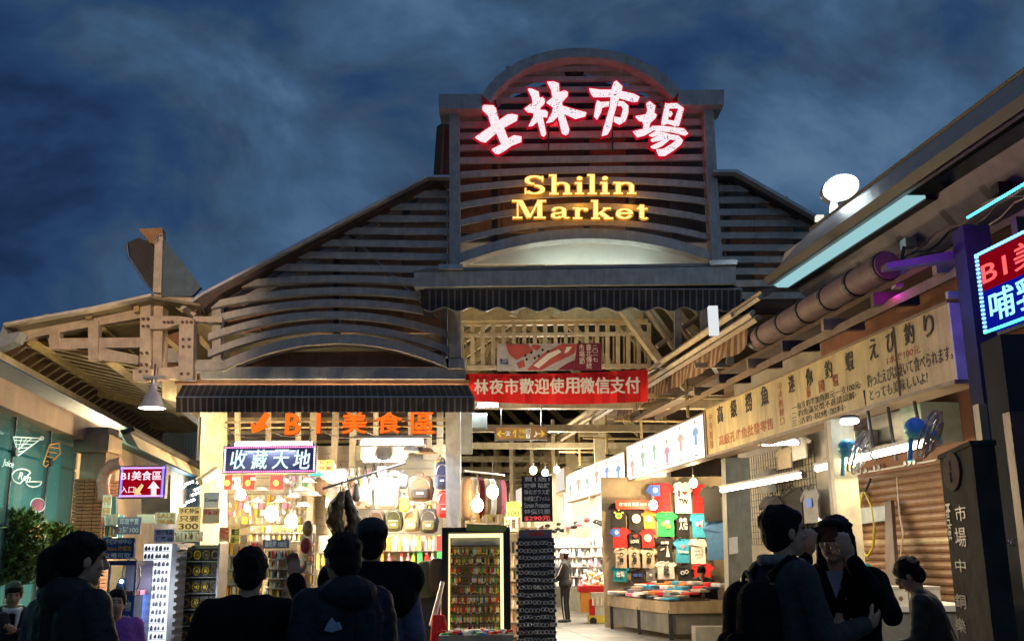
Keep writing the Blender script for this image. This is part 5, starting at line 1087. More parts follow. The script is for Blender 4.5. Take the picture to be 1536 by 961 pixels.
for (x0,y0,x1,y1,c,lab,pr) in (
 (973,724,1009,768,'red','red T-shirt with blue corner and white sun, top row of the wall',flag),
 (1008,722,1040,769,'white','white T-shirt reading I heart TW, top row',[('text',BLK,'I',.55,.72,.0),('poly',BLK,[(-.62,.74),(-.38,.74),(-.38,.52),(-.62,.52)]),('heart',RED,.2,.64,.3),('text',BLK,'TW',.26,.46,.62)]),
 (1036,725,1062,769,'red','red T-shirt with a white square print beside the I heart TW one',[('poly',WHT,[(-.7,.7),(.7,.7),(.7,.3),(-.7,.3)]),('text',RED,'台灣',.36,.64,.55)]),
 (912,753,942,792,'black','black T-shirt with a yellow turtle shape',[('disc',YEL,0,.5,.45,.4),('disc',YEL,0,.75,.15,.2),('disc',YEL,-.5,.62,.16,.12),('disc',YEL,.5,.62,.16,.12),('disc',LX['green'],0,.5,.25,.22)]),
 (940,761,967,794,'black','black T-shirt with a smiling cream face',face(LX['cream'],BLK)),
 (963,765,984,793,'orange','orange T-shirt with a pale smiling face',face(LX['cream'],LX['brown'])),
 (983,766,1013,804,'green','bright green T-shirt with yellow clover blobs',[('disc',YEL,-.28,.5,.26,.24),('disc',WHT,.15,.58,.26,.24),('disc',YEL,.25,.4,.26,.24)]),
 (1011,768,1037,805,'black','black T-shirt with white square of small pictures',[('text',WHT,'台北',.62,.8,.6),('text',WHT,'人情',.3,.58,.66)]),
 (1035,769,1061,806,'sky','light blue T-shirt with a white bird blot',[('disc',WHT,-.2,.55,.4,.3),('disc',RED,.12,.48,.2,.2),('poly',WHT,[(.1,.62),(.7,.72),(.5,.4)])]),
 (917,790,943,821,'red','red T-shirt with blue corner and white sun, lower left of the wall',flag),
 (941,794,963,821,'black','black T-shirt with red heart and white letters',[('heart',RED,.1,.65,.38),('text',WHT,'LOVE',.26,.44,.7)]),
 (961,794,983,821,'red','red T-shirt with a cream winking face',face(LX['cream'],RED)),
 (982,804,1012,842,'black','black T-shirt with a white tower print',[('text',WHT,'台湾',.7,.82,.55),('poly',WHT,[(.1,.2),(.6,.2),(.5,.4),(.3,.66),(.22,.4)]),('poly',WHT,[(-.6,.5),(-.1,.55),(-.1,.5),(-.6,.45)])]),
 (1010,806,1037,843,'sky','light blue T-shirt with a pink heart and white word',[('heart',LX['pink'],0,.66,.36),('text',WHT,'Taiwan',.4,.52,.8)]),
 (1033,807,1062,845,'white','white T-shirt with grey lines of writing',[('text',CLO['grey'],'Taiwan',.6,.68,.6),('text',CLO['grey'],'TAIPEI 101',.45,.53,.7),('text',CLO['grey'],'night market',.32,.39,.6)]),
 (920,820,943,851,'beige','beige T-shirt with small black figure, left of three',figure), (941,820,963,851,'beige','beige T-shirt with small black figure, middle of three',figure),
 (961,820,984,851,'beige','beige T-shirt with small black figure waving, right of three',figure+[('poly',BLK,[(.3,.55),(.6,.75),(.68,.7),(.4,.5)])]),
 (916,848,945,872,'teal','teal T-shirt with white brush writing in the bottom row',[('text',WHT,'台灣',.3,.68,.6)]),
 (944,852,969,872,'black','black T-shirt with blue letters in the bottom row',[('text',LX['blue'],'台北',.4,.66,.7)]),
 (967,851,984,871,'grey','small grey T-shirt in the bottom row',[('disc',WHT,0,.5,.3,.3)]),
 (983,841,1016,868,'white','white T-shirt reading Taiwan in black characters',[('text',BLK,'台\n灣',.2,.8,.4)]),
 (1014,844,1040,871,'black','black T-shirt with two white rings',[('disc',WHT,-.3,.45,.3,.3),('disc',BLK,-.3,.45,.18,.18),('disc',WHT,.3,.5,.3,.3),('disc',BLK,.3,.5,.18,.18)]),
 (1037,844,1069,872,'red','plain red T-shirt behind the seated vendor',[])):
    if 'I heart' in lab: pr = pr[1:]
    shirt(x0, y0, x1, y1, YT+random.uniform(-0.03,0.03), CLO[c], lab, pr)
shirt(1052,728,1087,782,YT-0.5,CLO['black'],'plain black T-shirt hanging top right of the wall', [])
shirt(1058,779,1090,840,YT-0.4,CLO['denim'],'long faded blue shirt under the plain black one', [])
tag(obj('display_wall', MB().box(((P(905,800,YT).x+P(1092,800,YT).x)/2, YT+0.15, 1.6), (2.74, 0.08, 3.2)), mat('slat_wall', (0.30,0.24,0.15), 0.6)), 'wooden display wall carrying the T-shirts', 'display wall')
sg = front(924, 763, YT-0.12); s_ = board('price_banner', 'red strip sign on the display wall above the turtle shirt', 'sign', sg, 0, 0, sg.uv(973,749)[0], sg.uv(973,749)[1], 0.02, mat('red_plastic', (0.7,0.06,0.03), 0.4))
text_px('潮T專賣 特價 $100', sg, 928, 759, 970, 753, WHT, w=0.004, parent=s_)
# bulbs
def bulb(px, py, Y, label, e=60, r=0.055, col=(1.0,0.72,0.38), group='bare bulbs glowing over the stalls', drop=0.5):
    c = P(px, py, Y); t = thing('light_bulb', label, 'light bulb', c, group)
    obj('glass', MB().ell(c, (r,r,r*1.15), 14, 10), bulb_m, t, smooth=60)
    obj('socket', MB().tube(c+Z_*r*0.9, c+Z_*(r+0.09), 0.022, 0.026), BLK, t); obj('cord', MB().tube(c+Z_*(r+0.09), c+Z_*drop, 0.005, n=5), BLK, t)
    lamp('POINT', c-Y_*0.14-Z_*0.03, e*3.0, col, 0.07, t); return t
bulb(980, 757, YT-0.5, 'bare bulb in front of the orange face shirt', 60, 0.09); bulb(1040, 724, YT-0.9, 'bare bulb at the top of the I heart TW shirt', 70, 0.085)
bulb(739, 737, 17.0, 'bare bulb right of the entrance column, upper of two', 80, 0.10); bulb(716, 757, 16.6, 'bare bulb right of the entrance column, lower of two', 70, 0.10)
bulb(587, 728, 18.3, 'bare bulb in front of the pale grey backpack', 130, 0.10); bulb(361, 741, 17.2, 'bare bulb under the dark four character LED sign', 60, 0.085)
bulb(407, 770, 17.8, 'bare bulb glaring among the white hats, left of the two low ones', 130, 0.12); bulb(437, 781, 18.0, 'bare bulb glaring among the white hats, right of the two low ones', 130, 0.11)
bulb(371, 762, 17.5, 'small bare bulb beside the yellow hanging cards', 30, 0.05)
for i, (x, y) in enumerate(((800,705),(818,709),(835,704),(848,711),(870,760))): bulb(x, y, 26+i*1.5, ('bulb just left of the black price board top','bulb above the black price board','bulb right of the black price board top','bulb at the end of the shirt light boxes','bulb among hanging hats in the aisle')[i], 70, 0.09, (1.0,0.85,0.6), drop=0.9)
# table with folded shirts
tb = thing('stall_table', 'wooden market table piled with folded shirts before the T-shirt wall', 'table', G(1004, 955)); 
m_ply = weathered('plywood', (0.50,0.38,0.22), (0.25,0.16,0.09), 0.6, 2, 0.5); m_boxside = weathered('grey_board', (0.22,0.21,0.17), (0.12,0.09,0.06), 0.6, 2, 0.5)
cN = G(1004, 906, 0.72); cN = P(1004, 906, 18.8); zt = cN.z
cL = P(910, 884, 22.0); cL.z = zt; cR = P(1096, 895, 18.9); cR.z = zt; cB = cR+(cL-cN)
top = [cN, cR, cB, cL]
obj('tabletop', MB().prism(top, Z_*0.05), m_ply, tb)
obj('edge_board', MB().strip([cL, cN], [cL-Z_*0.16, cN-Z_*0.16], Y_*0.03), m_ply, tb); obj('edge_board', MB().strip([cN, cR], [cN-Z_*0.16, cR-Z_*0.16], Y_*0.03), m_ply, tb)
i1 = cN+(cL-cN)*0.02+(cR-cN)*0.03; i2 = cN+(cL-cN)*0.95+(cR-cN)*0.03; i3 = cR+(cL-cN)*0.02-(cR-cN)*0.02
for a, b in ((i1, i2), (i1, i3)):
    k = 2 if a is i1 and b is i2 else 1
    for j in range(k):
        p, q = a.lerp(b, j/k+0.03), a.lerp(b, (j+1)/k-0.03)
        obj('side_panel', MB().strip([p-Z_*0.16, q-Z_*0.16], [Vector((p.x,p.y,0.12)), Vector((q.x,q.y,0.12))], Y_*0.03), m_boxside, tb)
for p in (i1, i2, i3, i1.lerp(i2, 0.5)):
    obj('leg', MB().box((p.x, p.y, (zt-0.1)/2+0.04), (0.07,0.07,zt-0.18)), m_dark, tb); obj('caster', MB().tube((p.x-0.03,p.y,0.05),(p.x+0.03,p.y,0.05),0.05,n=12), BLK, tb)
rnd = random.Random(3); cols = ['white','black','navy','sky','red','orange','white','grey','beige','charcoal','white','pink']
for i in range(9):
    for j in range(6):
        u, v = (i+.5)/9, (j+.5)/6; p = cN+(cR-cN)*v+(cL-cN)*u+Z_*(0.05+v*0.26)
        c = rnd.choice(cols); ang = math.atan2((cL-cN).y, (cL-cN).x)+rnd.uniform(-0.25,0.25); Rm = Matrix.Rotation(ang, 3, 'Z'); hh = rnd.uniform(0.03,0.09)
        b = MB(); rbox(b, p+Z_*hh/2, (0.34,0.26,hh), 0.3, 10, 5, Rm)
        o = obj('folded_shirt', b, CLO[c], None, smooth=40); tag(o, '%s folded shirt, %s row from the table front, %s from its right' % ({'sky':'light blue'}.get(c, c), ('first','second','third','fourth','fifth','sixth','seventh','eighth','last')[i], ('last','fifth','fourth','third','second','first')[j]), 'folded shirt', 'folded shirts on the market table')
        if rnd.random() < 0.6:
            b = MB().box(p+Z_*(hh+0.004), (0.13,0.12,0.006), Rm); q = obj('print', b, rnd.choice([WHT, LX['red'], LX['blue'], YEL, BLK]), o)
tag(obj('price_box', MB().box((P(1064,950,18.2).x, 18.2, 0.15), (0.55,0.4,0.30)), mat('clear_bin', (0.42,0.4,0.34), 0.3)), 'pale storage bin on the floor by the right table leg', 'bin')
# hanging shirts in the next stall (over the grid)
gr = thing('wire_grid', 'black wire grid panel holding shirts behind the young man', 'wire grid', ROWB.at(1170, 830))
u0, u1 = ROWB.uv(1132, 750)[0], ROWB.uv(1236, 750)[0]; va, vb_ = ROWB.uv(1180, 815)[1], ROWB.uv(1180, 672)[1]
for i in range(int((u1-u0)/0.11)+1): obj('wire', MB().tube(ROWB(u0+i*0.11, va, 0.1), ROWB(u0+i*0.11, vb_, 0.1), 0.006, n=4, cap=False), BLK, gr)
for i in range(int((vb_-va)/0.11)+1): obj('wire', MB().tube(ROWB(u0, va+i*0.11, 0.106), ROWB(u1, va+i*0.11, 0.106), 0.006, n=4, cap=False), BLK, gr)
def shirt_row(x0, y0, x1, y1, colr, label, pr=()):
    f_ = ROWB; a = f_.uv(x0, y1); b = f_.uv(x1, y0); w = b[0]-a[0]; h = b[1]-a[1]; g = Fr(f_(a[0], a[1], 0.18), f_.x)
    t = thing('t_shirt', label, 'T-shirt', g(w/2, 0), 'shirts hung on the wire grid'); S0 = w*0.36
    out = [(w/2-S0,0),(w/2+S0,0),(w/2+S0,h*.66),(w*.95,h*.64),(w,h*.76),(w/2+S0*.9,h*.97),(w*.6,h),(w/2,h*.94),(w*.4,h),(w/2-S0*.9,h*.97),(0,h*.76),(w*.05,h*.64),(w/2-S0,h*.66)]
    obj('fabric', MB().prism([g(u, v, 0.015*math.sin(u*30)) for u, v in out], g.n*0.03), colr, t); obj('hanger', MB().path([g(w*.3,h*.98,.02), g(w/2,h*1.05,.02), g(w*.7,h*.98,.02)], 0.006, 4), BLK, t)
    obj('hook', MB().path([g(w/2,h*1.05,.02), g(w/2,h*1.12,.0), g(w/2+0.02,h*1.14,-0.02)], 0.005, 4), BLK, t)
    if pr: obj('print', MB().fbox(g, w*.35, h*.45, w*.65, h*.7, 0.05, 0.055), pr, t)
shirt_row(1192,728,1224,795,CLO['black'],'black short sleeved shirt on the wire grid'); shirt_row(1222,730,1248,785,CLO['grey'],'pale grey shirt half behind the cream post', LX['blue'])
shirt_row(1203,652,1232,692,CLO['white'],'white shirt hung high under the yellow sign'); shirt_row(1150,700,1185,742,CLO['grey'],'grey shirt hung above the tube light', None); shirt_row(1158,740,1192,800,CLO['charcoal'],'charcoal shirt hung behind the young man’s head'.replace('’',''), WHT); shirt_row(1182,668,1206,705,CLO['beige'],'beige shirt hung high left of the white one')
for i, (x, y, c) in enumerate(((1186,812,'white'),(1196,810,'green'),(1206,816,'pink'),(1190,830,'blue'),(1202,835,'yellow'),(1212,828,'white'))):
    obj_ = obj('print_card', qbox(ROWB, x-4, y+6, x+4, y-6, 0.2, 0.22), LX[c]); tag(obj_, ('white','green','pink','blue','yellow','cream')[i]+' printed card in the rack between the young couple', 'card')
tag(obj('paper_notice', MB().prism([P(1093,806,16.68),P(1106,804,16.68),P(1107,829,16.68),P(1094,831,16.68)], Y_*0.005), LX['white']), 'white paper notice taped to the grey green column', 'notice')
# ------------------------------------------------------------------ shrimp stall goods
YS = 9.4
tbl = thing('stall_table', 'low table with a white top in front of the roller shutter', 'table', (P(1380,905,YS).x, YS, 0)); 
a, b = P(1300, 912, YS), P(1462, 905, YS)
obj('tabletop', MB().box(((a.x+b.x)/2, YS+0.35, a.z), (b.x-a.x, 1.0, 0.05)), m_cab, tbl)
for x in (a.x+0.05, b.x-0.05):
    for y in (YS-0.1, YS+0.8): obj('leg', MB().box((x, y, a.z/2), (0.05,0.05,a.z)), m_rust, tbl)
obj('apron', MB().box(((a.x+b.x)/2, YS-0.12, a.z-0.2), (b.x-a.x, 0.03, 0.36)), m_boxside, tbl)
for i in range(4):
    c = P(1318+i*24, 896, YS+0.1); t = thing('foam_box', ('cream foam box at the left end of the shrimp stall table','cream foam box with round stickers, second on the shrimp stall table','cream foam box with round stickers, third on the shrimp stall table','cream foam box beside the seated vendor')[i], 'foam box', c-Z_*0.09, 'foam boxes on the shrimp stall table')
    mm = mat('foam_cream', (0.68,0.62,0.48), 0.7); obj('body', MB().box(c, (0.135,0.3,0.17)), mm, t); obj('lid', MB().box(c+Z_*0.095, (0.14,0.31,0.02)), mm, t)
    obj('sticker', MB().lathe([(0,0.004),(0.02,0.004),(0.02,0)], c-Y_*0.151, 10, -Y_), LX['brown'], t)
pk_ = thing('plank', 'long dark plank leaning against the roller shutter', 'plank', ROWB.at(1400, 880)); obj('board', MB().prism([ROWB.at(x, y, 0.45 if y > 800 else 0.1) for x, y in ((1343,752),(1352,750),(1402,885),(1384,890))], ROWB.n*0.05), m_soff, pk_)
hs = thing('yellow_hose', 'yellow hose hung in long loops on the roller shutter', 'hose', ROWB.at(1305, 800)); 
obj('hose', MB().path([ROWB.at(x, y, 0.1) for x, y in ((1306,735),(1298,750),(1293,780),(1294,805),(1302,826),(1312,834),(1320,820),(1322,790),(1318,760),(1310,742),(1306,735),(1300,760),(1296,800))], 0.018, 6), mat('hose_yellow', (0.6,0.48,0.05), 0.4), hs)
obj('hanging_cord', MB().path([ROWB.at(x, y, 0.1) for x, y in ((1290,722),(1296,735),(1308,736),(1316,718))], 0.02, 6), BLK, hs)
hs = thing('cream_cord', 'thin cream cord hanging in front of the leaning plank', 'cord', ROWB.at(1380, 870)); obj('cord', MB().path([ROWB.at(x, y, 0.3) for x, y in ((1378,715),(1382,770),(1388,800),(1383,840),(1386,880))], 0.01, 5), LX['cream'], hs)
tag(obj('pink_stick', MB().tube(ROWB.at(1322,806,0.5), ROWB.at(1345,850,0.5), 0.02), LX['pink']), 'pink stick leaning behind the shrimp stall boxes', 'stick')
b = MB(); rbox(b, ROWB.at(1352,858,0.6), (0.35,0.3,0.28), 0.7); tag(obj('blue_bag', b, CLO['sky'], None, smooth=60), 'bright blue bag lying behind the shrimp stall boxes', 'bag')
b = MB(); rbox(b, ROWB.at(1338,866,0.7), (0.35,0.3,0.22), 0.4); tag(obj('carton', b, m_ply, None, smooth=30), 'brown carton under the pink stick', 'carton')
tag(obj('paper_sheet', MB().prism([ROWB.at(x, y, 0.7) for x, y in ((1298,775),(1306,780),(1312,812),(1298,806))], ROWB.n*0.004), LX['white']), 'white paper sheet hanging beside the yellow hose', 'paper')
tag(obj('sign_sheet', MB().prism([ROWB.at(x, y, 0.1) for x, y in ((1294,762),(1340,758),(1340,780),(1296,786))], ROWB.n*0.004), mat('grey_sheet', (0.4,0.45,0.45), 0.5)), 'grey blue sheet on the roller shutter behind the hose', 'sheet')
tag(obj('crate', MB().box(P(1262,898,10.4), (0.3,0.4,0.16)), LX['cream']), 'cream crate behind the young woman at the right', 'crate')
# ------------------------------------------------------------------ left stall under the awning
YB = 20.4; sw = thing('slat_wall', 'pale yellow slatted back wall of the brightly lit left stall', 'display wall', (P(505,900,YB).x, YB, 0))
x0, x1 = P(336,700,YB).x, P(690,700,YB).x; ztp = P(505,672,YB).z; z = 0.3; m_sw = mat('slatwall_cream', (0.66,0.58,0.40), 0.5, var=0.1)
while z < ztp: obj('slat', MB().box(((x0+x1)/2, YB, z), (x1-x0, 0.04, 0.15)), m_sw, sw); z += 0.16
obj('frame', MB().box(((x0+x1)/2, YB+0.06, ztp/2), (x1-x0, 0.04, ztp)), m_creamy, sw)
for x in (470, 503, 530, 660): q = P(x,640,YB-0.5); obj('rib_post', MB().box((q.x, q.y, 2.7), (0.12,0.12,5.4)), m_cream, sw)
for x0_, y_, x1_, lab, Y in ((541,664,636,'bright tube light under the orange neon characters',17.7),(546,690,606,'shorter tube light below the bright one in the left stall',18.8),(352,667,470,'tube light behind the top of the dark LED sign',17.6),(716,608,748,'short white tube light under the red cloth banner',19.5)):
    tube_light(P(x0_,y_,Y), P(x1_,y_-0.6,Y), lab, tube_w, 0.035)
    q = P((x0_+x1_)/2, y_+4, Y); lamp('AREA', (q.x, q.y-0.05, q.z-0.08), 110, (0.9,0.93,1.0), 0.9, None, name='tube_and_fill_light')
tag(obj('tube_reflector', MB().box(P(588,655,17.75), (1.35,0.12,0.05)), m_steel), 'grey reflector over the brightest tube of the left stall', 'reflector')
# umbrella-like striped cap display beneath the tubes
for i in range(4):
    q = P(552+i*24, 678, 18.6); obj_ = obj('striped_pennant', MB().prism([q+Vector((-0.13,0,0.1)), q+Vector((0.13,0,0.1)), q+Vector((0.13,0,-0.12)), q+Vector((0,0,-0.16)), q+Vector((-0.13,0,-0.12))], Y_*0.02), LX['black'] if i % 2 else LX['cream']); tag(obj_, ('first','second','third','fourth')[i]+' hanging cloth from the left between the two tube lights', 'hanging cloth')
def backpack(x0, y0, x1, y1, Y, c, label, c2=None):
    a, b = px_rect(x0, y0, x1, y1, Y); w = b.x-a.x; h = b.z-a.z; c_ = (a+b)/2; c_.y = Y
    t = thing('backpack', label, 'backpack', (c_.x, Y, a.z), 'backpacks hung in the left stall')
    m = MB(); rbox(m, c_, (w, 0.2, h), 0.5, 20, 12); obj('body', m, c, t, smooth=60)
    m = MB(); rbox(m, (c_.x, Y-0.11, a.z+h*0.3), (w*0.72, 0.12, h*0.42), 0.45, 16, 10); obj('pocket', m, c2 or c, t, smooth=60)
    obj('zip', MB().path([Vector((c_.x+w*0.38*math.cos(k*math.pi/8), Y-0.098, a.z+h*0.55+h*0.34*math.sin(k*math.pi/8))) for k in range(9)], 0.007, 4), m_steel, t)
    obj('zip', MB().path([Vector((c_.x-w*0.3, Y-0.17, a.z+h*0.47)), Vector((c_.x+w*0.3, Y-0.17, a.z+h*0.47))], 0.006, 4), m_steel, t)
    obj('handle', MB().path([Vector((c_.x-w*0.12, Y, b.z-0.01)), Vector((c_.x-w*0.08, Y, b.z+0.06)), Vector((c_.x+w*0.08, Y, b.z+0.06)), Vector((c_.x+w*0.12, Y, b.z-0.01))], 0.012, 5), c, t)
    for s_ in (-1, 1): obj('strap', MB().path([Vector((c_.x+s_*w*0.2, Y+0.08, b.z-0.03)), Vector((c_.x+s_*w*0.5, Y+0.12, c_.z)), Vector((c_.x+s_*w*0.4, Y+0.08, a.z+0.03))], 0.02, 5), c, t)
    obj('label_patch', MB().box((c_.x, Y-0.176, a.z+h*0.3), (w*0.25, 0.006, h*0.06)), LX['white'], t)
    return t
backpack(561,716,600,765,18.8,mat('pale_grey_nylon',(0.30,0.31,0.29),0.6),'big pale grey backpack below the glaring bulb', CLO['grey'])
backpack(612,713,650,752,18.9,CLO['brown'],'dark brown backpack with white tags beside the pale grey one', CLO['black'])
backpack(553,764,578,797,19.2,CLO['brown'],'small brown backpack, first of the lower row'); backpack(578,763,604,797,19.2,CLO['olive'],'small olive backpack, second of the lower row')
backpack(605,763,629,798,19.2,CLO['khaki'],'small khaki backpack, third of the lower row'); backpack(630,762,657,799,19.2,CLO['charcoal'],'dark green grey backpack with white print, fourth of the lower row', CLO['olive'])
backpack(655,735,678,776,18.4,CLO['red'],'red and white backpack against the entrance column')
backpack(652,692,676,734,18.3,CLO['navy'],'tall navy bag hanging along the entrance column')
BAGK = mat('bag_black', (0.006,0.006,0.006), 0.8, var=0.4, scale=8, bump=0.3, spec=0.1)
def blob_bag(pts, Y, c, label, wd=0.16):
    c = BAGK if len(pts) > 2 else c
    b = MB(); 
    for (ax, ay, ar), (bx, by, br) in zip(pts[:-1], pts[1:]): b.cap(P(ax, ay, Y), P(bx, by, Y), ar, br, 10)
    t = thing('hanging_bag', label, 'bag', P(pts[-1][0], pts[-1][1], Y), 'dark bags hanging on the pole')
    (fuse2('body', b, c, 0.016, t, 2, 0.022, 14) if len(pts) > 2 else obj('body', b, c, t, smooth=60)); obj('strap', MB().path([P(pts[0][0]-3, pts[0][1], Y), P(pts[0][0]+1, pts[0][1]-22, Y), P(pts[0][0]+4, pts[0][1], Y)], 0.012, 5), BLK, t)
    return t
tag(obj('display_pole', MB().tube(P(483,733,17.2), P(608,694,17.6), 0.022, n=8), m_dark), 'slanting black pole the dark bags hang from', 'pole')
blob_bag([(512,742,0.07),(505,758,0.13),(500,778,0.15),(508,796,0.12)],17.2,CLO['black'],'dark bag with a white tag, lowest on the slanting pole'); blob_bag([(520,738,0.05),(524,760,0.10),(532,782,0.12),(526,800,0.14)],17.3,CLO['charcoal'],'second dark bag close behind the lowest one'); blob_bag([(534,728,0.05),(534,745,0.08)],17.4,CLO['charcoal'],'small dark pouch higher on the slanting pole')
for i,(x,y) in enumerate(((560,715),(547,718),(572,708),(553,742))): blob_bag([(x,y,0.05),(x,y+14,0.08)],19.4,[LX['cream'],CLO['beige'],CLO['grey'],CLO['khaki']][i],('cream','beige','grey','khaki')[i]+' soft bag beside the pale backpack')
def cap_hat(px, py, Y, r, c, label, tilt=0.0, group='caps and hats in the left stall'):
    p = P(px, py, Y); t = thing('cap', label, 'cap', p, group)
    m = MB(); 
    prof = [(0,0.55),(0.45,0.5),(0.75,0.32),(0.88,0.05),(0.9,0)]
    m.lathe([(a*r, b*r) for a, b in prof], p, 18); obj('crown', m, c, t, smooth=60)
    obj('brim', MB().lathe([(0.86*r,0),(1.35*r,-0.12*r),(1.37*r,-0.10*r),(0.86*r,0.03*r)], p, 20), c, t, smooth=60); obj('button', MB().ell(p+Z_*0.56*r, 0.06*r+0.004, 8, 6), c, t)
    return t
cap_hat(592,712,18.5,0.13,CLO['grey'],'grey flat hat above the pale backpack'); cap_hat(616,676,18.4,0.17,CLO['grey'],'wide grey hat right of the tubes'); cap_hat(640,678,18.4,0.15,CLO['brown'],'brown hat near the entrance column')
for i, (x, y, c) in enumerate(((474,712,'teal'),(462,722,'white'),(452,735,'white'),(425,722,'white'),(440,745,'white'),(392,735,'beige'),(420,752,'beige'),(455,758,'white'),(385,752,'white'),(470,742,'beige'))):
    cap_hat(x, y, 18.6+0.1*(i % 3), 0.12, CLO[c], ('dusty green hat right of the white ones','white hat under the LED sign, highest','white hat below the highest one','white hat left of the other white ones','white hat between the two glaring bulbs','beige hat near the red cards','beige hat just above the left glaring bulb','white hat near the dark mask heads','white hat at the left edge of the cluster','beige hat by the green one')[i])
for i, (x, w) in enumerate(((342,13),(373,19),(415,21))):
    q = front(x-w/2, 734, 17.6); t = board('red_card', ('narrow red hanging card at the left end under the dark LED sign','red hanging card with gold seal, middle one under the LED sign','widest red hanging card with gold seal under the LED sign')[i], 'hanging card', q, 0, 0, q.uv(x+w/2,713)[0], q.uv(x,712)[1], 0.01, CLO['red'], None, group='red cards under the LED sign')
    obj('seal', MB().lathe([(0,0.004),(0.05,0.004),(0.05,0)], q((q.uv(x,700)[0]), q.uv(x,724)[1], 0.002), 14, -Y_), LX['gold'], t); obj('tab', MB().fbox(q, q.uv(x-3,0)[0], q.uv(x,719)[1], q.uv(x+3,0)[0], q.uv(x,715)[1], 0.002, 0.006), WHT, t)
# papers, cards and posters with plain writing
def card(x0, y0, x1, y1, Y, m, label, lines=(), ink=BLK, d=0.01, name='price_card', cat='card'):
    q = front(x0, y1, Y); u1, v1 = q.uv(x1, y0); t = board(name, label, cat, q, 0, 0, u1, v1, d, m)
    n = len(lines)
    for i, s in enumerate(lines):
        if s: text(s, q, u1*0.08, v1*(1-(i+0.88)/n), u1*0.92, v1*(1-(i+0.12)/n), ink if not isinstance(ink, (list, tuple)) else ink[i], w=0.003, th=0.002, parent=t, bold=0.02)
    return t
card(783,713,828,782,15.9,mat('board_black',(0.025,0.03,0.035),0.4),'black board advertising glass screen film with 290 in red',['買1送1','玻璃 貼膜','強化ガラス膜','9H液晶保護フィルム','Screen Protector','特價只要','$290元'],[WHT,WHT,WHT,WHT,WHT,WHT,lit('print_red_glow',(1,0.12,0.1),0.8,False)],0.03,'price_board','price board')
card(265,760,302,795,12.6,lit('card_yellow_emissive',(0.85,0.62,0.22),0.8,False),'yellow card sign above the watch display, with 300 on it',['手錶特價','只要','300'],LX['brown'])  # card face emits its own yellow
card(305,738,329,762,14.5,LX['white'],'small white card sign reading Coney under the security camera',['','Coney',''],BLK); card(303,762,330,785,14.4,mat('peach_card',(0.75,0.5,0.3),0.6),'peach card sign just below the white one',['特價 200',''],LX['red'])
card(232,768,264,786,12.7,LX['cream'],'cream card left of the yellow card sign',['SALE','飾品'],LX['orange']); card(205,771,232,784,12.8,LX['cream'],'plain cream card over the white rack',[''])
card(175,775,212,801,12.4,mat('violet_grey_card',(0.25,0.22,0.30),0.5),'violet grey tilted card above the white rack',['耳環專賣','2對100'],WHT); card(160,772,186,806,12.9,mat('cyan_sheet',(0.25,0.62,0.70),0.5),'cyan poster sheet at the left of the violet grey card',['NEW'],WHT)
card(230,793,262,813,11.9,mat('lilac_card',(0.5,0.45,0.62),0.5),'lilac card on top of the white rack',['流行飾品','任選 50'],BLK); card(152,806,202,838,11.6,mat('booth_blue',(0.03,0.05,0.16),0.4),'dark blue board with white and red writing above the glass case',['手機維修中心','iPhone 換電池','立等可取'],[WHT,LX['orange'],WHT],0.05,'shop_board','board')
card(394,809,434,822,13.8,mat('slate_card',(0.12,0.13,0.25),0.5),'slate blue card above the key ring rack',['鑰匙圈 100元'],WHT); card(345,792,360,815,14.5,LX['yellow'],'bright yellow price card near the dark headed man',['買三','送一'],BLK); card(152,742,168,775,13.6,LX['cream'],'tall cream card beside the duct elbow',['手機','配件'],LX['orange'])
card(328,790,345,812,14.6,mat('peach_card',(0.75,0.5,0.3),0.6),'peach card left of the bright yellow one',['100元'],RED); card(360,803,371,815,14.4,LX['orange'],'small orange red card right of the yellow one',['HOT'],WHT)
card(760,752,780,775,17.5,LX['yellow'],'yellow card left of the black price board',['折扣','100'],BLK); card(757,775,776,796,17.5,LX['cream'],'cream card above the lit key ring cabinet',['特賣'],BLK)
tag(obj('screen_box', MB().prism([P(708,619,19.2),P(730,619,19.2),P(730,641,19.2),P(708,641,19.2)], Y_*0.3), mat('monitor_grey', (0.10,0.12,0.11), 0.25)), 'small dark monitor hanging left of the direction sign', 'monitor')
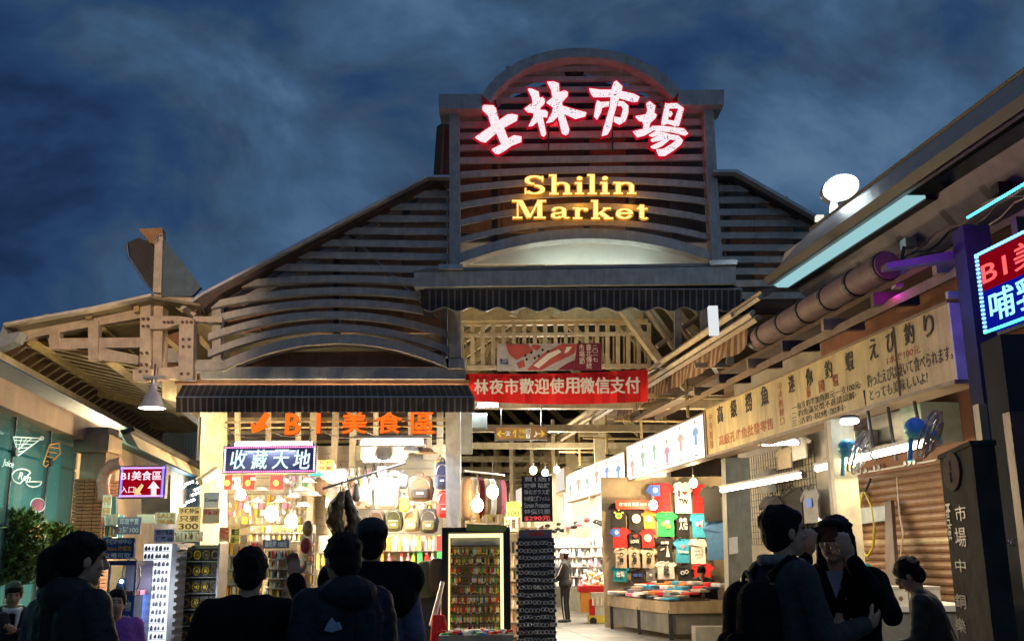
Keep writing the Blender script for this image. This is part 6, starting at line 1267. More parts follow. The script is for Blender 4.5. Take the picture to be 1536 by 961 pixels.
# white earring tower
def tower_rack():
    Y = 11.8; a, b = px_rect(204, 815, 257, 985, Y); t = thing('display_tower', 'glowing white display tower with rows of small dark earrings', 'display rack', ((a.x+b.x)/2, Y, 0))
    w = b.x-a.x; q = Fr(Vector((a.x, Y, 0.18)), X_); H = b.z-0.18
    m_p = lit('acrylic_backlit', (0.88,0.92,1.0), 1.25); m_f = mat('white_plastic', (0.75,0.75,0.78), 0.35)
    obj('face_panel', MB().fbox(q, 0, 0, w, H, -0.03, 0), m_p, t); obj('core', MB().fbox(q, 0.01, 0, w+0.06, H, -0.4, -0.031), mat('tower_grey',(0.3,0.3,0.31),0.4), t); obj('base', MB().fbox(q, -0.03, -0.18, w+0.1, 0, -0.42, 0.02), CLO['red'], t)
    it = None; n = 0
    for r in range(17):
        v = H-0.055-r*0.088
        if v < 0.1: break
        obj('ledge', MB().fbox(q, 0, v-0.032, w, v-0.026, 0.0, 0.03), m_f, t)
        for c_ in range(7):
            u = w*(c_+0.6)/7.3
            if it is None: it = obj('earring_card', MB().fbox(Fr((0,0,0), X_), -0.012,-0.02,0.012,0.018,0.0,0.018).fbox(Fr((0,0,0), X_), -0.006,0.018,0.008,0.032,0,0.012), mat('card_dark', (0.10,0.10,0.12), 0.5, var=0.6, scale=40), None); o = it; o.parent = t
            else: o = it.copy(); COL.objects.link(o); o.parent = t
            o.location = q(u+random.uniform(-0.006,0.006), v, 0.003)-wl(t); o.scale = (random.uniform(0.7,1.3),1,random.uniform(0.7,1.15))
        o = obj('side_ring', MB().tube(q(w+0.075, v, -0.02), q(w+0.075, v, -0.3), 0.022, n=8), mat('grey_ring', (0.35,0.34,0.32), 0.4), t)
    lamp('AREA', q(w/2, H*0.6, 0.35), 5, (0.85,0.92,1.0), 0.5, t, rot=(R_(90),0,0))
tower_rack()
# watch display
def watch_rack():
    Y = 12.3; a, b = px_rect(266, 816, 330, 985, Y); w = b.x-a.x; q = Fr(Vector((a.x, Y, 0.0)), X_)
    t = thing('watch_display', 'shelf rack of boxed watches with gold rings beside the white tower', 'display rack', ((a.x+b.x)/2, Y, 0))
    m_sh2 = mat('shelf_clear', (0.35,0.34,0.28), 0.2); m_bx = mat('watch_box_brown', (0.06,0.05,0.035), 0.35); m_gl = mat('gold_print', (0.85,0.55,0.04), 0.35, 0.3); m_dim = mat('gold_dim', (0.35,0.22,0.05), 0.4)
    obj('back', MB().fbox(q, 0, 0, w, b.z, -0.35, -0.32), m_creamy, t)
    proto = None
    for r in range(8):
        v = b.z-0.19-r*0.185
        if v < 0.05: break
        obj('shelf', MB().fbox(q, 0, v-0.012, w, v, -0.3, 0.02), m_sh2, t)
        for c_ in range(4):
            u = w*(c_+0.5)/4
            o = obj('watch_box', MB().fbox(q, u-w*0.115, v, u+w*0.115, v+0.145, -0.15, -0.02), m_bx, t)
            mg = m_gl if (c_ == 1 or (c_ == 2 and r in (1,2))) else m_dim
            g = MB(); pts = [q(u+0.038*math.cos(k*math.pi/8), v+0.07+0.045*math.sin(k*math.pi/8), -0.012) for k in range(17)]; g.path(pts, 0.009, 5); obj('gold_ring', g, mg, o)
            if c_ in (1,2): obj('dial', MB().lathe([(0,0.006),(0.02,0.005),(0.022,0)], q(u, v+0.07, -0.02), 10, -Y_), mg, o)
    for u in (0, w): obj('upright', MB().fbox(q, u-0.012, 0, u+0.012, b.z+0.02, -0.34, 0.03), m_steel, t)
watch_rack()
def clutter(name, label, cat, x0, y0, x1, y1, Y, rows, cols, pal, depth=0.12, back=None, sz=1.0, seed=1, shelf=True, es=0):
    """racks of tiny goods too small to tell apart: shelves, a back, and the goods as one part per rack"""
    rnd = random.Random(seed); a, b = px_rect(x0, y0, x1, y1, Y); w = b.x-a.x; q = Fr(Vector((a.x, Y, a.z)), X_); H = b.z-a.z
    t = thing(name, label, cat, (a.x+w/2, Y, max(0, a.z)))
    obj('back_panel', MB().fbox(q, 0, 0, w, H, -depth-0.03, -depth), back or m_sw, t)
    g = MB(); ms = [LX[k] for k in pal]
    for r in range(rows):
        v0 = H*r/rows
        if shelf: obj('shelf', MB().fbox(q, 0, v0-0.008, w, v0+0.006, -depth, 0.02), m_steel, t)
        for c_ in range(cols):
            if rnd.random() < 0.08: continue
            g.m = rnd.randrange(len(ms)); u = w*(c_+0.5+rnd.uniform(-.2,.2))/cols; hw = w/cols*0.36*sz*rnd.uniform(.6,1.15); hh = H/rows*rnd.uniform(.35,.42)*sz; vc = v0+H/rows*0.5; dz = rnd.uniform(0, depth*0.5)
            k = rnd.random()
            if k < 0.4: g.fbox(q, u-hw, vc-hh, u+hw, vc+hh, -depth*0.8+dz, -depth*0.3+dz)
            elif k < 0.75: g.ell(q(u, vc, -depth*0.4), (hw, depth*0.25, hh*0.8), 7, 5)
            else: g.tube(q(u, vc+hh, -depth*0.3), q(u, vc-hh, -depth*0.3), hw*0.5, hw*0.8, 6)
            g.m = rnd.randrange(len(ms)); g.fbox(q, u-hw*0.4, vc+hh*0.5, u+hw*0.4, vc+hh*1.1, -depth*0.25, -depth*0.2)
    obj('small_goods', g, ms, t, kind='stuff'); return t, q, w, H
clutter('goods_rack','rack of silver key rings behind the dark headed man','display rack',394,824,440,985,13.9,11,8,['silver','black','silver','red','white','gold'],seed=2)
clutter('goods_rack','narrow rack of pale trinkets right of the key ring rack','display rack',441,800,470,985,14.4,12,5,['cream','gold','white','silver','pink'],seed=3)
clutter('goods_rack','rack of brown leather straps beside the watch display','display rack',331,812,372,985,14.8,8,6,['brown','brown','cream','gold','orange'],seed=4)
clutter('goods_shelf','shelf of soft colourful toys under the small backpacks','shelf',556,803,664,872,19.0,3,11,['red','yellow','pink','white','green','orange','cream'],depth=0.25,sz=1.2,seed=5)
clutter('goods_shelf','shelf of red and white trinkets left of the entrance column','shelf',600,874,668,935,18.6,3,8,['red','pink','white','cream','black'],depth=0.2,sz=1.1,seed=6)
clutter('goods_shelf','bright shelf of pale goods between the dark heads','shelf',470,802,556,960,19.3,6,12,['white','cream','yellow','silver','pink'],depth=0.2,seed=7)
clutter('goods_shelf','glaring shelf of white goods below the hats','shelf',372,786,470,812,19.5,2,12,['white','cream','white','yellow'],depth=0.2,seed=8)
clutter('goods_rack','white rack of dangling trinkets above the blue board','display rack',150,770,172,806,12.3,2,6,['cream','white','gold','silver'],seed=9)
clutter('goods_rack','row of small toy figures under the yellow card sign','display rack',236,796,300,812,12.9,1,12,['black','cream','brown','white'],back=LX['cream'],seed=10,shelf=False)
# lit key ring cabinet
def cabinet():
    Y = 15.4; a, b = px_rect(664, 797, 763, 975, Y); w = b.x-a.x; q = Fr(Vector((a.x, Y, 0.08)), X_); H = b.z-0.08
    t = thing('key_ring_cabinet', 'tall black cabinet with glowing yellow inside full of key rings', 'cabinet', (a.x+w/2, Y, 0))
    m_fr = mat('cabinet_black', (0.02,0.018,0.015), 0.3)
    obj('side', MB().fbox(q, -0.02, -0.08, 0.075, H, -0.4, 0.03), m_fr, t); obj('side', MB().fbox(q, w-0.075, -0.08, w+0.02, H, -0.4, 0.03), m_fr, t); obj('top', MB().fbox(q, -0.02, H, w+0.02, H+0.07, -0.42, 0.04), m_fr, t); obj('base', MB().fbox(q, -0.02, -0.08, w+0.02, 0.06, -0.4, 0.032), m_fr, t)
    obj('back', MB().fbox(q, 0.075, 0.06, w-0.075, H, -0.38, -0.36), mat('cabinet_back', (0.30,0.21,0.09), 0.5, var=0.6, scale=30), t)
    obj('light_strip', MB().fbox(q, 0.08, 0.08, 0.10, H-0.02, -0.05, -0.02), lit('strip_yellow', (1.0,0.82,0.38), 1.8), t); obj('light_strip', MB().fbox(q, w-0.13, 0.08, w-0.085, H-0.02, -0.05, -0.02), lit('strip_yellow', (1.0,0.82,0.38), 1.8), t)
    obj('light_strip', MB().tube(q(0.1, H-0.05, -0.03), q(w-0.1, H-0.05, -0.03), 0.03), lit('strip_yellow', (1.0,0.82,0.38), 1.8), t)
    obj('mirror_band', MB().fbox(q, 0.1, H-0.19, w-0.1, H-0.04, -0.34, -0.32), m_steel, t)
    rnd = random.Random(12); pal = ['gold','silver','red','green','yellow','white','brown','black','gold']; ms = [LX[k] for k in pal]
    nr = 11
    for r in range(nr):
        v = H-0.22-r*(H-0.25)/nr; g = MB()
        obj('rail', MB().tube(q(0.1, v, -0.12), q(w-0.13, v, -0.12), 0.005, n=5), m_steel, t)
        for c_ in range(30):
            if (r, c_//6) in ((2,1),(3,1),(4,0)): continue
            u = 0.11+(w-0.26)*(c_+.5)/30; g.m = rnd.randrange(len(ms)); g.tube(q(u, v, -0.1), q(u, v-0.035, -0.1), 0.003, n=4)
            h = rnd.uniform(.024,.040); g.ell(q(u+rnd.uniform(-.004,.004), v-0.035-h, -0.1), (0.019,0.012,h*1.15), 6, 4); g.m = rnd.randrange(len(ms)); g.ell(q(u, v-0.04-h*2, -0.1), 0.012, 6, 4)
        obj('key_rings', g, ms, t, kind='stuff')
    text('鑰匙圈', q, w*0.4, H+0.015, w*0.6, H+0.055, RED, w=0.045, parent=t, bold=0.03)
    obj('leaf_label', MB().prism([q(w*0.35,H+0.02,.045), q(w*0.95,H+0.0,.045), q(w*0.98,H+0.09,.045), q(w*0.36,H+0.12,.045)], q.n*0.01), mat('green_card', (0.25,0.32,0.08), 0.6), t)
    lamp('AREA', q(w/2, H*0.55, -0.02), 9, (1,0.8,0.4), 0.6, t, rot=(R_(-90),0,0))
cabinet()
# sunglasses tower
def glasses_rack():
    Y = 15.2; a, b = px_rect(775, 806, 833, 975, Y); w = b.x-a.x; q = Fr(Vector((a.x, Y, 0.05)), X_); H = b.z-0.05
    t = thing('sunglasses_rack', 'black tower rack of sunglasses right of the glowing cabinet', 'display rack', (a.x+w/2, Y, 0))
    obj('core', MB().fbox(q, 0.03, 0, w-0.02, H, -0.3, 0), mat('rack_black', (0.02,0.022,0.026), 0.35), t); obj('header', MB().fbox(q, 0.05, H, w-0.05, H+0.12, -0.05, -0.02), mat('header_grey', (0.10,0.11,0.15), 0.4), t)
    text('太陽眼鏡', q, w*0.3, H+0.03, w*0.7, H+0.09, RED, w=-0.018, parent=t)
    m_ln = mat('lens_dark', (0.05,0.06,0.075), 0.08); m_rm = mat('glasses_rim', (0.55,0.56,0.58), 0.25, 0.5); pr = None
    for r in range(15):
        v = H-0.08-r*0.105
        if v < 0.08: break
        for c_ in range(5):
            u = w*(c_+0.5)/5
            if pr is None:
                f0 = Fr((0,0,0), X_); g = MB(); lw = w/5
                for s_ in (-1, 1):
                    g.m = 0; g.prism([f0(s_*lw*.24+lw*.22*math.cos(k*math.pi/5), 0.026*math.sin(k*math.pi/5), 0.03) for k in range(10)], f0.n*0.004)
                    g.m = 1; g.path([f0(s_*lw*.24+lw*.235*math.cos(k*math.pi/5), 0.028*math.sin(k*math.pi/5), 0.034) for k in range(11)], 0.005, 4)
                g.m = 1; g.tube(f0(-lw*.06, 0.004, 0.034), f0(lw*.06, 0.004, 0.034), 0.0025, n=4)
                o = pr = obj('sunglasses', g, [m_ln, m_rm], None); o.parent = t
            else: o = pr.copy(); COL.objects.link(o); o.parent = t
            o.location = q(u, v, 0.0)-wl(t); o.rotation_euler = (random.uniform(-.3,.3), random.uniform(-.06,.06), random.uniform(-.3,.3))
        obj('rail', MB().fbox(q, 0.0, v-0.03, w, v-0.024, 0.0, 0.028), mat('rack_black', (0.02,0.022,0.026), 0.35), t)
glasses_rack()
# low counter with trays before the cabinet
ct = thing('goods_tray', 'low tray of red and blue goods at the foot of the cabinet', 'tray', (P(715,955,14.2).x, 14.2, 0))
q = P(715, 950, 14.2); obj('tray', MB().box((q.x, 14.2, q.z-0.12), (1.0,0.5,0.24)), m_boxside, ct); obj('stand', MB().box((q.x, 14.2, (q.z-0.24)/2), (0.8,0.4,max(0.05,q.z-0.24))), m_dark, ct)
g = MB(); rnd = random.Random(8)
for i in range(60): g.m = rnd.randrange(4); g.fbox(Fr((q.x+rnd.uniform(-.45,.4),14.2+rnd.uniform(-.22,.2),q.z+rnd.uniform(-.01,.03)), Vector((rnd.uniform(-1,1),rnd.uniform(-1,1),0))), 0,0,0.1,0.03,0,0.06)
obj('small_goods', g, [LX['red'], LX['blue'], LX['white'], LX['green']], ct, kind='stuff')
b = MB(); [b.cap(P(658+dx, 925, 14.4), P(660+dx*1.6, 960, 14.4), 0.035, 0.05, 8) for dx in (-6,-2,2,6)]; tag(obj('red_tassel', b, CLO['red'], None, smooth=60), 'bright red tassel bundle at the foot of the black cabinet', 'tassel')
tag(obj('pale_umbrella', MB().tube(P(664,872,14.8), P(648,938,14.6), 0.03, 0.045), mat('pale_pink_plastic', (0.6,0.45,0.42), 0.4), None, smooth=40), 'pale pink folded umbrella leaning on the black cabinet', 'umbrella')
hd = P(640, 868, 15.6); bb = MB(); rbox(bb, hd, (0.42,0.3,0.55), 0.7); tag(obj('fabric_bag', bb, CLO['olive'], None, smooth=60), 'olive patterned cloth bag left of the black cabinet', 'bag')
b = MB(); rbox(b, P(655,862,15.5), (0.26,0.2,0.5), 0.6); tag(obj('fabric_bag', b, CLO['brown'], None, smooth=60), 'brown mottled cloth bag against the black cabinet side', 'bag')
tag(obj('wooden_board', MB().box((P(645,930,15.7).x, 15.7, 0.6), (0.3,0.1,1.2)), m_dark), 'dark board under the cloth bags by the cabinet', 'board')
# mask heads on the trinket rack
for i,(x,y,c) in enumerate(((462,792,'brown'),(459,818,'maroon'))):
    t = thing('mask_head', ('dark carved mask head above the other, left of the blurred man','maroon mask head below the dark one')[i], 'mask', P(x,y,14.1)); m = CLO['maroon'] if c == 'maroon' else LX['brown']
    obj('head', MB().ell(P(x,y,14.1),(0.075,0.07,0.11),14,10), m, t, smooth=60); obj('nose', MB().ell(P(x,y+1,14.03),(0.015,0.02,0.03),8,6), m, t, smooth=60)
    for s_ in (-1,1): obj('eye', MB().ell(P(x+s_*3,y-2,14.04),(0.012,0.008,0.008),8,6), BLK, t)
# glass case with toy claw machine look at the left
gc = thing('glass_case', 'glass sided case with blue base and white printed words near the left woman', 'display case', (P(180,900,11.2).x, 11.2, 0)); a, b = px_rect(152, 840, 206, 985, 11.2); w = b.x-a.x; q = Fr(Vector((a.x, 11.2, 0)), X_)
m_gb = mat('booth_blue', (0.03,0.05,0.16), 0.4); z1 = P(180,893,11.2).z
obj('base', MB().fbox(q, 0, 0, w, z1, -0.5, 0), mat('case_blue', (0.03,0.09,0.35), 0.35), gc); obj('roof_panel', MB().fbox(q, 0, b.z-0.05, w, b.z, -0.5, 0.02), m_gb, gc)
for u in (0.012, w-0.012): obj('corner_post', MB().fbox(q, u-0.012, z1, u+0.012, b.z-0.05, -0.02, 0.0), m_steel, gc)
obj('glass_pane', MB().fbox(q, 0.03, z1, w-0.03, b.z-0.06, -0.008, -0.004), gl, gc); obj('case_back', MB().fbox(q, 0, z1, w, b.z-0.05, -0.5, -0.48), mat('violet_back', (0.10,0.08,0.13), 0.5), gc)
text('小物', q, w*0.45, z1-0.16, w*0.9, z1-0.05, WHT, w=0.004, parent=gc, bold=0.02); text('專賣店', q, w*0.45, z1-0.30, w*0.9, z1-0.20, WHT, w=0.004, parent=gc, bold=0.02)
obj('blue_device', MB().prism([q(w*.36+0.055*math.cos(k*math.pi/8), b.z-0.32+0.14*math.sin(k*math.pi/8), -0.15) for k in range(16)], q.n*0.05), m_gb, gc); obj('device_light', MB().ell(q(w*.38, b.z-0.22, -0.09), 0.02, 8, 6), tube_w, gc)
obj('wire_loop', MB().path([q(w*.7+0.10*math.cos(k*math.pi/10), z1+0.2+0.2*math.sin(k*math.pi/10), -0.1) for k in range(21)], 0.008, 5), m_steel, gc)
obj('red_band', MB().fbox(q, w*.5, z1, w-0.03, z1+0.05, -0.4, -0.02), LX['pink'], gc)
# ------------------------------------------------------------------ deep aisle: lit display walls down the right row
def aisle_stall(i, u0, u1, seed, label):
    rnd = random.Random(seed); q = ROW; t = thing('aisle_stall', label, 'stall', ROW(u0, -q.o.z)); zb = -q.o.z; ms = [LX[k] for k in ('white','cream','white','pink','yellow','red','black','silver')]
    obj('back_wall', MB().fbox(q, u0, zb, u1, 0.2, -1.2, -1.1), mat('shop_white', (0.75,0.70,0.58), 0.5), t); obj('side_wall', MB().fbox(q, u0, zb, u0+0.08, 0.2, -1.1, 0), mat('shop_white', (0.75,0.70,0.58), 0.5), t)
    obj('counter', MB().fbox(q, u0+0.1, zb, u1, zb+0.85, -0.9, -0.1), mat('counter_white', (0.7,0.66,0.56), 0.4), t)
    g = MB(); n = int((u1-u0)*7)
    for k in range(n):
        for r in range(7):
            g.m = rnd.randrange(len(ms)); u = u0+0.15+(u1-u0-0.2)*(k+.5)/n; v = zb+1.0+r*0.27; h = rnd.uniform(.07,.12); g.fbox(q, u-0.05, v, u+0.05, v+h*1.6, -1.05, -0.98+rnd.uniform(0,.1))
        g.m = rnd.randrange(len(ms)); g.ell(q(u, zb+0.92, rnd.uniform(-.7,-.2)), (0.07,0.07,0.08), 7, 5)
        if rnd.random() < 0.35: g.m = rnd.choice((6,6,0,3)); g.ell(q(u, zb+2.35+rnd.uniform(-.1,.15), -0.1), (0.10,0.10,0.06), 8, 5)
    obj('small_goods', g, ms, t, kind='stuff')
    for r in range(7): obj('shelf', MB().fbox(q, u0+0.1, zb+0.98+r*0.27, u1, zb+1.0+r*0.27, -1.08, -0.85), m_steel, t)
    lamp('AREA', q((u0+u1)/2, 0.1, -0.5), 170*(u1-u0)/3, (1.0,0.86,0.62), 1.6, t)
uu = ROW.uv(937, 720)[0]-0.4
for i in range(7): aisle_stall(i, uu-3.6*(i+1)+0.15, uu-3.6*i, 30+i, ('bright white stall just past the T-shirt wall','second bright stall down the aisle','third bright stall down the aisle','fourth bright stall down the aisle','fifth bright stall down the aisle','sixth bright stall far down the aisle','last bright stall at the end of the aisle')[i])
# left-hand side of the aisle
lf = thing('aisle_rack', 'hanging clothes rail lit by the bulbs left of the aisle', 'clothes rack', P(725, 800, 18.5))
obj('rail', MB().tube(P(696,706,17.2), P(756,712,22), 0.02), m_steel, lf)
for i in range(7):
    q = P(700,710,17.4).lerp(P(752,716,21.5), i/6); b = MB(); rbox(b, q-Z_*0.42, (0.22,0.34,0.75), 0.6, 10, 8); o = obj('hanging_garment', b, [CLO['brown'],CLO['beige'],CLO['maroon'],CLO['khaki'],CLO['white'],CLO['brown'],CLO['pink']][i], None, smooth=60); tag(o, ('brown','beige','maroon','khaki','white','darker brown','pink')[i]+' garment on the rail left of the aisle', 'garment')
clutter('goods_rack','bright rack of pale bags and cards left of the black price board','display rack',697,770,780,800,18.6,2,14,['cream','yellow','white','brown','gold'],seed=21); clutter('goods_rack','tall rack of goods behind the sunglasses tower','display rack',762,790,806,975,18.9,9,7,['brown','pink','cream','black','silver'],seed=22)
clutter('goods_rack','white pegboard with small packets beyond the black price board','display rack',806,806,908,880,25.6,5,22,['white','white','cream','silver','black','pink'],back=LX['white'],seed=23)
bulbw = lamp('AREA', P(860,740,24.0), 260, (1,0.92,0.75), 1.4, None, name='stall_glow_light')
# food cart with red cloth and cooler
fc = thing('food_cart', 'white cooler cart with red cloth and yellow skirt in the aisle', 'cart', G(905, 940)); YC = 23.6
def fcb(x0, y0, x1, y1, m, n, w0=-0.6, w1=0): q = front(x0, y1, YC); obj(n, MB().fbox(q, 0, 0, *q.uv(x1, y0), w0, w1), m, fc)
fcb(886,889,938,930,mat('cooler_white',(0.72,0.68,0.55),0.4),'cooler'); fcb(884,922,936,934,LX['yellow'],'skirt',-0.58,0.01); fcb(868,878,908,888,CLO['red'],'red_cloth',-0.5,0.02); fcb(872,888,886,918,LX['orange'],'orange_tub',-0.4,0.0); fcb(884,898,892,922,CLO['red'],'apron_cloth',-0.02,0.03)
for i in range(7): q = front(888+i*6.5, 906, YC); obj('bottle', MB().tube(q(0.03,-0.02,0.03), q(0.03,0.16,0.03), 0.035, 0.02), LX['cream'], fc)
for x in (890, 932): q = P(x, 936, YC); obj('wheel', MB().tube((q.x,YC-0.02,0.08),(q.x,YC+0.03,0.08),0.08,n=14), BLK, fc)
b = MB(); g = random.Random(4)
for i in range(60): b.m = g.randrange(3); b.ell(P(g.uniform(872,934), g.uniform(855,878), YC+g.uniform(0,.4)), (0.05,0.05,0.05), 7, 5)
o = obj('goods_heap', b, [LX['white'], LX['cream'], LX['yellow']], None, kind='stuff'); tag(o, 'heap of pale small goods on the white cooler cart', 'goods')

# ------------------------------------------------------------------ more hanging goods in the bright left stall
clutter('hanging_goods','hanging pale pouches and tags left of the big grey backpack','hanging goods',486,700,556,762,19.6,4,9,['cream','white','silver','brown','gold','pink'],depth=0.16,seed=41,shelf=False)
clutter('hanging_goods','hanging tags and pouches behind the dark brown backpack','hanging goods',600,742,672,764,19.6,2,9,['cream','white','yellow','brown','red'],depth=0.16,seed=42,shelf=False)
clutter('hanging_goods','white and yellow packets hung around the glaring bulbs','hanging goods',338,740,470,786,20.0,4,16,['white','cream','yellow','white','gold','pink'],depth=0.2,sz=1.1,seed=43,shelf=False)
clutter('hanging_goods','small packets hung over the hats just under the dark LED sign','hanging goods',430,712,476,742,19.2,3,6,['green','white','cream','pink','silver'],depth=0.2,seed=44,shelf=False)
clutter('goods_rack','rack of red and yellow packets behind the short person','display rack',345,812,394,985,15.2,9,7,['gold','yellow','red','cream','brown'],seed=45)
clutter('goods_shelf','low shelf of boxes between the blurred man and the cabinet','shelf',556,935,664,985,17.2,2,9,['brown','cream','red','gold','black'],depth=0.25,seed=46)
for i, (x, y, s_, c) in enumerate(((492,708,12,'cream'),(510,716,10,'white'),(660,700,9,'khaki'),(548,740,9,'beige'),(604,722,8,'grey'),(668,760,9,'white'),(482,728,10,'brown'),(606,756,8,'yellow'))):
    p_ = P(x, y, 18.9); b = MB(); rbox(b, p_, (s_*0.026, 0.12, s_*0.034), 0.6, 12, 8); t_ = thing('pouch', ('cream pouch high by the second cream post','white pouch beside the cream post','khaki pouch near the top of the entrance column','beige pouch right of the dark bags','grey pouch between the two big backpacks','white pouch low by the entrance column','brown pouch left of the dark bags','yellow pouch over the khaki backpack')[i], 'pouch', p_, 'pouches hung in the left stall')
    obj('body', b, CLO.get(c) or LX[c], t_, smooth=60); obj('loop', MB().path([p_+Vector((-.03,0,s_*.017)), p_+Vector((0,0,s_*.017+.08)), p_+Vector((.03,0,s_*.017))], .006, 4), BLK, t_)
for i, (x0, y0, x1, y1, Y, mm, ls) in enumerate(((476,690,500,706,18.2,'yellow',('包包','特賣')),(640,840,664,856,18.4,'white',('3個100',)),(520,800,545,812,18.2,'yellow',('特價 150',)),(345,716,360,733,18.4,'white',('帽子',)),(486,845,500,856,19.0,'orange',('NEW',)),(600,862,622,872,18.3,'yellow',('100元',)),(690,742,704,756,18.0,'white',('SALE',)),(566,700,580,710,18.4,'white',('$390',)))):
    card(x0, y0, x1, y1, Y, LX[mm], ('yellow bag price card right of the dark LED sign','white price card by the toy shelf end','yellow price card over the pale goods shelf','white hat card behind the red cards','orange card in the pale goods shelf','yellow price card under the toy shelf','white sale card right of the entrance column','small white price card above the grey backpack')[i], ls, RED if mm != 'orange' else WHT)
for i in range(5):
    a_ = P(336+i*70, 640+6*(i%2), 17.9); b_ = P(400+i*70, 652-8*(i%2), 18.6); m_ = a_.lerp(b_, .5)-Z_*0.12
    o_ = obj('hanging_cable', MB().path([a_, a_.lerp(m_,.5)-Z_*.03, m_, m_.lerp(b_,.5)-Z_*.03, b_], .009, 5), BLK, None); tag(o_, ('first','second','third','fourth','fifth')[i]+' black cable from the left sagging behind the neon characters', 'cable', 'cables behind the neon characters')
for i, (x, y0, y1) in enumerate(((352,622,660),(398,622,662),(443,622,664),(560,622,660),(612,622,660),(640,622,664))):
    o_ = obj('steel_upright', slab([(x,y0-12),(x+7,y0-12),(x+7,y1+14),(x,y1+14)], 19.4, 0.1), m_cream, hall)
for y in (626, 646, 660): obj('purlin', slab([(336,y),(672,y-1),(672,y+3),(336,y+4)], 21.5, 0.1), m_creamy, hall)
obj('upper_partition', slab([(334,606),(690,606),(690,664),(334,664)], 24, 0.1), m_soff, hall)
# ------------------------------------------------------------------ people: volumes fused into one skin by a voxel remesh
SKIN = mat('skin', (0.48,0.27,0.17), 0.5, var=0.08, scale=12, bump=0.1)
HAIR = mat('black_hair', (0.007,0.0055,0.005), 0.7, var=0.5, scale=45, bump=0.8, spec=0.2)
def person(x, y, face_deg, H, label, coat=CLO['black'], pants=CLO['charcoal'], hair='short', armL=None, armR=None, head=(0,0), lean=0.0, sit=0.0, hood=False, collar=None, vox=0.011, coat_len=0.82, width=1.0,
           bulk=1.0, glasses=False, cap=None, skirt=False, legs=True, stripe=None, handR='relaxed', handL='relaxed', leg_pose=None, group=None, shoes=None):
    """face_deg: 0 looks away from the camera (+y), 180 towards it, 90 to the left of the picture.
    armL / armR: (elbow, wrist) in body space for a 1.7 m figure, x to the right, y forward."""
    k = H/1.7; a = R_(face_deg); Rz = Matrix.Rotation(a, 3, 'Z')
    t = thing('person', label, 'person', (x, y, 0), group)
    hipz = 0.92-sit
    def W(v, up=True):
        v = Vector(v)
        if up and lean: 
            d = v-Vector((0,0,hipz)); v = Vector((0,0,hipz))+Matrix.Rotation(-R_(lean), 3, 'X') @ d
        v.x *= width if abs(v.z) < 1.45 else 1
        return Vector((x, y, 0))+Rz @ (v*k)
    dz = -sit
    up = lambda v: W((v[0], v[1], v[2]+dz))
    RB = Rz @ Matrix.Rotation(-R_(lean), 3, 'X')
    yaw, nod = head; RH = RB @ Matrix.Rotation(R_(yaw), 3, 'Z') @ Matrix.Rotation(-R_(nod), 3, 'X')
    nb = up((0,0.0,1.46)); hc = nb+RB @ Matrix.Rotation(R_(yaw), 3, 'Z') @ Vector((0,0.025,0.135))*k
    Hd = lambda v: hc+RH @ (Vector(v)*k)
    b = MB()
    # torso and neck
    b.cap(up((0,0,0.98)), up((0,0.0,1.12)), .135*k, .13*k); b.cap(up((-.06,0,1.15)), up((-.09,0,1.32)), .11*k, .10*k); b.cap(up((.06,0,1.15)), up((.09,0,1.32)), .11*k, .10*k)
    b.cap(up((-.17,-.01,1.385)), up((.17,-.01,1.385)), .062*k, .062*k); b.cap(up((0,0,1.36)), nb+RB @ Vector((0,.012,.05))*k, .062*k, .056*k)
    # head
    b.ell(Hd((0,-.01,.03)), Vector((.078,.098,.10))*k, 18, 14, RH); b.ell(Hd((0,.02,-.035)), Vector((.064,.072,.085))*k, 16, 12, RH); b.ell(Hd((0,.055,-.095)), Vector((.03,.03,.022))*k, 10, 8, RH)
    b.tube(Hd((0,.088,.02)), Hd((0,.112,-.025)), .010*k, .017*k, 8); b.ell(Hd((0,.104,-.028)), Vector((.016,.014,.011))*k, 8, 6, RH)
    for s in (-1, 1): b.ell(Hd((s*.08,-.005,-.005)), Vector((.012,.022,.034))*k, 10, 8, RH); b.ell(Hd((s*.033,.078,.032)), Vector((.026,.014,.009))*k, 8, 6, RH); b.ell(Hd((s*.043,.062,-.02)), Vector((.022,.02,.022))*k, 8, 6, RH)
    # arms and hands
    sides = []
    for s, arm, hp in ((-1, armL, handL), (1, armR, handR)):
        sh = up((s*.185,-.01,1.385))
        el, wr = arm if arm else ((s*.245,-.03,1.12), (s*.25,.05,.89))
        el, wr = up(el), up(wr); sides.append((sh, el, wr)); b.cap(sh, el, .047*k, .038*k); b.cap(el, wr, .038*k, .026*k)
        dr = (wr-el).normalized(); sd = dr.cross(RB @ Vector((0,1,0))); sd = sd.normalized() if sd.length > .2 else (RB @ Vector((1,0,0))); nrm = sd.cross(dr)
        if hp == 'hold': dr = (dr*0.6+Z_*0.5).normalized(); sd = dr.cross(RB @ Vector((0,1,0))).normalized(); nrm = sd.cross(dr)
        pm = wr+dr*.05*k; Mh = Matrix((sd, nrm, dr)).transposed(); b.ell(pm, Vector((.042,.018,.052))*k, 12, 8, Mh)
        for i, ln in enumerate((.066,.078,.072,.056)):
            base = wr+dr*.085*k+sd*(i-1.5)*.0205*k; curl = .45 if hp == 'relaxed' else 0.95; p1 = base+(dr*.9+nrm*-.25*curl).normalized()*ln*.5*k; p2 = p1+(dr*(1-curl*.7)-nrm*curl).normalized()*ln*.55*k
            b.cap(base, p1, .0098*k, .009*k, 8); b.cap(p1, p2, .009*k, .0078*k, 8)
        tb_ = wr+dr*.03*k-sd*s*.0-sd*.036*k*1; t1 = tb_+(dr*.55-sd*.75-nrm*.35).normalized()*.04*k; b.cap(tb_, t1, .012*k, .011*k, 8); b.cap(t1, t1+(dr*.9-sd*.2-nrm*.4).normalized()*.03*k, .011*k, .009*k, 8)
    # legs
    LP = []
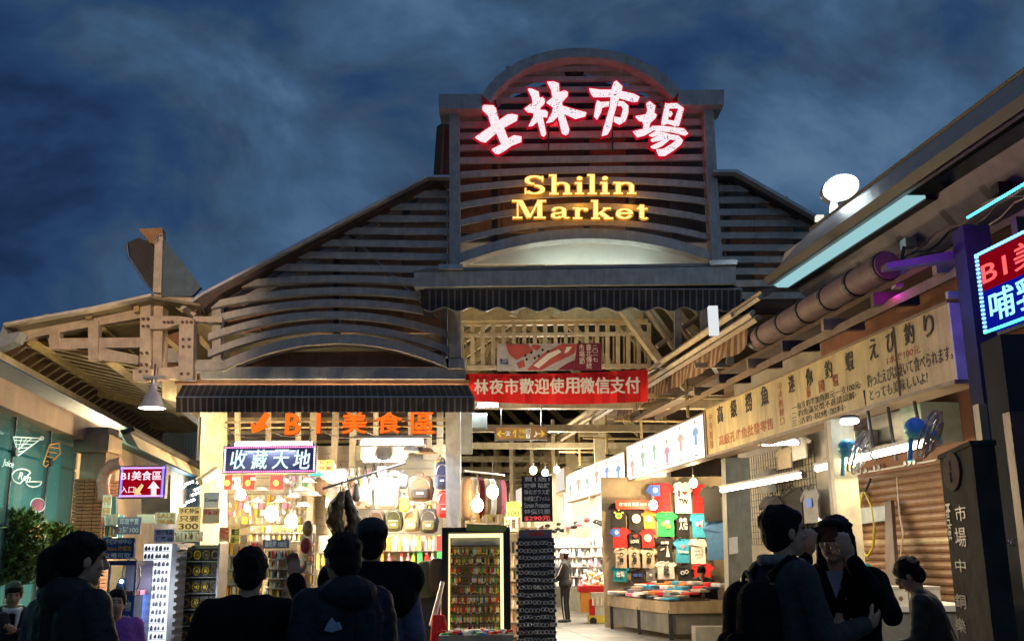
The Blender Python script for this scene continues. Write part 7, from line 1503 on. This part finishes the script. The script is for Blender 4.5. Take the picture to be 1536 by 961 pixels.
    for s in (-1, 1):
        hip = W((s*.095,0,hipz), False)
        if leg_pose: kn, an = [W((s*abs(v[0]) if len(v) < 4 else v[0], v[1], v[2]), False) for v in leg_pose[0 if s < 0 else 1]]
        elif sit: kn = W((s*.13,.42,hipz+.02), False); an = W((s*.12,.40,.09), False)
        else: kn = W((s*.10,.015,.50), False); an = W((s*.105,-.02,.09), False)
        LP.append((hip, kn, an)); b.cap(hip, kn, .085*k, .055*k); b.cap(kn, an, .055*k, .036*k); b.cap(an-Z_*.04*k, an+Rz @ Vector((s*.02,.14,-.055))*k, .038*k, .03*k)
    b.cap(LP[0][0], LP[1][0], .10*k, .10*k)
    fuse('body', b, SKIN, vox*(0.75 if vox < .012 else 1), t, 2)
    # face details
    for s in (-1, 1):
        obj('eye', MB().ell(Hd((s*.031,.083,.018)), Vector((.013,.008,.006))*k, 8, 6, RH), mat('eye_dark', (0.02,0.015,0.012), 0.2), t, smooth=60)
        obj('eyebrow', MB().cap(Hd((s*.017,.094,.040)), Hd((s*.047,.080,.042)), .004*k, .003*k, 6), HAIR, t)
    obj('mouth', MB().ell(Hd((0,.090,-.062)), Vector((.022,.008,.006))*k, 10, 6, RH), mat('lips', (0.36,0.12,0.10), 0.5), t, smooth=60)
    if glasses:
        g = MB()
        for s in (-1, 1): g.path([Hd((s*.034+.024*math.cos(q*math.pi/6), .102, .016+.018*math.sin(q*math.pi/6))) for q in range(13)], .003*k, 4); g.tube(Hd((s*.058,.10,.02)), Hd((s*.08,0,.02)), .0025*k, n=4)
        g.tube(Hd((-.01,.105,.018)), Hd((.01,.105,.018)), .003*k, n=4); obj('glasses', g, BLK, t)
    # hair
    h = MB(); h.ell(Hd((0,-.022,.045)), Vector((.090,.104,.098))*k, 18, 14, RH); h.ell(Hd((0,-.05,-.01)), Vector((.080,.072,.085))*k, 16, 12, RH)
    for s in (-1, 1): h.ell(Hd((s*.066,-.015,.02)), Vector((.022,.055,.055))*k, 10, 8, RH)
    h.ell(Hd((0,.042,.088)), Vector((.060,.038,.024))*k, 12, 8, RH)
    rnd = random.Random(int(x*100+y*10))
    if hair == 'bowl':
        h.ell(Hd((0,.022,.072)), Vector((.086,.072,.048))*k, 14, 10, RH); h.ell(Hd((0,-.03,.0)), Vector((.088,.09,.075))*k, 14, 10, RH)
    if hair == 'long':
        for i in range(20):
            a_ = math.pi*(-0.12+1.24*i/19); h.cap(Hd((.082*math.cos(a_),-.02-.06*math.sin(a_),.02)), Hd((.096*math.cos(a_)+rnd.uniform(-.012,.012),-.015-.08*math.sin(a_),-.25+rnd.uniform(-.04,.02))), .026*k, .014*k, 8)
        h.ell(Hd((0,.04,.085)), Vector((.078,.055,.035))*k, 12, 8, RH)
    if hair == 'bob':
        for i in range(14):
            a_ = math.pi*(0.0+1.0*i/13); h.cap(Hd((.08*math.cos(a_),-.015-.065*math.sin(a_),.03)), Hd((.085*math.cos(a_),-.01-.07*math.sin(a_),-.08+rnd.uniform(-.02,.01))), .024*k, .014*k, 8)
        h.ell(Hd((0,.06,.07)), Vector((.07,.04,.035))*k, 12, 8, RH)
    if hair == 'tail':
        pts = [Hd((0,-.10,.05)), Hd((0,-.17,.0)), Hd((.01,-.17,-.10)), Hd((.0,-.14,-.19))]
        for i in range(3): h.cap(pts[i], pts[i+1], (.045,.05,.04)[i]*k, (.05,.04,.015)[i]*k, 10)
        h.ell(Hd((0,.06,.075)), Vector((.07,.038,.035))*k, 12, 8, RH)
    for i in range(34 if hair == 'bowl' else 60):
        a_ = rnd.uniform(0, 2*math.pi); e = rnd.uniform(-.15, 1.35); p = Vector((.088*math.cos(a_)*math.cos(e), -.03+.098*math.sin(a_)*math.cos(e), .045+.096*math.sin(e))); q = p*(rnd.uniform(1.0,1.05) if hair == 'bowl' else rnd.uniform(1.02,1.14))+Vector((rnd.uniform(-.012,.012), rnd.uniform(-.012,.012), -.018))
        if p.y < .05 or p.z > .11: h.cap(Hd(p), Hd(q), .011*k, .005*k, 6)
    if not cap: fuse('hair', h, HAIR, vox*0.8, t, 1, 0.003*k, 60)
    else:
        fuse('hair', h, HAIR, vox*0.8, t, 1, 0.003*k, 60); c = MB(); c.ell(Hd((0,-.015,.075)), Vector((.1,.115,.085))*k, 18, 12, RH); fuse('cap', c, cap, vox, t, 1)
        obj('cap_brim', MB().prism([Hd((.08*math.cos(q*math.pi/10), .07+.09*math.sin(q*math.pi/10), .065)) for q in range(11)], RH @ Vector((0,0,.008))), cap, t)
    # coat
    B = bulk; c = MB()
    c.cap(up((-.07,0,1.02)), up((-.095,-.01,1.34)), .135*k*B, .12*k*B); c.cap(up((.07,0,1.02)), up((.095,-.01,1.34)), .135*k*B, .12*k*B); c.cap(up((-.175,-.01,1.385)), up((.175,-.01,1.385)), .08*k*B, .08*k*B)
    c.cap(up((-.08,-.01,1.42)), up((.08,-.01,1.42)), .07*k, .07*k)
    zb_ = coat_len
    if not sit:
        c.cap(up((-.075,0,zb_+.10)), up((-.07,0,1.1)), .145*k*B, .13*k*B); c.cap(up((.075,0,zb_+.10)), up((.07,0,1.1)), .145*k*B, .13*k*B)
        if zb_ < .7: c.tube(up((0,0,zb_)), up((0,0,1.05)), .27*k*B, .19*k*B, 20)
    else: c.cap(up((-.07,0,.98)), up((.07,0,.98)), .16*k*B, .16*k*B)
    for sh, el, wr in sides: c.cap(sh, el, .073*k*B, .060*k*B); c.cap(el, el.lerp(wr, .95), .060*k*B, .045*k*B)
    if hood: c.ell(up((0,-.09,1.44)), Vector((.15,.09,.085))*k, 14, 10, RB); c.ell(up((0,-.03,1.47)), Vector((.125,.10,.055))*k, 14, 10, RB)
    fuse('coat', c, coat, vox, t, 3, 0.009*k, 10)
    if vox < .012:
        z0_, z1_ = (0.90, 1.37); obj('back_seam', MB().path([up((.0+.004*math.sin(q*2), -.137*B-.012, z1_-(z1_-z0_)*q/8)) for q in range(9)], .004, 5), coat, t)
    if collar:
        c = MB(); pts = [up((.088*math.cos(q*math.pi/8), -.005+.092*math.sin(q*math.pi/8)*1.0, 1.455-.012*math.sin(q*math.pi/8))) for q in range(17)]
        for q in range(16): c.cap(pts[q], pts[q+1], .03*k, .03*k, 8)
        for s in (-1, 1): c.cap(up((s*.06,.085,1.43)), up((s*.05,.125,1.28)), .028*k, .018*k, 8)
        fuse('collar', c, collar, vox, t, 1, 0.004*k, 30)
    if stripe:
        for sh, el, wr in sides:
            o_ = RB @ Vector((0.0,0,0)); dv = (sh-up((0,0,1.385))).normalized()*.07*k*B; obj('sleeve_stripe', MB().path([sh+dv, el+dv*.85, wr+dv*.65], .012*k, 6), stripe, t)
        for s, (hip, kn, an) in zip((-1, 1), LP): dv = (Rz @ Vector((s,0,0)))*.085*k; obj('leg_stripe', MB().path([hip+dv, kn+dv*.75, an+dv*.6], .011*k, 6), stripe, t)
    if legs:
        c = MB()
        for hip, kn, an in LP: c.cap(hip, kn, .105*k, .075*k); c.cap(kn, an+Z_*.02, .075*k, .058*k)
        c.cap(LP[0][0], LP[1][0], .12*k, .12*k); fuse('trousers', c, pants, vox*1.1, t, 2, 0.004*k, 10)
        for s, (hip, kn, an) in zip((-1, 1), LP):
            c = MB(); c.cap(an-Z_*.035*k-Rz @ Vector((0,.03,0))*k, an+Rz @ Vector((s*.02,.16,-.045))*k, .05*k, .042*k); fuse('shoe', c, shoes or BLK, vox*1.1, t, 1)
    return t, up, Hd, sides, RB
def phone_at(p, d, label, s=1.0):
    t = thing('phone', label, 'phone', p); R = d
    obj('body', MB().box(p, (0.155*s, 0.012, 0.078*s), R), mat('phone_black', (0.012,0.012,0.014), 0.2), t); obj('screen', MB().box(p+R @ Vector((0,-0.0075,0)), (0.145*s, 0.002, 0.070*s), R), mat('phone_screen', (0.02,0.02,0.03), 0.1), t)
    obj('lens', MB().ell(p+R @ Vector((0.055*s,0.008,0.02*s)), 0.008, 8, 6), BLK, t); return t
m_gc = mat('coat_grey_tweed', (0.034,0.034,0.036), 0.95, var=0.3, scale=20, bump=0.5); m_bl = mat('coat_black_wool', (0.006,0.006,0.007), 0.95, var=0.3, scale=20, bump=0.5, spec=0.15)
# young man in profile, and young woman photographing
p = P(1168, 830, 5.2)
yaw = -72
r_ = person(p.x-0.01, 5.1, yaw, 1.71, 'young man in grey coat with pale shearling collar in profile, hand held out', m_gc, CLO['charcoal'], 'bowl', collar=mat('shearling', (0.22,0.22,0.23), 0.95, bump=0.8, scale=40), armL=((-.25,.02,1.12),(-.12,.28,1.10)), armR=((.26,.04,1.10),(.12,.37,1.16)), head=(-8,-4), bulk=0.98, vox=0.010)
bp = thing('backpack', 'black backpack with round top handle on the young man’s back'.replace('’s', ' man').replace('man man','man'), 'backpack', P(1125, 930, 5.3)); bp['label'] = 'black backpack with a round top handle worn by the young man'
up = r_[1]; c = MB(); c.cap(up((-.065,-.19,1.27)), up((-.07,-.20,.92)), .105, .125); c.cap(up((.065,-.19,1.27)), up((.07,-.20,.92)), .105, .125); fuse('body', c, m_bl, .012, bp, 3, .004)
c = MB(); c.cap(up((-.04,-.30,1.08)), up((-.04,-.30,.92)), .06, .07); c.cap(up((.04,-.30,1.08)), up((.04,-.30,.92)), .06, .07); fuse('pocket', c, m_bl, .012, bp, 3, .003)
obj('handle', MB().path([up((.045*math.cos(q*math.pi/8), -.205, 1.325+.085*math.sin(q*math.pi/8))) for q in range(9)], .012, 6), BLK, bp, smooth=60)
for s in (-1, 1): obj('strap', MB().path([up((s*.09,-.14,1.38)), up((s*.11,-.02,1.475)), up((s*.125,.13,1.36)), up((s*.13,.14,1.2)), up((s*.15,-.05,1.0))], .022, 8), m_bl, bp, smooth=60)
p = P(1256, 840, 5.5)
r2 = person(p.x, 5.5, 155, 1.67, 'young woman in black coat holding a phone up to her eyes with both hands', m_bl, CLO['black'], 'long', armL=((-.27,.14,1.22),(-.10,.25,1.50)), armR=((.26,.15,1.24),(.12,.25,1.52)), head=(-12,-2), handL='hold', handR='hold', bulk=0.94, coat_len=0.5, vox=0.010)
Hd = r2[2]; RBm = r2[4]
phone_at(Hd((-.02,.215,.025)), RBm @ Matrix.Rotation(R_(-14), 3, 'Z'), 'black phone held level before the young woman’s face'.replace('’s', ' in black,').replace('woman in black, face', 'woman in black'), 1.0)
c = MB(); u2 = r2[1]; obj('shirt_front', MB().prism([u2((-.045,.135,1.44)), u2((.045,.135,1.44)), u2((.0,.152,1.30))], RBm @ Vector((0,.006,0))), mat('pale_blue_shirt', (0.25,0.30,0.42), 0.8), r2[0])
c = MB()
# seated vendor with glasses looking at the phone
p = P(1398, 905, 7.6)
r3 = person(p.x+0.06, 7.6, 62, 1.66, 'seated vendor with glasses in dark patterned jacket bent over a phone', mat('jacket_pattern', (0.03,0.032,0.025), 0.85, var=0.6, scale=12), CLO['charcoal'], 'short', sit=.20, lean=15, head=(0,24), glasses=True, armL=((-.25,.10,1.14),(-.10,.38,1.12)), armR=((.25,.10,1.14),(.08,.36,1.06)), handL='hold', vox=.012)
w_ = r3[3][0][2]; phone_at(w_+Vector((-.03,-.02,.10)), Matrix.Rotation(R_(60), 3, 'Z') @ Matrix.Rotation(R_(75), 3, 'Y'), 'dark phone in the seated vendor with glasses reads')['label'] = 'dark phone held upright by the seated vendor with glasses'
obj('printed_patch', MB().ell(r3[1]((.10,-.0,1.30))+Vector((-.06,-.11,0)), (.06,.02,.035), 10, 6), CLO['yellow'], r3[0])
st_ = thing('stool', 'low dark stool under the vendor with glasses', 'stool', (p.x+.06, 7.6, 0)); obj('seat', MB().lathe([(0,.60),(.17,.60),(.17,.56),(0,.56)], (p.x+.06,7.6,0), 16), m_dark, st_)
for s in (-1,1):
    for q in (-1,1): obj('leg', MB().tube((p.x+.06+s*.1,7.6+q*.1,.56),(p.x+.06+s*.14,7.6+q*.14,0),.015), m_steel, st_)
# woman at the left, looking right
p = P(118, 850, 4.7)
person(p.x-0.02, 4.75, -38, 1.60, 'woman with short ponytail in dark green hooded jacket, back to us at the left', mat('dark_green_nylon', (0.016,0.020,0.018), 0.7, var=0.3, scale=6, bump=0.6, spec=0.25), CLO['black'], 'tail', hood=True, head=(-18,4), armR=((.27,.02,1.12),(.20,.18,.95)), armL=((-.27,.02,1.12),(-.18,.2,.95)), bulk=1.1, width=1.05, vox=.010)
p = P(88, 855, 5.6)
person(p.x, 5.7, -20, 1.52, 'dark haired child behind the left woman', CLO['charcoal'], CLO['black'], 'bob', head=(-20,10), vox=.013)
p = P(158, 905, 7.2)
person(p.x, 7.4, 200, 1.28, 'small child in lilac jacket beside the glass case', CLO['purple'], CLO['navy'], 'short', vox=.014, bulk=1.15)
# short dark figure from behind with raised arm
p = P(375, 850, 5.0)
person(p.x, 5.0, 2, 1.53, 'broad short haired person from behind in black, one arm in navy raised', m_bl, CLO['black'], 'bowl', armR=((.31,.08,1.24),(.20,.26,1.56)), armL=((-.27,-.02,1.12),(-.24,.1,.92)), head=(0,6), bulk=1.1, width=1.08, vox=.010, handR='hold')
p = P(516, 850, 4.9)
person(p.x, 4.9, 28, 1.59, 'person with tousled brown hair in dark navy jacket walking past', mat('navy_shell', (0.010,0.013,0.022), 0.65, var=0.3, bump=0.6, spec=0.25), CLO['navy'], 'short', head=(10,4), hood=True, bulk=1.06, width=1.0, vox=.010)
t_ = [o for o in COL.objects if o.get('label', '').startswith('person with tousled')][0]; q_ = P(486, 945, 4.69)
obj('jacket_logo', MB().prism([q_, q_+Vector((.035,.01,-.008)), q_+Vector((.075,.02,.004)), q_+Vector((.062,.02,.035)), q_+Vector((.048,.01,.032)), q_+Vector((.030,.01,.055)), q_+Vector((.012,0,.030))], Y_*0.02), mat('logo_blue_grey', (0.25,0.33,0.42), 0.7), t_)
p = P(556, 850, 5.9)
person(p.x, 5.9, -6, 1.68, 'tall person in dark cap from behind, blue grey jacket with black yoke', mat('blue_grey_jacket', (0.075,0.09,0.15), 0.8, var=0.2, bump=0.6), CLO['navy'], 'short', cap=CLO['black'], head=(12,8), bulk=1.1, width=1.08, vox=.011)
yk = P(556, 850, 5.9); t_ = [o for o in COL.objects if o.get('label', '').startswith('tall person in dark cap')][0]
c = MB(); U = lambda v: Vector((yk.x,5.9,0))+Matrix.Rotation(R_(-6),3,'Z') @ (Vector(v)*1.68/1.7)
c.cap(U((-.20,-.03,1.40)), U((.22,-.03,1.40)), .107, .107); c.cap(U((-.13,-.05,1.30)), U((.15,-.05,1.32)), .145, .145); fuse('yoke', c, m_bl, .012, t_, 2, .005)
# people on the forecourt further back
p = P(22, 880, 10.6); r = person(p.x, 10.6, 205, 1.62, 'boy in dark school blazer and white shirt seated eating, far left', CLO['black'], CLO['black'], 'bowl', sit=.36, lean=6, head=(0,8), collar=CLO['white'], armL=((-.24,.10,1.12),(-.06,.27,1.26)), armR=((.25,.10,1.14),(.10,.28,1.10)), vox=.014)
p = P(52, 880, 10.9); person(p.x+.08, 10.9, 215, 1.60, 'second seated boy in black looking down at his hands', CLO['black'], CLO['black'], 'bowl', sit=.36, lean=16, head=(0,28), armL=((-.24,.10,1.12),(-.06,.27,1.08)), armR=((.25,.10,1.14),(.06,.28,1.06)), vox=.014)
p = P(-2, 890, 10.4); person(p.x-.12, 10.4, 200, 1.58, 'third seated figure in black cut by the left edge', CLO['black'], CLO['black'], 'short', sit=.36, lean=10, vox=.016)
bx = P(26, 930, 10.9); bn = thing('bench', 'low grey bench under the seated boys', 'bench', (bx.x, 11.0, 0)); obj('seat', MB().box((bx.x, 11.0, .50), (2.0,.42,.07)), m_fascia, bn)
for s in (-.8, .8): obj('leg', MB().box((bx.x+s, 11.0, .23), (.08,.36,.46)), m_dark, bn)
p = P(848, 880, 24.2)
person(p.x, 24.2, 70, 1.62, 'shopper in black tracksuit with white stripes standing in the aisle', CLO['black'], CLO['black'], 'short', cap=CLO['white'], stripe=LX['white'], armL=((-.22,.10,1.14),(-.12,.30,.98)), armR=((.22,.10,1.14),(.12,.30,.98)), vox=.018, shoes=BLK)
p = P(1054, 862, 20.6); person(p.x, 20.6, 165, 1.60, 'vendor in black seen over the folded shirts, head bent', CLO['black'], CLO['black'], 'short', sit=.30, lean=20, head=(0,25), vox=.016)
# ------------------------------------------------------------------ flood lamp post just outside the view, lighting the truss and the slats
slp = thing('street_lamp', 'warm street lamp standing at the left of the forecourt', 'street lamp', (-4.7, 5.4, 0))
obj('pole', MB().tube((-4.7,5.4,0),(-4.7,5.4,5.6),0.07,0.05,10), m_dark, slp, smooth=40); obj('arm', MB().tube((-4.7,5.4,5.5),(-4.65,5.7,5.75),0.035), m_dark, slp)
obj('head', MB().lathe([(0,-0.14),(0.16,-0.1),(0.22,0.0),(0.2,0.0)], (-4.65,5.75,5.7), 18, Vector((-0.2,1,0.05))), m_dark, slp, smooth=50)
_a = Vector((-4.65,5.98,5.7)); _t = Vector((-8.0,18,6.0))
lamp('SPOT', _a, 3600, (1.0,0.68,0.42), 0.15, slp, rot=(_t-_a).to_track_quat('-Z','Y').to_euler(), spot=R_(34))
